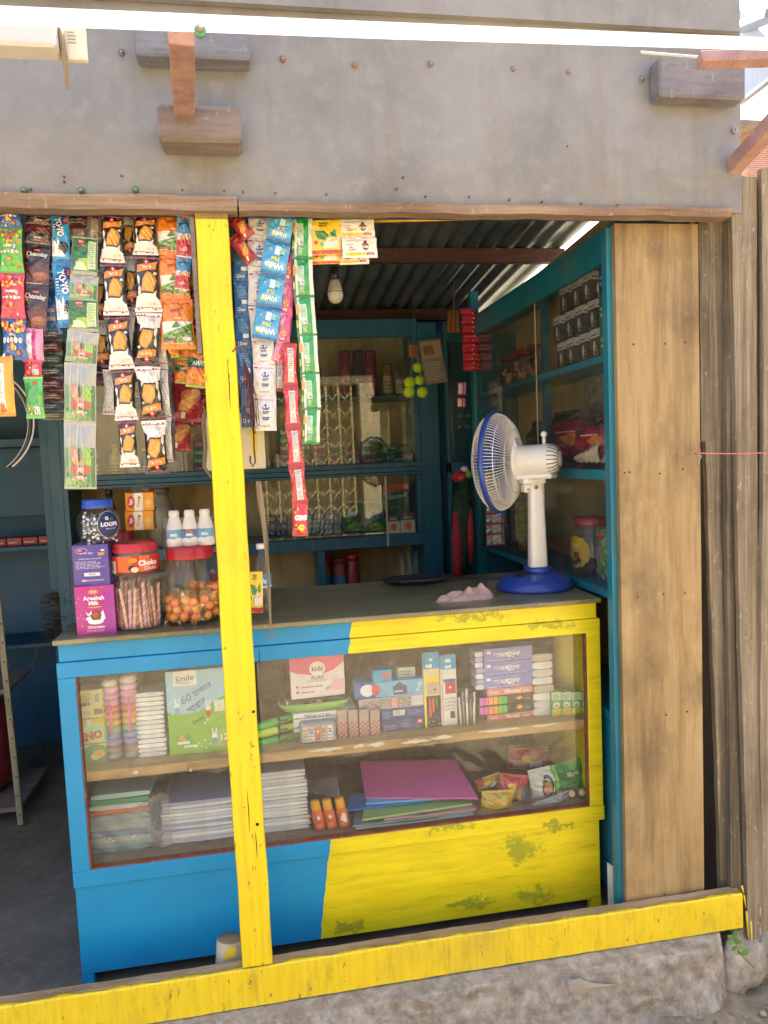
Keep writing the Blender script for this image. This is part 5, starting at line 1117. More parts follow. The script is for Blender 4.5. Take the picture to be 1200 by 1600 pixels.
b = B(); b.tube([(-.022, -.0205, .332), (-.022, -.024, .332)], .004, 12, '#bdbab0'); part('screw', b, METAL, FN, False)
# head: axis points left and away
HC = Vector((.0, 0, .426)); ax = Vector((-math.cos(R(38)), math.sin(R(38)), -.02)).normalized(); sx_ = ax.cross(Vector((0, 0, 1))).normalized(); uz = sx_.cross(ax).normalized()
HM = Matrix(((sx_.x, uz.x, ax.x, HC.x), (sx_.y, uz.y, ax.y, HC.y), (sx_.z, uz.z, ax.z, HC.z), (0, 0, 0, 1)))   # local z = blowing direction
b = B(); b.M = HM; b.lathe([(.0001, -.098), (.022, -.097), (.038, -.090), (.047, -.078), (.051, -.062), (.051, .036), (.047, .044), (.0001, .045)], 36, (0, 0, 0), CR); b.M = None; mot = part('motor_housing', b, PLAST, FN, False)
b = B(); b.M = HM
for k in range(22):
    a = 2*math.pi*k/22; b.tube([(r_*math.cos(a), r_*math.sin(a), z) for r_, z in ((.026, -.0965), (.038, -.0912), (.0475, -.0792), (.0515, -.063))], .0014, 5, '#4a4844')
b.M = None; o = part('cooling_slots', b, MATTE, mot, False); o['kind'] = 'stuff'
b = B(); b.M = HM; b.box((-.036, -.062, -.075), (.036, -.044, .05), CR, .006); b.M = None; part('housing_skirt', b, PLAST, FN, False)
b = B(); b.M = HM; b.tube([(0, .048, -.045), (0, .078, -.045)], .0055, 12, CR); b.ball((0, .083, -.045), .0105, CR, 14, 8); b.M = None; part('swing_knob', b, PLAST, FN, False)
b = B(); b.M = HM
b.tube([(-.03, .02, .04), (-.03, .062, .045), (-.02, .072, .05), (.02, .072, .05), (.03, .062, .045), (.03, .02, .04)], .005, 8, CR); b.lathe([(.052, .036), (.064, .046), (.064, .052), (.05, .053)], 32, (0, 0, 0), CR); b.M = None; part('handle_collar', b, PLAST, FN, False)
RC = .168; ZC = .115
def cage(front):
    b = B(); b.M = HM; nr = 92
    for k in range(nr):
        a = 2*math.pi*k/nr
        if front: prf = [(.045, .062), (.09, .058), (.13, .045), (.155, .025), (RC-.002, .002)]
        else: prf = [(.055, -.068), (.09, -.062), (.13, -.047), (.155, -.026), (RC-.002, -.002)]
        b.tube([(r_*math.cos(a), r_*math.sin(a), ZC+z) for r_, z in prf], .00125, 4, '#ece9e0', False)
    for r_, z in (((.05, .0635), (.105, .055), (.148, .033)) if front else ((.06, -.068), (.105, -.057), (.148, -.033))):
        b.tube([(r_*math.cos(R(a)), r_*math.sin(R(a)), ZC+z) for a in range(0, 361, 10)], .0014, 5, '#e4e1d8', False)
    b.M = None; o = part('front_grille' if front else 'rear_grille', b, PLAST, FN, False); o['kind'] = 'stuff'; return o
cage(True); cage(False)
b = B(); b.M = HM; b.lathe([(RC-.004, ZC-.0075), (RC+.002, ZC-.0085), (RC+.0045, ZC-.004), (RC+.0045, ZC+.004), (RC+.002, ZC+.0085), (RC-.004, ZC+.0075)], 72, (0, 0, 0), '#26479c'); b.f = b.f[:-2]; b.c = b.c[:-2]; b.sm = b.sm[:-2]; b.M = None; ring = part('guard_ring', b, PLAST, FN, False)
b = B(); b.M = HM; b.box((-.012, -RC-.016, ZC-.008), (.012, -RC-.002, ZC+.008), '#26479c', .003); b.M = None; part('ring_clip', b, PLAST, ring, False)
b = B(); b.M = HM; b.lathe([(.0001, ZC+.0), (.026, ZC), (.03, ZC+.01), (.028, ZC+.034), (.02, ZC+.042), (.0001, ZC+.044)], 24, (0, 0, 0), '#2a58b8'); b.M = None; part('blade_hub', b, PLAST, FN, False)
b = B(); b.M = HM; b.lathe([(.0001, ZC+.058), (.042, ZC+.058), (.046, ZC+.062), (.04, ZC+.068), (.0001, ZC+.069)], 30, (0, 0, 0), '#2a58b8'); b.M = None; part('front_badge', b, PLAST, FN, False)
b = B(); b.M = HM; b.tube([(0, 0, .04), (0, 0, ZC)], .006, 10, '#9a9a98'); b.lathe([(.03, .046), (.058, ZC-.066), (.0001, ZC-.065)], 28, (0, 0, 0), '#dedbd0'); b.M = None; part('rear_boss', b, PLAST, FN, False)
for k in range(3):
    b = B(); b.M = HM; a0 = R(120*k+20)
    def bl(u, v, a0=a0): a = a0+R(78)*u*(1-.25*v)+R(20)*v; r_ = .026+.122*v*(1-.1*(2*u-1)**2); return (r_*math.cos(a), r_*math.sin(a), ZC-.006+.034*u+.004*math.sin(v*3))
    b.grid(bl, 10, 10, '#3c6cc4'); b.M = None; part('blade', b, PLAST, FN, False)
b = B(); b.tube([(fx+.10, fy+.03, CT+.012), (fx+.14, fy+.07, CT+.005), (fx+.13, fy+.15, CT+.004), (fx+.02, fy+.22, CT+.004), (fx-.12, fy+.23, CT+.004), (fx-.2, fy+.30, CT+.004), (fx-.24, fy+.36, CT-.02)], .0028, 7, '#1b1c20'); thing('power_cord', b, PLAST, 'black power cord trailing from the fan base over the counter', 'cord')
# cord of the fan, bulb
b = B(); q = P(522, 340, .8); q1 = P(522, 418, .8)
bulb = empty('light_bulb', (q1.x, .8, q1.z), 'unlit white LED bulb hanging from a black holder under the roof', 'bulb')
b.tube([(q1.x, .8, roofz(.8)-.01), q1], .003, 6, '#222226'); part('wire', b, MATTE, bulb)
b = B(); b.lathe([(.012, 0), (.016, -.004), (.017, -.04), (.0145, -.042)], 20, (0, 0, 0), '#17181c'); part('holder', b, PLAST, bulb, False)
b = B(); b.lathe([(.0150, -.043), (.019, -.05), (.026, -.078), (.0275, -.085)], 24, (0, 0, 0), '#c9c8c0'); part('heat_sink', b, PLAST, bulb, False)
b = B(); b.lathe([(.0275, -.0855), (.0285, -.095), (.026, -.110), (.018, -.122), (.008, -.127), (.0001, -.128)], 24, (0, 0, 0), '#e2e1d8'); part('globe', b, PLAST, bulb, False)
# =================================================================== GOODS INSIDE THE COUNTER
YS = .285; SZ = .599; LZ = .327       # shelf heights
def dz(py_top, py_bot, px, Y): return P(px, py_top, Y).z-P(px, py_bot, Y).z
def shelfbox(label, px0, pt, px1, pb, base, design, on=SZ, Y=YS, depth=.08, **k):
    z = on if not isinstance(on, str) else P((px0+px1)/2, pb, Y).z
    return carton(label, px0, pt, px1, pb, Y, depth, base, design, zbase=z, **k)
def d_lime(p):
    p.rect(0, .0, 1, .05, '#c9b83a'); p.barcode(.62, .55, .85, .88, True); p.rect(.15, .46, .35, .58, '#3a3a34'); p.rect(.38, .47, .46, .57, '#7a7a50'); p.rect(.1, .12, .45, .3, '#cfd0b8'); p.rect(.6, .14, .9, .34, '#8a8f60'); p.lines(.1, .62, .5, .9, 5, '#9aa04a')
def d_eno(p):
    p.poly([(0, .2), (1, .2), (1, .9), (0, .9)], '#bfe0a8'); p.poly([(0, 0), (1, 0), (1, .34), (.5, .44), (0, .3)], '#3aa85a'); p.rect(0, .9, 1, 1, '#e8c83a'); p.rect(.28, .86, .48, 1, '#e8e8e0'); p.text('ENO', .42, .62, .2, '#c8242e', .85, 8, .05); p.rect(0, .42, 1, .45, '#c86a3a'); p.text('6', .42, .37, .1, '#c8242e', .1, 0, .03); p.lines(.55, .36, .95, .42, 1, '#c8242e')
    p.ell(.66, .19, .24, .1, '#f0b83a', 10); p.ell(.5, .13, .17, .075, '#f4d87a', -20); p.ell(.5, .13, .13, .05, '#f8e8a8', -20)
m_, h_ = shelfbox('green box with red lettering and a lemon at the left shelf end', 130, 1140, 171, 1208, '#4aa860', d_eno)
shelfbox('pale yellow box with a barcode stacked on the green box', 123.5, 1092, 166, 1137, '#e6e29a', d_lime, on=SZ+h_+.001, depth=.07)
b = B(); r_ = random.Random(2); q0, q1 = P(124, 1094, .3), P(165, 1078, .3)
def cf(u, v): return (q0.x+(q1.x-q0.x)*u, .29+.05*v+.004*r_.uniform(-1, 1), q0.z+.001+(.028*math.sin(3.14*u)**.5)*v+.004*r_.uniform(-1, 1))
b.grid(cf, 14, 8, '#5c9a4a'); thing('crumpled_pouch', b, FILMG, 'crumpled green and clear wrap on top of the pale yellow box', 'plastic wrap')
# rainbow soft clay tubes
RB = ['#8a8c90', '#9a7468', '#9a86c8', '#7a9ad8', '#8cc47a', '#f0c84a', '#f4a84a', '#ee7a5a', '#f09ac4', '#f4a8d0', '#f6c8dc', '#f2f0ea']
for px, yt, lb in ((181, 1072, 'left clear tube of rainbow coloured soft pucks'), (210, 1069, 'right clear tube of rainbow coloured soft pucks')):
    q = P(px, 1202, .30); mpp = (P(px+100, 1202, .3)-q).x/100; H = dz(yt, 1202, px, .30); root = empty('puck_tube', (q.x, .30, SZ), lb, 'tube of pucks'); r_ = 13.6*mpp
    for k, cl_ in enumerate(RB):
        b = B(); h = H*.95/12; b.lathe([(r_*.7, 0), (r_*.93, h*.1), (r_, h*.35), (r_*.86, h*.8), (r_*.6, h*.97)], 16, (0, 0, .004+k*h), cl_); part('puck', b, MATTE, root, False)
    b = B()
    def fb(u, v): a = 2*math.pi*u; s_ = 1.08+.03*math.sin(u*44+v*22)-.4*max(0, v-.93)/.07; return (r_*s_*math.cos(a), r_*s_*math.sin(a), H*1.06*v)
    b.grid(fb, 40, 24); part('clear_bag', b, FILM, root, False)
    b = B(); b.tube([(r_*.1, -r_*1.12, H*.74), (r_*.15, -r_*1.14, H*.5), (0, -r_*1.14, H*.34)], [.0016, .0036, .005], 7, '#e878b8'); part('pink_stick', b, PLAST, root, False)
# white tissue stack
def stack(label, px0, yt, px1, yb, n, Y, depth, cols, on, name, piece, cat, jitter=.003, group=None, th=.9, mat=MATTE, sag=0, tilt=0, seed=1):
    a, q = P(px0, yb, Y), P(px1, yb, Y); H = dz(yt, yb, (px0+px1)/2, Y); root = empty(name, ((a.x+q.x)/2, Y+depth/2, on), label, cat, group); W = q.x-a.x; r_ = random.Random(seed); h = H/n
    cache = {}
    for k in range(n):
        cl_ = cols[k % len(cols)]
        if cl_ not in cache:
            b = B(); nx = 8
            def S(u, v, h=h):
                w4 = [(0, 0), (0, 1), (1, 1), (1, 0), (0, 0)]; kk = v*4; i = min(3, int(kk)); f = kk-i; yy = -depth/2+depth*(w4[i][0]+(w4[i+1][0]-w4[i][0])*f); zz = h*th*(w4[i][1]+(w4[i+1][1]-w4[i][1])*f); x = (u-.5)*W
                return (x, yy, zz+sag*(2*u-1)**2-h*.12*abs(2*u-1)**5*(1 if zz > h*.3 else -1))
            b.grid(S, nx, 4, cl_); b.sm = [False]*len(b.f)
            e0 = [S(0, j/4) for j in range(4)]; b.add(e0, [(0, 1, 2, 3)], cl_); e1 = [S(1, j/4) for j in range(4)]; b.add(e1, [(3, 2, 1, 0)], cl_)
            me = b.mesh(piece); me.materials.append(mat); cache[cl_] = me
        o = bpy.data.objects.new(piece, cache[cl_]); COL.objects.link(o); o.parent = root; o.location = (r_.uniform(-jitter, jitter)+tilt*k, r_.uniform(-jitter, jitter), k*h); o.rotation_euler = (0, R(r_.uniform(-.3, .3)), R(r_.uniform(-1.5, 1.5)))
    return root, H
stack('stack of white packed tissues between the rainbow tubes and the picture box', 218, 1096, 262, 1197, 14, YS, .09, ['#e6e8e4', '#dcdfdc', '#eef0ec'], SZ, 'tissue_stack', 'tissue_pack', 'tissues', .0015, mat=PAPER, th=.86)
def d_smile(p):
    p.rect(0, .5, 1, 1, '#a8d4e8'); p.poly([(0, 0), (1, 0), (1, .7), (.8, .62), (.5, .5), (.25, .48), (0, .52)], '#86c03c'); p.rect(.12, .82, .5, 1, '#f0f2f0'); p.text('Smile', .3, .91, .07, '#3a4450', .3, 6, 0, .2); p.lines(.18, .85, .42, .87, 1, '#8a9098')
    p.text('60', .31, .665, .09, '#2c3c4c', .2, 25, -.01, .2); p.text('হাজার', .58, .76, .07, '#2c3c4c', .4, 28, 0); p.text('সাবান', .48, .57, .08, '#2c3c4c', .34, 32, 0); p.text('Smile', .48, .40, .05, '#2c3c4c', .22, 28, 0, .2)
    for u, v, s_ in ((.16, .56, .9), (.66, .5, 1.1), (.74, .16, 1.0)):
        for d in (-.025, .03): p.ell(u+d, v+.09*s_, .014, .04, '#f0eef0', -d*300)
        p.ell(u, v+.03*s_, .045, .035, '#f0eef0'); p.ell(u, v-.03*s_, .04, .04, ['#88b8d8', '#d8403a', '#6a9ad0'][int(u*3) % 3])
    p.rect(.76, .48, .93, .62, '#e8ecd8'); p.disc(.84, .55, .004, '#e8c83a'); p.text('12', .9, .17, .08, '#f4f6f0', .14, 0, .04); p.rect(.84, .09, .96, .12, '#e86a3a')
    for u, v in ((.52, .08), (.58, .15), (.66, .1), (.6, .06), (.48, .12), (.08, .5), (.97, .5), (.6, .36), (.64, .4)): p.disc(u, v, .0028, '#f0f4ea', 6); p.disc(u, v, .001, '#e8c83a', 6)
    p.ell(.22, .2, .06, .04, '#d8a04a'); p.ell(.3, .21, .05, .035, '#4aa070'); p.rect(.13, .13, .33, .16, '#f0f2ea'); p.rect(.24, .08, .46, .11, '#eef2ea'); p.lines(.26, .085, .44, .105, 1, '#6a7a60')
carton('flat blue and green picture box with rabbits, handwriting and the number 12', 267, 1062, 363, 1192, .275, .03, '#a8d4e8', d_smile, name='picture_box', zbase=SZ)
# markers
for k, (yb, cl_, lb) in enumerate(((1172, '#2fa84a', 'lowest dark green marker pen behind the post'), (1157, '#35b84c', 'green marker pen second from the bottom of the pile'), (1143, '#c8e01c', 'lime yellow marker pen with black clip'), (1131, '#4ab84a', 'topmost green marker pen of the pile'))):
    q = P(424, yb, .3); mp = bpy.data; root = empty('marker_pen', (q.x, .29+.006*k, q.z), lb, 'marker pen'); root.rotation_euler = (0, R(-4-2*k), R(4))
    L = .088-.004*k; b = B(); b.tube([(-.06, 0, 0), (L*.35, 0, 0), (L*.36, 0, 0), (L, 0, 0)], [.012, .012, .0105, .0095], 14, cl_); part('barrel', b, PLAST, root, False)
    b = B(); b.tube([(.02, 0, 0), (.028, 0, 0)], .0126, 14, '#2a3a30'); b.box((.02, -.0145, -.003), (.05, -.0125, .003), '#2a3a30'); part('clip_band', b, PLAST, root, False)
# books, tray, box
def d_spine(p): p.rect(0, .4, 1, .5, '#5a7ab0'); p.text('TRICKS ICT BD', .38, .62, .34, '#3a3a40', .42, 0, .02); p.disc(.07, .5, .0025, '#3a3a44'); p.lines(.6, .25, .95, .4, 1, '#c84a3a')
m_, h1_ = shelfbox('lower thin white boxed book with a blue spine line', 459, 1125, 556, 1140, '#e4e4e0', d_spine, on='px', depth=.1)
zb = m_.location.z
m_, h2_ = shelfbox('upper thin white boxed book with a blue spine line', 458, 1113, 557, 1126, '#e8e8e4', d_spine, on=zb+h1_+.0005, depth=.1, rz=1)
b = B(); q = P(492, 1110, .31); b.lathe([(.001, 0), (.068, 0), (.080, .014), (.083, .026), (.079, .026), (.066, .004), (.001, .004)], 44, (q.x, .335, zb+h1_+h2_+.001), '#8cc060', 1.32, .55, pw=4); thing('plastic_tray', b, PLAST, 'shallow light green plastic tray on the white books', 'tray')
def d_black(p): p.text('Maybelle', .5, .55, .4, '#b8a890', .3, 0, .02); p.rect(.0, .0, .03, 1, '#d0c8b8'); p.ell(.55, .5, .06, .4, '#c8906a'); p.lines(.05, .3, .3, .7, 2, '#8a8274'); p.lines(.7, .3, .95, .7, 2, '#8a8274')
tz = zb+h1_+h2_+.012
m_, h3_ = shelfbox('long flat black cosmetics box lying in the green tray', 448, 1094, 540, 1107, '#2a2a2c', d_black, on=tz, Y=.30, depth=.06)
def d_pure(p):
    p.poly([(0, .68), (.12, .6), (.4, .54), (.6, .54), (.8, .62), (1, .8), (1, 1), (0, 1)], '#e66aa0'); p.ell(.5, .68, .15, .17, '#f2eef0'); p.text('kids', .5, .68, .12, '#5a5a64', .2, 0, .02); p.text('PURE', .5, .46, .09, '#7a7480', .24, 0, .01); p.lines(.3, .38, .72, .42, 1, '#a89aa4')
    p.disc(.12, .28, .004, '#d8487a'); p.disc(.12, .16, .004, '#d8487a'); p.lines(.2, .25, .6, .31, 1, '#8a808c'); p.lines(.2, .13, .5, .19, 1, '#8a808c'); p.poly([(.62, .12), (.98, .14), (.98, .4), (.8, .36)], '#f0c0d4'); p.ell(.68, .2, .05, .03, '#8ac0a0', 20)
shelfbox('white and pink baby product box standing on the flat black box', 455, 1030, 540, 1096, '#ece6ea', d_pure, on=tz+h3_+.001, Y=.31, depth=.03, side='#c87aa8', rz=3)
# sharpeners pack
def d_sharp(p):
    for k, cl_ in enumerate(('#b8b0a8', '#a8b4d0', '#c8684a', '#b8a088', '#e0ddd6')): p.rect(.08+k*.17, .15, .22+k*.17, .85, cl_); p.lines(.09+k*.17, .2, .21+k*.17, .8, 4, '#4a4a52'); p.disc(.15+k*.17, .6, .003, ['#e8a03a', '#4a6ad0', '#f0e0d0', '#c83a3a', '#3a3a3a'][k])
shelfbox('clear pack of small sharpeners lying at the shelf edge', 470, 1141, 527, 1173, '#8f929a', d_sharp, Y=.25, depth=.05, mat=FOIL, bev=.006)
for k in range(4):
    def d_chk(p):
        for i in range(4):
            for j in range(7):
                if (i+j) % 2: p.rect(i/4, j/12, (i+1)/4, (j+1)/12, '#a85a5a')
    shelfbox(('first', 'second', 'third', 'last')[k]+' red-chequered small box from the left in the row of four', 529+k*17, 1120+k*-1, 544+k*17, 1164-k*2.5, '#b09a94', d_chk, depth=.02, Y=.27)
def d_navy(p): p.barcode(.28, .35, .55, .8); p.lines(.05, .2, .25, .8, 4, '#8a9ac8'); p.lines(.62, .3, .95, .8, 3, '#8a9ac8')
def d_navy2(p): p.rect(.84, .5, .96, .95, '#d84a5a'); p.text('deli', .9, .72, .2, '#f4e4e4', .08, 0, .03); p.lines(.06, .2, .4, .7, 3, '#8a9ac8'); p.lines(.45, .3, .75, .7, 2, '#8a9ac8')
m_, hA = shelfbox('lower dark blue stationery box with a small red badge', 597, 1141, 664, 1158, '#26407c', d_navy2)
m_, hB = shelfbox('upper dark blue stationery box with a white barcode', 596, 1122, 664, 1140, '#2a468a', d_navy, on=SZ+hA+.001)
def d_grid(p):
    p.rect(0, 0, 1, 1, '#a09ca0'); p.lines(.03, .1, .97, .9, 5, '#6c6066', .6); p.rect(.5, .05, .58, .95, '#d88a8a'); p.rect(.8, .1, .98, .9, '#c8ccd0')
m_, hC = shelfbox('long translucent box of small grey and pink pieces', 562, 1103, 664, 1121, '#a49ea2', d_grid, on=SZ+hA+hB+.002, mat=FOIL)
def d_lb(p):
    p.rect(0, .0, .3, 1, '#3a62b0'); p.ell(.18, .5, .1, .4, '#e8e8f0'); p.ell(.3, .5, .06, .36, '#d84a4a'); p.poly([(.55, .1), (.75, .1), (.75, .6), (.65, .9), (.55, .6)], '#2a3a70'); p.lines(.57, .25, .73, .5, 1, '#c8d4f0'); p.text('Aarong', .92, .5, .3, '#f0f4fa', .14, 70, .02)
m_, hD = shelfbox('long light blue box with a dark blue end on top of the pile', 556, 1078, 664, 1102, '#6fb4e0', d_lb, on=SZ+hA+hB+hC+.003, rz=-2)
shelfbox('small bright blue box on the pile beside the pink box', 584, 1061, 613, 1079, '#3aa4d8', lambda p: p.ell(.7, .5, .25, .25, '#e06a80'), on=SZ+hA+hB+hC+hD+.004, depth=.05)
shelfbox('small pale green box on the right of the pile', 622, 1062, 650, 1077, '#b8c8b4', lambda p: p.lines(.1, .2, .9, .8, 2, '#7a8a78'), on=SZ+hA+hB+hC+hD+.004, depth=.04, Y=.31)
b = B(); r_ = random.Random(4); q = P(578, 1068, .36)
def cb(u, v): return (q.x-.07+.15*u, .34+.08*v, q.z-.03+.045*math.sin(3.14*u)*math.sin(3.14*min(1, v+.2))+.006*r_.uniform(-1, 1))
b.grid(cb, 18, 10); thing('plastic_bag', b, FILMG, 'crumpled clear bag of dark items behind the light blue box', 'plastic bag')
def d_deliA(p):
    p.rect(0, .78, 1, 1, '#2a9ad4'); p.ell(.5, .9, .12, .02, '#d8ecf4'); p.text('deli', .35, .82, .05, '#f4f8fa', .5, 0, .05); p.rect(0, .0, .14, .76, '#f0e01c'); p.rect(0, .6, 1, .68, '#ecd820'); p.rect(.14, .0, 1, .42, '#2c2c30'); p.rect(.2, .44, .95, .6, '#c8b09a'); p.disc(.7, .5, .004, '#5a5a5a'); p.rect(.3, .14, .42, .38, '#f04a5a'); p.rect(.5, .2, .62, .38, '#f0683a'); p.rect(.75, .26, .82, .38, '#3aa84a')
    p.dots(10, .25, .02, .95, .14, ['#e8683a', '#4a8ad8', '#8ac83a', '#f0a03a'], .002, .003)
def d_deliB(p):
    p.rect(0, .8, 1, 1, '#2a9ad4'); p.ell(.5, .92, .2, .03, '#d8ecf4'); p.text('deli', .5, .84, .05, '#f4f8fa', .6, 0, .05); p.rect(.1, .05, .14, .78, '#d84a4a'); p.rect(.3, .45, .95, .62, '#b83a3a'); p.disc(.6, .54, .004, '#e8e0d8'); p.rect(.2, .62, .95, .66, '#3a5aa8'); p.rect(.55, .1, .85, .2, '#4a4a4c'); p.lines(.25, .22, .9, .42, 4, '#b8b4b0')
shelfbox('left blue-topped blister card with black lower half and red pens', 665, 1035, 690, 1152, '#e0d0b8', d_deliA, depth=.012, name='blister_card', cat='pen pack')
shelfbox('right blue-topped white blister card with a red stripe', 691, 1039, 716, 1149, '#e4e2de', d_deliB, depth=.012, name='blister_card', cat='pen pack')
for k in range(5):
    q = P(721+k*5, 1146-k, .27+.012*(k % 2)); b = B(); b.tube([(0, 0, 0), (.002*(k-2), 0, .09+.012*(k % 3))], .0042, 8, ['#c8cac4', '#b4b8b4', '#d8d6ce', '#a8aaa8', '#dcdcd6'][k]); b.tube([(.0, -.004, .07), (0, -.005, .09)], .0014, 5, '#55585a')
    me = b.mesh('pen'); me.materials.append(PLAST); o = bpy.data.objects.new('pen', me); COL.objects.link(o); o.location = (q.x, q.y, SZ+.002); tag(o, ('leftmost', 'second', 'middle', 'fourth', 'rightmost')[k]+' pale grey pen standing between the blister cards and the pastel boxes', 'pen')
# sellin boxes etc
def d_mon(p): p.text('Monital', .56, .5, .6, '#f4f0ea', .4, 0, .04); p.text('Smart', .16, .5, .4, '#f6e6e2', .2, 0, .02); p.lines(.78, .3, .97, .7, 1, '#f4e4e0')
def d_bars(p):
    for k, cl_ in enumerate(('#d87ac8', '#e06ac0', '#f0a040', '#f0a83a', '#6ac04a', '#5ab84a')): p.rect(.0+k*.088, .08, .08+k*.088, .92, cl_)
    p.poly([(.68, .55), (.75, .85), (.82, .6), (.75, .3)], '#f0a83a'); p.disc(.75, .62, .0035, '#f0a83a'); p.lines(.86, .4, .98, .6, 1, '#a8a49c')
m_, hE = shelfbox('bottom salmon coloured flat box lettered in white', 762, 1131, 833, 1140, '#e08a78', d_mon)
m_, hF = shelfbox('lower black pencil box with pastel pencil ends and a heart', 750, 1118, 833, 1132, '#2c2c2e', d_bars, on=SZ+hE+.001)
m_, hG = shelfbox('upper black pencil box with pastel pencil ends and a heart', 750, 1105, 833, 1119, '#2f2f31', d_bars, on=SZ+hE+hF+.002)
m_, hH = shelfbox('upper salmon pink flat box lettered in white above the pencil boxes', 762, 1095, 833, 1106, '#e09090', d_mon, on=SZ+hE+hF+hG+.003)
zs = SZ+hE+hF+hG+hH+.004
def d_sel(p): p.text('সেলুন', .5, .56, .66, '#f4f2fa', .62, 0, .05, .1, fit=True); p.lines(.1, .05, .9, .18, 1, '#c8c8e8'); p.rect(.06, .6, .14, .8, '#f0f0fa')
for k, (wh) in enumerate(('lowest', 'middle', 'topmost')):
    m_, hh = shelfbox(wh+' lavender blue box with white lettering in the stack of three', 757, 1073.5-k*20, 833, 1094-k*20, '#8890d0', d_sel, on=zs, depth=.06); zs += hh+.0006
stack('column of white packets left of the lavender boxes', 745, 1034, 757, 1094, 7, YS, .06, ['#dcdcf0', '#a8acd8'], SZ+hE+hF+hG+hH+.004, 'packet_stack', 'packet', 'packets', .001, mat=PAPER)
stack('column of white tissue packs right of the lavender boxes', 835, 1036, 866, 1133, 8, YS, .08, ['#e0deda', '#d4d2ce', '#e8e6e2', '#c8b8a8'], SZ, 'tissue_stack', 'tissue_pack', 'tissues', .0015, mat=PAPER, th=.93)
b = B(); q = P(884, 1100, .40); b.lathe([(.052, 0), (.052, .238), (.05, .24), (.0001, .2405)], 40, (q.x+.012, .40, SZ), '#e2d25a'); thing('yellow_cylinder', b, PAPER, 'tall pale yellow paper cylinder in the right corner of the shelf', 'cylinder')
def d_gbx(p): p.rect(0, 0, 1, .28, '#d8cf3a'); p.rect(.0, .66, 1, 1, '#cfe0b8'); p.lines(.1, .7, .9, .95, 3, '#3f9a50'); p.ell(.5, .45, .35, .14, '#d8e8d0'); p.ell(.5, .42, .2, .08, '#d89a5a')
for k in range(4):
    shelfbox(('first', 'second', 'third', 'rightmost')[k]+' small green and yellow box in the row in front of the yellow cylinder', 863+k*15.5, 1090, min(877.5+k*15.5, 917), 1127-k*1.8, '#5cae6a', d_gbx, depth=.03, Y=.27)

# ---------------- lower compartment
stack('pile of colourful thin books wrapped in clear plastic at the lower left', 147, 1256, 240, 1347, 11, .28, .2, ['#5aa4a8', '#8cb8b8', '#cfd4cc', '#4a8aa8', '#b8c8c8', '#a8b8b0', '#98b4c0', '#d8784a', '#c8ccc4', '#4a9a6a', '#b0ccc8'], LZ, 'wrapped_books', 'book', 'books', .004, mat=PAPER)
b = B(); r_ = random.Random(6); q0, q1 = P(144, 1347, .272), P(264, 1240, .272)
def wb_(u, v): 
    top = .72+.28*min(1, max(0, (u-.5)*3)); return (q0.x+(q1.x-q0.x)*u+.002*r_.uniform(-1, 1), .272+.004*math.sin(u*20+v*9)+.003*r_.uniform(-1, 1), LZ+.002+(q1.z-LZ)*v*top)
b.grid(wb_, 26, 20); b.grid(lambda u, v: (q0.x+(q1.x-q0.x)*u, .272+.2*v, LZ+(q1.z-LZ)*(.72+.28*min(1, max(0, (u-.5)*3)))+.004*r_.uniform(-1, 1)), 20, 10); thing('plastic_wrapper', b, FILMG, 'loose cloudy plastic wrapper over the pile of thin books', 'plastic wrap')
stack('wide stack of white exercise books left of the post', 258, 1274, 376, 1338, 12, .28, .2, ['#e2e2e0', '#d2d4d6', '#eaeae6', '#c4c8cc', '#dcdcda', '#a4acc4'], LZ, 'exercise_book_stack', 'exercise_book', 'books', .004, mat=PAPER, sag=.0015)
stack('taller stack of white exercise books right of the post', 410, 1226, 487, 1320, 17, .28, .2, ['#e2e2e0', '#d4d6d8', '#eaeae6', '#c8ccd0', '#dcdcda'], LZ, 'exercise_book_stack', 'exercise_book', 'books', .003, mat=PAPER, tilt=-.0006)
b = B(); r_ = random.Random(9)
def w2(u, v): q = P(425+105*u, 1225, .36); return (q.x, .34+.09*v+.004*r_.uniform(-1, 1), q.z-.075*v**2*0-.07*u*(1-v)*.5+.02*math.sin(u*7)*v+.004*r_.uniform(-1, 1))
b.grid(w2, 22, 10); thing('plastic_wrapper', b, FILMG, 'torn cloudy wrapper trailing from the taller exercise book stack', 'plastic wrap')
for k, (px, lb) in enumerate(((502, 'left orange glue bottle with yellow cap'), (520, 'middle orange glue bottle with yellow cap'), (540, 'right orange glue bottle with a white label patch'))):
    q = P(px, 1308-k*2, .255); root = empty('glue_bottle', (q.x, .262, LZ), lb, 'glue bottle'); root.rotation_euler = (0, R(-9), 0); b = B()
    b.lathe([(.0155, 0), (.017, .003), (.017, .056), (.013, .064), (.0115, .066)], 24, (0, 0, 0), '#cf5a22', 1, .7); part('bottle_body', b, PLAST, root, False); b = B(); b.lathe([(.0135, .063), (.0145, .066), (.0138, .09), (.012, .094), (.0001, .0945)], 22, (0, 0, 0), '#e0a018', 1, .85); part('cap', b, PLAST, root, False)
    b = B(); p = Pr(b, lambda u, v, o: (-.012+.024*u, -.0125-o+.003*(2*u-1)**2, .006+.048*v), .024, .048, .004); p.poly([(.1, .5), (.9, .2), (.9, .8), (.5, .95)], '#e8e2da') if k == 2 else p.poly([(.3, .75), (.6, .6), (.8, .75), (.5, .95)], '#d8dce8'); p.lines(.1, .1, .9, .4, 3, '#e8b090'); part('label', b, PAPER, root, False)
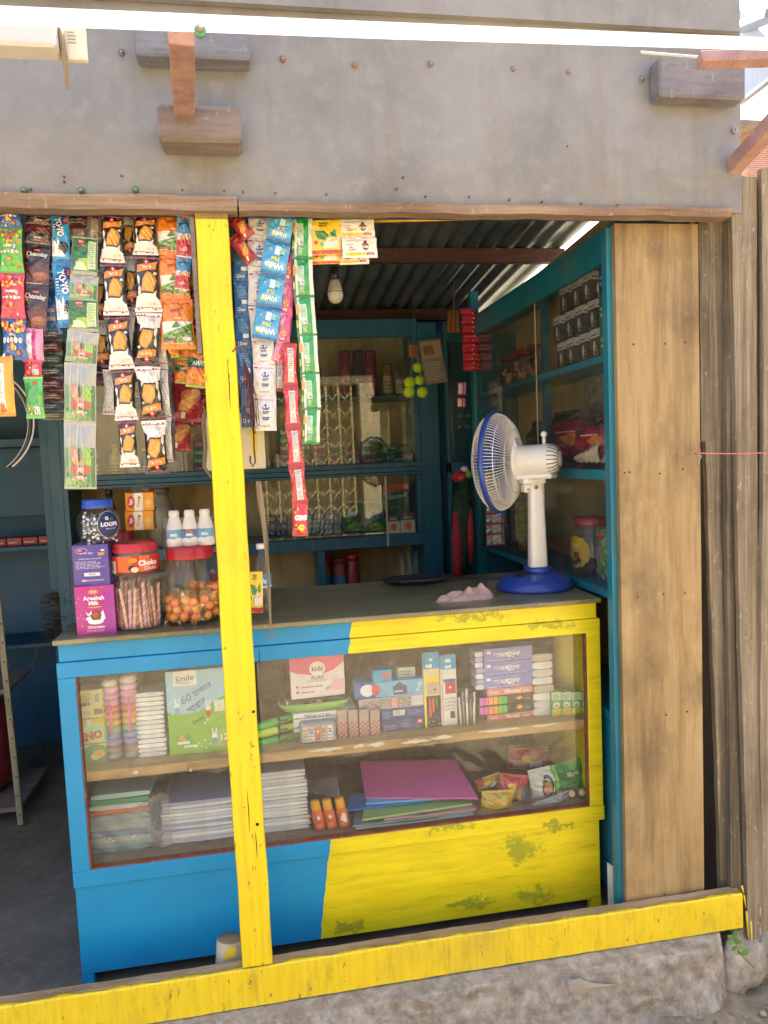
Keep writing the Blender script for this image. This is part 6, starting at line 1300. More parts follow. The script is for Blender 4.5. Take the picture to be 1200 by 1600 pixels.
# folders
def folder(label, quad, z, cl_, th=.004, lift=0):
    b = B(); pts = [PZ(x, y, z+(lift if k_ > 1 else 0)) for k_, (x, y) in enumerate(quad)]
    def S(u, v, dz_):
        a = pts[0]+(pts[1]-pts[0])*u; q = pts[3]+(pts[2]-pts[3])*u; r_ = a+(q-a)*v; return (r_.x, max(r_.y, .226), z+dz_+lift*v+.0015*math.sin(u*8+v*3)*math.sin(v*3))
    b.grid(lambda u, v: S(u, v, th), 14, 6, cl_); b.grid(lambda u, v: S(u, v, 0), 14, 6, cl_, True); b.grid(lambda u, v: S(u, 0, v*th), 14, 1, cl_); b.grid(lambda u, v: S(1, u, v*th), 6, 1, cl_); b.grid(lambda u, v: S(0, 1-u, v*th), 6, 1, cl_)
    return thing('folder', b, PLAST, label, 'folder')
folder('lowest clear grey plastic folder in the pile', [(556, 1305), (742, 1278), (735, 1262), (560, 1280)], LZ+.002, '#9aa09a', .006)
folder('greyish green folder near the bottom of the pile', [(552, 1296), (740, 1272), (735, 1250), (556, 1268)], LZ+.012, '#86908a', .005)
folder('pale pink folder showing at the right of the pile', [(600, 1290), (744, 1266), (735, 1245), (605, 1262)], LZ+.019, '#b88f94', .004)
folder('lime green folder under the blue ones', [(566, 1283), (737, 1258), (728, 1236), (570, 1250)], LZ+.026, '#a0c070', .006)
folder('blue folder reaching furthest left in the pile', [(543, 1268), (706, 1248), (700, 1228), (546, 1244)], LZ+.036, '#2a7ac0', .005)
folder('light blue folder right under the pink one', [(572, 1258), (730, 1246), (722, 1222), (578, 1232)], LZ+.042, '#6ab4e0', .006, .01)
folder('large rose pink folder on top of the pile', [(571, 1248), (747, 1249), (712, 1189), (562, 1192)], LZ+.050, '#c86098', .005, .055)
# packages at the right
def pack(label, px, py, wpx, hpx, Y, cols, design, rot=0, rz=0, rx=0, th=.03, base='#c8a02a', name='packet', cat='packet'):
    q = P(px, py, Y); mpp = (P(px+100, py, Y)-q).x/100; w_, h = wpx*mpp, hpx*mpp; b = B(); S = pillow(b, w_, h, th, base, None, .07, .03, .0022, int(px)); p = Pr(b, S, w_, h, .006); p.r = random.Random(int(px)); design(p); me = b.mesh(name); me.materials.append(FOIL); o = bpy.data.objects.new(name, me); COL.objects.link(o); o.location = q; o.rotation_euler = (R(rx), R(rot), R(rz)); return tag(o, label, cat)
def d_gold(p): p.rect(.0, .3, 1, .34, '#8a6a1c')
def d_redp(p): p.rect(0, .5, .3, 1, '#a81a20'); p.ell(.4, .6, .15, .14, '#e0c040'); p.barcode(.5, .2, .8, .5); p.lines(.1, .1, .45, .4, 4, '#e8c8a8')
def d_grn(p):
    p.rect(0, 0, .12, 1, '#c8ccc8'); p.rect(.12, .0, .38, 1, '#d0d8c8'); p.ell(.27, .5, .1, .32, '#2a3020'); p.ell(.27, .45, .07, .2, '#c88a6a'); p.rect(.4, .0, .45, 1, '#8ad048'); p.rect(.45, .55, 1, .8, '#1c7a34'); p.text('Maggi', .72, .68, .16, '#e0e8d8', .34, 0, .03); p.rect(.9, 0, 1, 1, '#28602c'); p.lines(.5, .1, .85, .45, 4, '#9ad0a0')
pack('green foil pack with a silver edge, largest at the lower right', 872, 1220, 92, 52, .30, None, d_grn, rot=-4, base='#22943c', th=.04, rz=4)
pack('gold foil packet lying in front of the red one', 777, 1253, 50, 36, .265, None, d_gold, rot=4, base='#c8a42c', th=.036)
pack('red packet with a barcode behind the gold one', 800, 1232, 46, 44, .295, None, d_redp, rot=12, base='#b8242a', th=.03)
pack('second red and gold packet leaning at the back', 826, 1186, 62, 34, .42, None, d_redp, rot=6, base='#a82028', th=.03)
pack('small gold wrapped packet left of the red ones', 764, 1222, 40, 20, .32, None, d_redp, rot=-14, base='#b89a2a', th=.02)
pack('gold sachet standing upright at the back', 803, 1182, 18, 36, .44, None, d_gold, rot=6, base='#b09240', th=.014)
pack('crumpled clear and silver sachet in front of the green pack', 858, 1254, 62, 16, .255, None, lambda p: p.lines(.1, .2, .9, .8, 3, '#c8ccca'), rot=-14, base='#8f9692', th=.014)
b = B(); q = P(818, 1246, .27); b.M = Matrix.Translation((q.x, .275, LZ+.026)) @ Matrix.Rotation(R(80), 4, 'X') @ Matrix.Rotation(R(25), 4, 'Y'); b.lathe([(.0001, .018), (.023, .018), (.025, .015), (.025, -.015), (.023, -.018), (.0001, -.018)], 26, (0, 0, 0), '#3c424c', cols=['#4a505c', '#565c68', '#b89a4a', '#3c424c', '#3c424c']); b.M = None; thing('small_tin', b, PLAST, 'small dark round tin lying on its side between the gold and green packs', 'tin')
for k, (px, py) in enumerate(((877, 1250), (893, 1248), (909, 1245))):
    b = B(); q = P(px, py, .26); b.M = Matrix.Translation((q.x, .262, LZ+.015)) @ Matrix.Rotation(R(75), 4, 'X'); b.lathe([(.0001, .008), (.010, .008), (.014, .004), (.014, -.02), (.0001, -.021)], 20, (0, 0, 0), '#b8a07a', cols=['#d8c8a0', '#a87a4a', '#8a8478', '#8a8478']); b.M = None; thing('wrapped_roll', b, FOIL, ('left', 'middle', 'right')[k]+' small round wrapped roll under the green pack', 'roll')
# =================================================================== GOODS IN THE BACK CABINET
S1, S2, S3, S4 = 1.757, 1.363, 1.036, .661
def can(label, px, yt, yb, wpx, Y, col_, on, cat='can', cap=None, lab=None, name='can', neck=None, mat=PLAST, group=None):
    q = P(px, yb, Y); mpp = (P(px+100, yb, Y)-q).x/100; r_ = wpx*mpp/2; H = P(px, yt, Y).z-on if on is not None else dz(yt, yb, px, Y)
    root = empty(name, (q.x, Y, on), label, cat, group); b = B(); 
    if neck: b.lathe([(r_*.9, 0), (r_, .004), (r_, H*.6), (r_*.9, H*.7), (r_*neck, H*.84), (r_*neck, H*.9)], 20, (0, 0, 0), col_); cz = H*.9; cr = r_*neck*1.15
    else: b.lathe([(r_*.95, 0), (r_, .004), (r_, H*.94), (r_*.95, H*.95)], 22, (0, 0, 0), col_); cz = H*.95; cr = r_*.97
    part('can_body' if name == 'can' else 'bottle_body', b, mat, root, False); b = B(); b.lathe([(cr, cz), (cr, H-.002), (cr*.94, H), (.0001, H)], 18, (0, 0, 0), cap or '#c8c8c4'); part('cap', b, PLAST, root, False)
    if lab: curve_label(root, r_, H*.12, H*.62, -170, -10, lab[0], lab[1]); 
    return root
def d_rx(p): p.text('Rexo', .5, .5, .12, '#d8c8d0', .4, 0, .02); p.lines(.3, .2, .7, .4, 3, '#a88898')
for k, (px, lb) in enumerate(((541, 'left tall maroon can on the upper shelf'), (562, 'middle tall can, darker with a black upper half'), (581, 'right tall maroon can on the upper shelf'))):
    can(lb, px, 548, 622, 18, 1.98, '#7a1c34' if k != 1 else '#3a2430', S1, cap='#5a1628' if k != 1 else '#17181c', lab=('#8a2440' if k != 1 else '#2a2228', d_rx))
for k, (px, w_, yt, cl_, lb) in enumerate(((497, 13, 575, '#5c4a38', 'brown jar at the left end of the upper shelf group'), (511, 12, 590, '#8a7a50', 'small jar with a pale label left of the maroon cans'), (526, 13, 585, '#4a4038', 'dark small jar next to the left maroon can'), (607, 14, 568, '#8a5a34', 'amber jar just right of the maroon cans'), (625, 13, 578, '#6a3a2a', 'dark amber jar at the right end of the upper shelf'))):
    can(lb, px, yt, 622, w_, 2.0, cl_, S1, cat='jar', name='bottle', cap='#2c2a2c', lab=('#b8a880', lambda p: p.lines(.2, .2, .8, .8, 3, '#5a4a34')))
for k in range(9):
    carton(['maroon', 'dark', 'brown', 'green', 'wine red', 'grey', 'olive', 'plum', 'navy'][k]+' small carton on the upper shelf behind the hanging packets', 175+k*33, 590+(k*7) % 15, 200+k*33, 625, 1.97, .12, ['#5a2430', '#2f2c30', '#6a4a34', '#2c5038', '#6c2030', '#5a5a5c', '#5c5a38', '#4a2848', '#24345a'][k], lambda p: p.lines(.15, .4, .85, .7, 2, '#b0a890'), zbase=S1)
def d_gch(p): p.ell(.5, .6, .3, .16, '#1c3a6a', 10); p.text('Chips', .5, .6, .15, '#c8d8d8', .5, 10, .03); p.poly([(.1, .1), (.5, .35), (.9, .1), (.6, .02)], '#8ab04a'); p.poly([(.2, .25), (.4, .1), (.3, .05)], '#d8c86a')
# soap cartons, several short stacks
SC = [('#7a2440', 'maroon'), ('#2c6a48', 'green'), ('#7a2440', 'wine'), ('#3a7a50', 'sea green'), ('#8a3448', 'dusty red'), ('#245c40', 'dark green')]
def d_soap(p): p.text('Lux', .4, .5, .45, '#d8c8c0', .5, 0, .02); p.lines(.7, .3, .95, .7, 1, '#c8b8a8')
for c_ in range(7):
    x0 = (302, 436, 462, 488, 514, 540, 566)[c_]; n = (5, 6, 5, 5, 4, 3, 4)[c_]; z = S2; Yk = 1.99+.01*(c_ % 3)
    for k in range(n):
        cl_ = SC[(k//2+c_) % 6]; py = 752-k*12
        o, hh = carton(f'{cl_[1]} soap carton, {("bottom", "second", "third", "fourth", "fifth", "top")[k]} of the {("short stack left of the post", "first stack right of the post", "second stack right of the post", "third stack right of the post", "fourth stack right of the post", "low fifth stack", "stack left of the dark green bags")[c_]}', x0, py-12, x0+23, py, Yk, .07, cl_[0], d_soap, cat='soap box', zbase=z+.001); z += hh+.0012
for k in range(5):
    px = (592, 606, 622, 637, 585)[k]; pack(('first', 'second', 'third', 'fourth', 'leftmost upper')[k]+' dark green packet at the right end of the middle cabinet shelf', px, (722, 720, 722, 718, 690)[k], 24, (34, 40, 34, 46, 26)[k], 2.02+.03*(k % 2), None, d_gch, th=.05, base=('#1f6a38', '#2a7a44', '#1c5a30', '#245f3c', '#3a7a4a')[k], rz=4*k-6)
# bottles left part of the middle shelf
can('pale green bottle behind the chutney pouch strip', 150, 690, 740, 17, 2.0, '#8aa890', S2, 'bottle', '#3a6a48', ('#5a8a5c', lambda p: p.lines(.2, .2, .8, .8, 3, '#d8e0c8')), 'bottle', .4)
can('clear yellow bottle with a tall neck on the middle shelf', 182, 694, 742, 20, 1.99, '#c8b870', S2, 'bottle', '#b8a040', ('#b8a84a', lambda p: p.lines(.2, .2, .8, .8, 4, '#6a6030')), 'bottle', .45)
can('grey-green clear bottle below the toast strip', 208, 705, 742, 16, 2.0, '#8a9c94', S2, 'bottle', '#c8ccc8', None, 'bottle', .5)
can('slim blue bottle with white cap on the middle shelf', 229, 700, 740, 13, 1.98, '#2a5a8a', S2, 'bottle', '#b8c4cc', ('#3a6aa0', lambda p: p.lines(.2, .2, .8, .8, 4, '#b8c8d8')), 'bottle', .6)
can('purple carton-like tube left of the soap stack', 272, 690, 742, 16, 2.03, '#4a3a5c', S2, 'tube', '#3a2c48', None, 'bottle')
can('teal tube left of the soap stack', 288, 688, 742, 14, 2.05, '#2c5a6a', S2, 'tube', '#24404a', None, 'bottle')
# lower shelf right part
for k, px in enumerate((552, 586)): pack(('left', 'right')[k]+' dark green crisps bag on the lower shelf', px, 806, 34, 46, 1.9, None, d_gch, th=.06, base='#1c6a34', rz=5*k-3)
def d_gluc(p): p.poly([(0, .7), (1, .85), (1, 1), (0, 1)], '#c8582c'); p.poly([(0, .5), (1, .65), (1, .85), (0, .7)], '#2c4a34'); p.text('Glucose-D', .55, .67, .12, '#c8d0b8', .8, 8, .03); p.dots(8, .2, .1, .8, .4, ['#4a9a5a', '#2c7a40'], .006, .01)
carton('green and orange glucose carton at the back of the lower shelf', 601, 752, 640, 812, 2.05, .05, '#1f6a3a', d_gluc, zbase=P(620, 815, 2.05).z)
def d_saf(p): p.rect(0, .66, 1, 1, '#2c3028'); p.rect(0, .94, 1, 1, '#a83a2c'); p.text('Safoli', .5, .8, .13, '#d8d4c8', .7, 0, .03); p.ell(.55, .35, .22, .22, '#e0622c'); p.ell(.3, .3, .1, .14, '#d8a47a')
for k, (a, e) in enumerate(((605, 625), (626, 649))): carton(('left', 'right')[k]+' white carton with an orange fruit on the lower shelf', a, 799-k, e, 828, 1.9, .05, '#d8d2c4', d_saf, zbase=S3)
def d_stripe(p):
    for i in range(6): p.poly([(i*.18-.1, 0), (i*.18, 0), (i*.18+.12, 1), (i*.18+.04, 1)], '#2a3c44' if i % 2 else '#8aa0a8')
r_ = random.Random(31)
for k in range(8):
    c_, w_ = k % 2, k//2; pack(['lowest', 'second', 'third', 'topmost'][w_]+' grey striped soft pack in the '+('left' if c_ == 0 else 'right')+' column of the pile', 486+c_*32+r_.uniform(-2, 2), 830-w_*7.5, 40, 13, 1.90, None, d_stripe, th=.05, base='#b4bcb8', rot=r_.uniform(-5, 5))
def d_nvy(p): p.rect(.55, .2, .85, .6, '#8aa0b8'); p.lines(.1, .3, .45, .7, 2, '#5a7090')
for k in range(6):
    c_, w_ = k % 2, k//2; pack(['lowest', 'middle', 'topmost'][w_]+' navy soft pack in the '+('left' if c_ == 0 else 'right')+' pile beside the post', 422+c_*18, 832-w_*11, 20, 13, 1.90, None, d_nvy, th=.05, base='#202c4c', rot=r_.uniform(-4, 4))
# bottles below
for k, (px, yt, cl_, lb) in enumerate(((507, 868, '#3a7ab0', 'left red-capped bottle with a blue label under the shelf'), (531, 872, '#3a8ac0', 'middle red-capped bottle with a blue and yellow label'), (553, 866, '#8a2a34', 'right red bottle beside the other two under the shelf'))):
    o = can(lb, px, yt, 925, 21, 1.98, '#8a2430' if k == 2 else '#a8604a', S4, 'bottle', '#b02a30', (cl_, lambda p: p.rect(.2, .1, .8, .4, '#d8b84a')), 'bottle', .8)
    b = B(); H = P(px, yt, 1.98).z-S4; b.lathe([(.026, H*.72), (.030, H*.74), (.028, H*1.0), (.0001, H*1.01)], 18, (0, 0, 0), '#b82a30'); part('overcap', b, PLAST, o, False)
for k, px in enumerate((628, 640, 650)):
    b = B(); q = P(px, 885, 1.95); H = P(px, 862, 1.95).z-S4; b.lathe([(.014, 0), (.018, H*.7), (.020, H), (.019, H), (.017, H*.7), (.012, .004), (.0001, .004)], 20, (q.x, 1.95, S4), '#ffffff'); thing('drinking_glass', b, JAR, ('left', 'middle', 'right')[k]+' upturned clear glass under the lower shelf', 'glass')
# behind the counter jars: items on lower shelf left
can('large dim white jug left on the lower shelf', 255, 762, 838, 42, 2.0, '#8c8a78', S3, 'jug', '#6a6a60', None, 'bottle', .6)
can('dark bottle behind the blue-lidded jar', 175, 765, 838, 20, 2.0, '#4a4038', S3, 'bottle', '#2c2a28', None, 'bottle', .5)
# little clear hanging tape
b = B(); q0 = P(602, 745, 1.8); q1 = P(603, 854, 1.8); b.box((q0.x-.004, 1.80, q1.z), (q0.x+.004, 1.8015, q0.z), '#c8c0a8'); thing('hanging_tape', b, MATTE, 'thin pale strip of tape hanging in front of the lower glass', 'tape')

# =================================================================== HANGING THINGS IN THE MIDDLE
for k, (px, py, r_p) in enumerate(((653, 574, 8.5), (641, 597, 9.5), (656, 594, 8), (640, 612, 9.5), (660, 613, 9))):
    b = B(); q = P(px, py, 1.35); b.ball((q.x, 1.35+.012*(k % 2), q.z), r_p*.00283, '#b4d42c', 16, 10); thing('lime_ball', b, MATTE, ('top', 'middle left', 'middle right', 'bottom left', 'bottom right')[k]+' lime green ball in the hanging net of five', 'ball')
b = B(); q0 = P(648, 540, 1.35)
for px, py in ((640, 590), (655, 570), (662, 605)): b.tube([q0, P(px, py, 1.345)], .0012, 4, '#b8a898')
q1 = P(646, 548, 1.35); b.box((q1.x-.022, 1.345, q1.z-.03), (q1.x+.022, 1.35, q1.z+.025), '#8a5a34'); q9 = P(648, 530, 1.35); b.tube([q0, (q9.x, 1.35, 2.3)], .0012, 4, '#6a6058'); thing('net_card', b, MATTE, 'brown header card and strings holding the lime green balls', 'card')
b = B(); a_, e_ = P(660, 600, 1.2), P(694, 530, 1.2); W, H = e_.x-a_.x, e_.z-a_.z; b.M = Matrix.Translation(((a_.x+e_.x)/2, 1.2, (a_.z+e_.z)/2)) @ Matrix.Rotation(R(-8), 4, 'Y') @ Matrix.Rotation(R(12), 4, 'Z'); b.box((-W/2, 0, -H/2), (W/2, .006, H/2), '#6a6458', .001)
p = Pr(b, lambda u, v, o: (-W/2+u*W, -o, -H/2+v*H), W, H, .1); p.rect(.05, .58, .95, .95, '#8a7a64'); p.lines(.08, .08, .92, .52, 8, '#9a9484'); p.rect(.12, .66, .6, .88, '#6a4a3a'); b.M = None; thing('blister_board', b, PAPER, 'grey printed card hanging askew beside the lime green balls', 'card')
# red row of hanging cards along the corner post
root = empty('red_card_strip', P(734, 482, 1.45), 'bright red strip of small hanging clips at the top of the corner post', 'card strip')
b = B(); q0, q1 = P(723, 580, 1.45), P(746, 482, 1.45)
def rcs(u, v): z = q0.z+(q1.z-q0.z)*v; return (q0.x+.01*v*0+(q1.x-q0.x)*(.05+u*.95)*(1-.25*(v > .93)), 1.45+.006*math.sin(v*42), z)
b.grid(rcs, 4, 46, '#c01c3c'); part('card', b, FOIL, root)
b = B()
for k in range(13): q = P(738+(k % 2)*2, 490+k*7, 1.44); b.ball((q.x, 1.437, q.z), .0042, '#e8d0d4', 8, 5)
o = part('clips', b, PLAST, root); o['kind'] = 'stuff'
b = B()
for k in range(9): q0 = P(701+k*1.9, 486, 1.5); q1 = P(699+k*2.4, 520, 1.5); b.tube([q0, q1], .0042, 6, ['#8a5a34', '#a8703c', '#6a4430'][k % 3])
o = thing('brush_bunch', b, MATTE, 'bunch of short brown wooden sticks hanging near the roof corner', 'sticks'); o['kind'] = 'stuff'
b = B(); b.tube([P(709, 486, 1.5), P(709, 440, 1.5)], .002, 5, '#8a8070'); q = P(700, 486, 1.5); thing('string', b, MATTE, 'string holding the bunch of brown sticks', 'string')
single('small_card', 'pinkpk', (722, 598), (722, 617), 13, 1.46, 'upper small pink card hanging on the corner post', 'card'); single('small_card', 'pinkpk', (721, 622), (721, 636), 12, 1.46, 'lower small pink card hanging on the corner post', 'card')
for k in range(4):
    b = B(); q = P(718+(k % 2)*12, 650+(k//2)*17, 1.46); b.ball((q.x, 1.46, q.z), .012, '#a8b0ac', 10, 6, 1, .6, 1); thing('clear_trinket', b, JAR, ('upper left', 'upper right', 'lower left', 'lower right')[k]+' small clear trinket hanging on the corner post', 'trinket')
# folded umbrellas / artificial rose bundle
um = empty('folded_umbrella', P(724, 890, 1.35), 'folded dark green and red umbrella standing upright beside the side cabinet', 'umbrella')
b = B(); pts = [P(x, y, 1.35) for x, y in ((718, 915), (720, 850), (722, 790), (726, 750))]; b.tube(pts, [.03, .04, .05, .02], 10, '#1f3a2a'); part('canopy', b, MATTE, um)
b = B(); b.tube([P(x, y, 1.33) for x, y in ((716, 915), (714, 860), (713, 800))], [.02, .026, .015], 8, '#a82a34'); part('red_panel', b, MATTE, um)
b = B(); b.tube([P(x, y, 1.32) for x, y in ((736, 880), (735, 830), (733, 795))], [.01, .018, .014], 8, '#a82a34'); part('red_fold', b, MATTE, um)
b = B(); q = P(722, 740, 1.33)
for k in range(6): a = k; b.ball((q.x-.015+.018*math.cos(a), 1.33+.012*math.sin(a), q.z-.012+.01*math.sin(a*2)), .017, ['#c03044', '#b02a3a', '#d04a5c'][k % 3], 10, 6)
b.ball((q.x+.03, 1.33, q.z-.005), .018, '#7aa84a', 10, 6); b.ball((q.x+.01, 1.325, q.z+.02), .016, '#e8c0d0', 10, 6, 1.2, 1, .8); thing('artificial_rose', b, MATTE, 'pink and red artificial flowers wrapped in film on top of the umbrella', 'flowers')

# =================================================================== GOODS IN THE SIDE CABINET
def sidebox(label, px0, yt, px1, yb, X, z, depth, base, design, on_y=None, side='#7a7a78', name='carton', cat='box'):
    """a carton standing in the side cabinet, printed face towards the shop front (-Y), printed side facing -X"""
    q = PX((px0+px1)/2, yb, X); return q
def d_led(p): p.rect(0, .72, 1, 1, '#c8c8c4'); p.lines(.1, .78, .9, .92, 1, '#4a4a4a'); p.ell(.5, .42, .14, .2, '#d8d8d4'); p.rect(.43, .12, .57, .3, '#a8a8a4'); p.lines(.65, .1, .95, .5, 3, '#8a8a8a')
def d_led2(p): p.text('LED', .5, .5, .3, '#4a4a4a', .9, 90, .04); p.lines(.2, .1, .8, .25, 1, '#6a6a6a')
bw, bh, bd = .058, .092, .058
def led(x, y, z, lb):
    b = B(); F, Rr, L, T = boxb(b, bw, bh, bd, '#33363a', .0008); d_led(Pr(b, F, bw, bh, .05)); s_ = Pr(b, L, bd, bh, .05); s_.rect(0, 0, 1, 1, '#35383c'); d_led(s_)
    Pr(b, T, bw, bd, .05).rect(0, 0, 1, 1, '#b8b8b4'); me = b.mesh('bulb_carton'); me.materials.append(PAPER); o = bpy.data.objects.new('bulb_carton', me); COL.objects.link(o); o.location = (x, y, z); tag(o, lb, 'box'); return o
rows = ((4, 0), (4, .02), (3, .05), (1, .09)); nm = ('front', 'second', 'third', 'rear')
zz = 1.7225
for rw, (n, off) in enumerate(rows):
    for k in range(n):
        y = .30+off+k*.090
        led(1.085+.004*((k+rw) % 2), y, zz, f'{nm[k]} bulb carton in the {("bottom", "second", "third", "top")[rw]} row of the pyramid behind the glass')
    zz += bh+.0005
for k, (cl_, z, lb) in enumerate((('#2a2c6a', 1.7225+2*.0925, 'dark blue'), ('#2a7a3a', 1.7225, 'green'), ('#2a7a3a', 1.7225+.0925, 'leaf green'))):
    b = B(); F, Rr, L, T = boxb(b, bw, bh, bd*.7, cl_, .0008); Pr(b, L, bd*.7, bh, .05).lines(.2, .3, .8, .7, 2, '#c8d0c8'); me = b.mesh('bulb_carton'); me.materials.append(PAPER); o = bpy.data.objects.new('bulb_carton', me); COL.objects.link(o); o.location = (1.08, .232, z); tag(o, lb+' carton standing between the bulb cartons and the front post', 'box')
# jars with brown sweets far on the upper shelf
for k, (y, cl_) in enumerate(((.95, '#6a3a24'), (1.10, '#7a4a30'), (1.26, '#5a2c20'))):
    root = empty('jar', (1.12, y, 1.7225), ('nearest', 'middle', 'farthest')[k]+' jar of brown sweets on the upper shelf of the side cabinet', 'jar'); b = B(); b.lathe([(.045, 0), (.05, .01), (.05, .1), (.04, .12)], 20, (0, 0, 0), '#ffffff'); part('jar_body', b, JAR, root, False); b = B(); b.lathe([(.042, .12), (.042, .14), (.0001, .141)], 18, (0, 0, 0), '#8a2430'); part('lid', b, PLAST, root, False); b = B(); r9 = random.Random(k)
    for i in range(40): b.ball((r9.uniform(-.03, .03), r9.uniform(-.03, .03), .012+r9.random()*.075), .011, cl_ if i % 3 else '#a87a4a', 6, 4)
    o = part('sweets', b, MATTE, root, False); o['kind'] = 'stuff'
# big bags on the middle shelf
def sbag(label, y, w_, h, z, base, design, x=1.10, th=.08, rz=-90, rx=0, nm='bag'):
    b = B(); S = pillow(b, w_, h, th, base, None, .06, .03, .005, int(y*100)); p = Pr(b, S, w_, h, .02); p.r = random.Random(int(y*99)); design(p); me = b.mesh(nm); me.materials.append(FOIL); o = bpy.data.objects.new(nm, me); COL.objects.link(o); o.location = (x, y, z+h/2+.002); o.rotation_euler = (R(rx), 0, R(rz)); return tag(o, label, 'bag')
def d_bag(p): p.poly([(.0, .8), (1, .8), (1, 1), (0, 1)], '#2a2a34'); p.text('BISCUIT', .7, .88, .08, '#b8a8a8', .3, 0, .03); p.disc(.92, .88, .012, '#a8a0a0'); p.poly([(.6, .5), (.8, .6), (.95, .45), (.8, .35)], '#d8742c'); p.lines(.5, .6, .85, .64, 1, '#e0c8c8')
def d_bag2(p): p.poly([(.1, .7), (.9, .9), (.9, .5)], '#3a2028'); p.ell(.4, .4, .2, .15, '#8a1428', 20)
sbag('large wine red bag with a dark top band on the middle shelf behind the fan', .60, .34, .20, 1.40-.02, '#9a1434', d_bag, 1.11, .1)
sbag('second wine red bag nearer the front post with an orange patch', .36, .28, .17, 1.38, '#8a1430', d_bag, 1.09, .09)
sbag('dark green and maroon bag lying deeper in the middle shelf', .90, .24, .18, 1.38, '#24382c', d_bag2, 1.12, .09)
b = B()
def sh(u, v): q = PX(905+38*u, 722-34*(1-u)**0*math.sin(3.14*v)*(.3+.7*u), 1.055); return (1.055+.02*math.sin(v*6), q.y, max(1.3795, q.z+.004*math.sin(u*30)))
b.grid(sh, 14, 12, '#cfc6b4'); thing('folded_shoe', b, PAPER, 'folded cream paper wrapper with dark dots in front of the wine red bags', 'wrapper')
sbag('pale grey card leaning at the back of the shelf above the bags', .60, .22, .15, 1.55, '#8a8474', lambda p: None, 1.2, .01)
# lower shelf: jar with golden label
root = empty('jar', (1.115, .47, 1.0085), 'big clear jar with a red lid and a golden scalloped label', 'jar'); b = B(); b.lathe([(.062, 0), (.07, .012), (.07, .14), (.055, .165), (.055, .175)], 30, (0, 0, 0), '#ffffff'); part('jar_body', b, JAR, root, False); b = B(); b.lathe([(.06, .172), (.062, .176), (.062, .20), (.0001, .201)], 30, (0, 0, 0), '#a02432'); part('lid', b, PLAST, root, False)
b = B()
def gsf(u, v, o): a = R(150+95*u); return ((.0715+o)*math.cos(a), (.0715+o)*math.sin(a), .02+.125*v)
p = Pr(b, gsf, .118, .125, .008)
for k in range(12): a = 2*math.pi*k/12; p.disc(.5+.33*math.cos(a), .52+.33*math.sin(a), .015, '#c8a83c', 10)
p.ell(.5, .52, .38, .38, '#c8a83c', 0, 22); p.text('OC', .5, .68, .12, '#f0d884', .3, 0, .04); p.text('95', .5, .42, .2, '#4a2c20', .3, 0, .06)
for k in range(5): p.disc(.2+.1*k, .2+.05*abs(k-2), .009, '#5a2c20', 10)
part('label', b, PAPER, root, False)
b = B(); b.lathe([(.055, .006), (.06, .05), (.0001, .055)], 20, (0, 0, 0), '#3a2420'); part('contents', b, MATTE, root, False)
sbag('green and violet striped pouch between the golden-labelled jar and the front post', .33, .10, .17, 1.0085, '#5a8a3a', lambda p: (p.rect(0, 0, .5, 1, '#8a5a9a'), p.rect(.3, .8, .7, .95, '#c83a2c')), 1.09, .03, nm='pouch')
sbag('yellow-green clear bag hanging beside the fan column', .98, .16, .24, 1.03, '#8a8a2c', lambda p: p.poly([(.2, .1), (.5, .6), (.8, .1)], '#b8b04a'), 1.06, .05)
o = strip_('strip of grey and pink printed sachets hanging behind the fan guard', ['silverpk']*6, [(774, 740), (774, 762), (774, 784), (774, 802), (774, 818), (774, 834), (775, 852)], 28, 1.1)

# =================================================================== LEFT PASSAGE
for k in range(4):
    carton(('first', 'second', 'third', 'rightmost')[k]+' small red carton from the left on the blue wall shelf', -14+k*25, 839, 9+k*25, 851, 2.0, .08, ['#a03038', '#a8384a', '#98302c', '#b84048'][k], lambda p: p.lines(.1, .3, .9, .7, 1, '#e0c0b0'), zbase=P(0, 855, 1.98).z+.001)
gas = empty('gas_cylinder', P(-8, 1262, .95), 'dark red gas cylinder lettered GAS standing in the left corner', 'gas cylinder'); g0 = P(-8, 1262, .95); gas.location = (P(26, 1190, 1.50).x-.155, 1.50, P(31, 1262, 1.28).z+.001); gas.scale = (1.02, 1.02, 1.02)
b = B(); b.lathe([(.10, 0), (.105, .02), (.14, .04), (.15, .09), (.15, .30), (.14, .36), (.09, .41), (.03, .425), (.03, .46), (.0001, .46)], 36, (0, 0, 0), '#6a1420'); part('cylinder_body', b, PLAST, gas, False)
curve_label(gas, .15, .15, .29, -95, -28, '#6a1420', lambda p: (p.text('GAS', .62, .45, .34, '#d8c8c4', .4, 0, .04), p.text('LP', .6, .82, .2, '#c8b0ac', .16, 0, .02)), 'lettering')
# slanting upright with shelves at far left
LY = 1.28
ls = empty('left_stand', P(10, 1290, LY), 'leaning pale slotted upright with two brown shelves at the left edge', 'stand')
b = B(); bar(b, P(33, 1288, LY), P(-4, 930, LY), .024, .016); up_ = part('upright', b, wood('pale_upright', '#8c8468', '#a39a7c', '#b4ab8e', (30, 30, 5)), ls)
b = B()
for k in range(12): q = P(33-37*(k+.5)/12, 1288-358*(k+.5)/12, LY-.009); b.tube([(q.x, LY-.0082, q.z), (q.x, LY-.011, q.z)], .0035, 6, '#3a3428')
o = part('slots', b, MATTE, up_); o['kind'] = 'stuff'
b = B(); q = P(31, 1262, LY); b.box((q.x-.6, LY+.01, q.z-.02), (q.x, LY+.42, q.z), None, .002); part('shelf', b, DARKW, ls)
b = B(); q = P(12, 1078, LY); b.box((q.x-.6, LY+.01, q.z-.018), (q.x, LY+.32, q.z), None, .002); part('shelf', b, DARKW, ls)
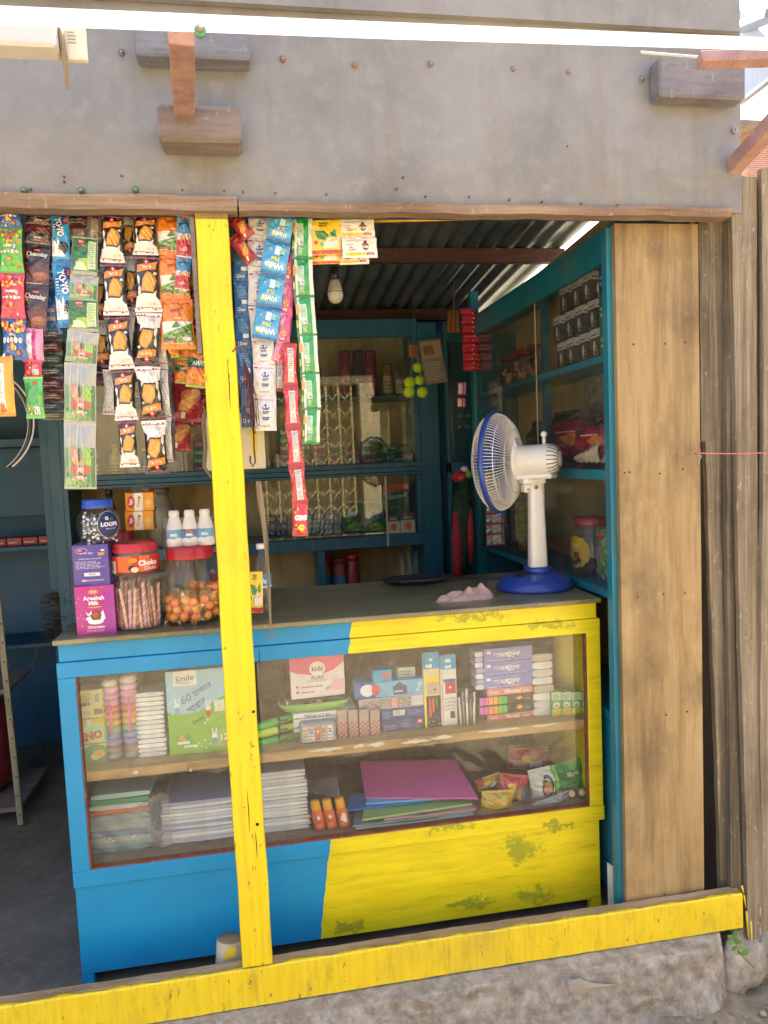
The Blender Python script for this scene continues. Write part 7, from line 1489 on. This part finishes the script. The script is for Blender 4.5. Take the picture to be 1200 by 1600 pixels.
# bristly bundle and cords
b = B(); r9 = random.Random(12); q = P(78, 965, 1.9)
for k in range(170): a = P(62+34*r9.random(), 926+75*r9.random(), 1.86); b.tube([a, a+Vector((r9.uniform(.03, .09), r9.uniform(-.02, .02), r9.uniform(-.04, .03)))], .0016, 3, r9.choice(['#4a3c30', '#5c4c3c', '#3a3028', '#6c5c48']))
o = thing('straw_bundle', b, MATTE, 'bundle of dark brown straw beside the teal cabinet on the left', 'straw'); o['kind'] = 'stuff'
for k, (pts, lb) in enumerate((([(60, 1008), (50, 1040), (40, 1075), (48, 1110), (60, 1140), (56, 1162)], 'thin pale cord dangling in the left passage'), ([(56, 1010), (62, 1050), (57, 1090), (66, 1150), (72, 1185)], 'second thin cord hanging right of the first one'))):
    b = B(); b.tube([P(x, y, 1.8) for x, y in pts], .002, 5, '#6f6a58' if k == 0 else '#4f4a40'); thing('cord', b, MATTE, lb, 'cord')

# =================================================================== BY THE SILL
b = B(); q = P(353, 1500, .075); b.M = Matrix.Translation((q.x, .085, .015)) @ Matrix.Rotation(R(6), 4, 'Y'); b.lathe([(.034, 0), (.033, .128), (.0001, .130)], 14, (0, 0, 0), '#b8ae98', 1.06, .85, cols=['#b9b09c', '#8a7a5e', '#8a7a5e']); 
b.add([(-.012, -.0295, .085), (.016, -.0285, .09), (.019, -.028, .12), (.002, -.0295, .126), (-.01, -.0293, .11)], [(0, 1, 2, 3, 4)], '#d8c040')
b.M = None; thing('sawn_stump', b, MATTE, 'short sawn round stake with white and yellow paint behind the sill', 'stump')
b = B(); q0, q1 = P(943, 1420, .14), P(975, 1372, .14); b.M = Matrix.Translation((1.035, .14, .0)); b.add([(-.045, .0, 0), (.04, -.05, 0), (.04, -.05, .105), (-.045, .0, .17), (-.045, .006, 0), (.04, -.044, 0), (.04, -.044, .105), (-.045, .006, .17)], [(0, 1, 2, 3), (7, 6, 5, 4), (3, 2, 6, 7), (1, 5, 6, 2)], '#d9d6c4'); b.M = None; thing('leaning_tile', b, PAPER, 'cream tile leaning behind the sill between counter and plywood', 'tile')
# weed at the corner of the footing
wd = empty('weed', P(1145, 1540, -.10), 'small green weed growing from the crack at the footing corner', 'weed')
def leaf(b, base, d, L, W, col_):
    base, d = Vector(base), Vector(d).normalized(); s_ = d.cross(Vector((0, -1, .2))).normalized(); n = d.cross(s_); n_ = 6; L0 = []; 
    for i in range(n_+1):
        t = i/n_; w_ = W*math.sin(math.pi*min(1, t*.92+.04))**.8; c_ = base+d*L*t+n*(.18*L*t*t); L0.append((c_-s_*w_, c_+n*(-.1*W), c_+s_*w_))
    vs_ = [p_ for tr_ in L0 for p_ in tr_]; fs = []
    for i in range(n_):
        a = i*3; fs += [(a, a+1, a+4, a+3), (a+1, a+2, a+5, a+4)]
    b.add(vs_, fs, col_)
stem = [P(1178, 1512, -.13), P(1160, 1494, -.12), P(1151, 1480, -.11), P(1147, 1462, -.10)]
b = B(); b.tube(stem, [.0016, .0015, .0013, .001], 5, '#5a6a34'); part('stem', b, MATTE, wd)
for (px, py, dx, dz_, L, W) in ((1147, 1466, .2, 1, .026, .008), (1147, 1466, -1, .55, .024, .007), (1147, 1470, -1, -.1, .022, .007), (1148, 1474, .9, .3, .022, .006), (1152, 1482, .9, .2, .02, .005), (1158, 1491, 1, .45, .026, .009), (1158, 1491, -.8, .8, .018, .005), (1150, 1478, -.9, -.6, .018, .006), (1147, 1465, .8, .8, .02, .006)):
    b = B(); leaf(b, P(px, py, -.11), (dx, -.25, dz_), L, W, random.choice(['#5f8a3a', '#6c9a44', '#557d34'])); part('leaf', b, MATTE, wd)
# grass tufts and pebbles on the ground
b = B(); r9 = random.Random(77)
for k in range(420):
    px, py = r9.choice(((1185, 1580, 30, 18), (1150, 1595, 40, 14), (1195, 1535, 16, 14), (1120, 1600, 40, 10)))[:2]; 
    x = r9.uniform(.95, 1.75); y = r9.uniform(-.62, -.14)
    if r9.random() > .25+.75*max(0, math.sin(x*9+y*14)): continue
    z = gz(x, y); L = r9.uniform(.015, .05); a = r9.uniform(0, 6.28); l_ = r9.uniform(.2, .9)*L
    cxx, cyy2 = math.cos(a), math.sin(a); w_ = .0011; c0 = r9.choice(['#6a8a3c', '#7d9448', '#93935a', '#58763a'])
    b.add([(x-w_*cyy2, y+w_*cxx, z-.002), (x+w_*cyy2, y-w_*cxx, z-.002), (x+l_*.5*cxx+w_*cyy2, y+l_*.5*cyy2, z+L*.65), (x+l_*.5*cxx-w_*cyy2, y+l_*.5*cyy2, z+L*.65), (x+l_*cxx, y+l_*cyy2, z+L)], [(0, 1, 2, 3), (3, 2, 4)], c0)
thing('grass', b, MATTE, 'sparse short grass blades in the dirt at the lower right', 'grass', kind='stuff', recenter=False)
b = B()
for k in range(620):
    x = r9.uniform(.2, 1.9); y = -.1-.75*r9.random()**1.2; s_ = r9.uniform(.003, .012)*(1.6 if r9.random() < .07 else 1)
    if k < 10: x, y, s_ = [(1.30, -.22, .022), (1.25, -.27, .014), (1.19, -.34, .02), (1.36, -.3, .013), (1.08, -.40, .016), (1.24, -.42, .018), (1.40, -.18, .012), (1.02, -.36, .013), (1.45, -.4, .02), (1.14, -.25, .012)][k]
    q = (x, y, gz(x, y)+s_*.25); n = len(b.v); b.ball(q, s_, r9.choice(['#a89e88', '#8f8672', '#bdb39c', '#776d5b', '#9a9484']), 7, 5, r9.uniform(.7, 1.3), r9.uniform(.7, 1.2), r9.uniform(.5, .8)); m = len(b.v)
    for i in range(n, m): v_ = b.v[i]; b.v[i] = (v_[0]+r9.uniform(-.12, .12)*s_, v_[1]+r9.uniform(-.12, .12)*s_, v_[2]+r9.uniform(-.12, .12)*s_)
thing('gravel', b, MATTE, 'loose pebbles scattered in the dirt in front of the footing', 'gravel', kind='stuff', recenter=False)
b = B(); q = P(1170, 1500, -.06)
def bo(u, v):
    a = 2*math.pi*u; t = math.pi*v; k = 1+.12*math.sin(3*a+v*5)+.07*math.sin(7*a+v*11); x = .11*k*math.sin(t)*math.cos(a); y = .07*k*math.sin(t)*math.sin(a); sg = abs(math.cos(t))**.6*(1 if math.cos(t) > 0 else -1); return (1.37+x-.03*sg, .03+y, -.12-.085*k*sg)
b.grid(bo, 40, 24); thing('concrete_lump', b, CONC, 'rounded lump of concrete at the foot of the fence', 'concrete lump')
b = B(); r9 = random.Random(4); q = P(905, 1543, -.075)
for k in range(1):
    pts = [P(x, y, -.072) for x, y in ((888, 1532), (905, 1528), (925, 1536), (968, 1538), (940, 1545), (915, 1552), (900, 1556), (889, 1548))]; cen = sum(pts, Vector())/8; b.add([cen+Vector((0, -.004, 0))]+[tuple(p_+Vector((0, -.001, 0))) for p_ in pts], [(0, i+1, (i+1) % 8+1) for i in range(8)], '#a79d8e')
thing('cement_flake', b, MATTE, 'pale cement flake stuck on the front of the footing', 'cement flake')
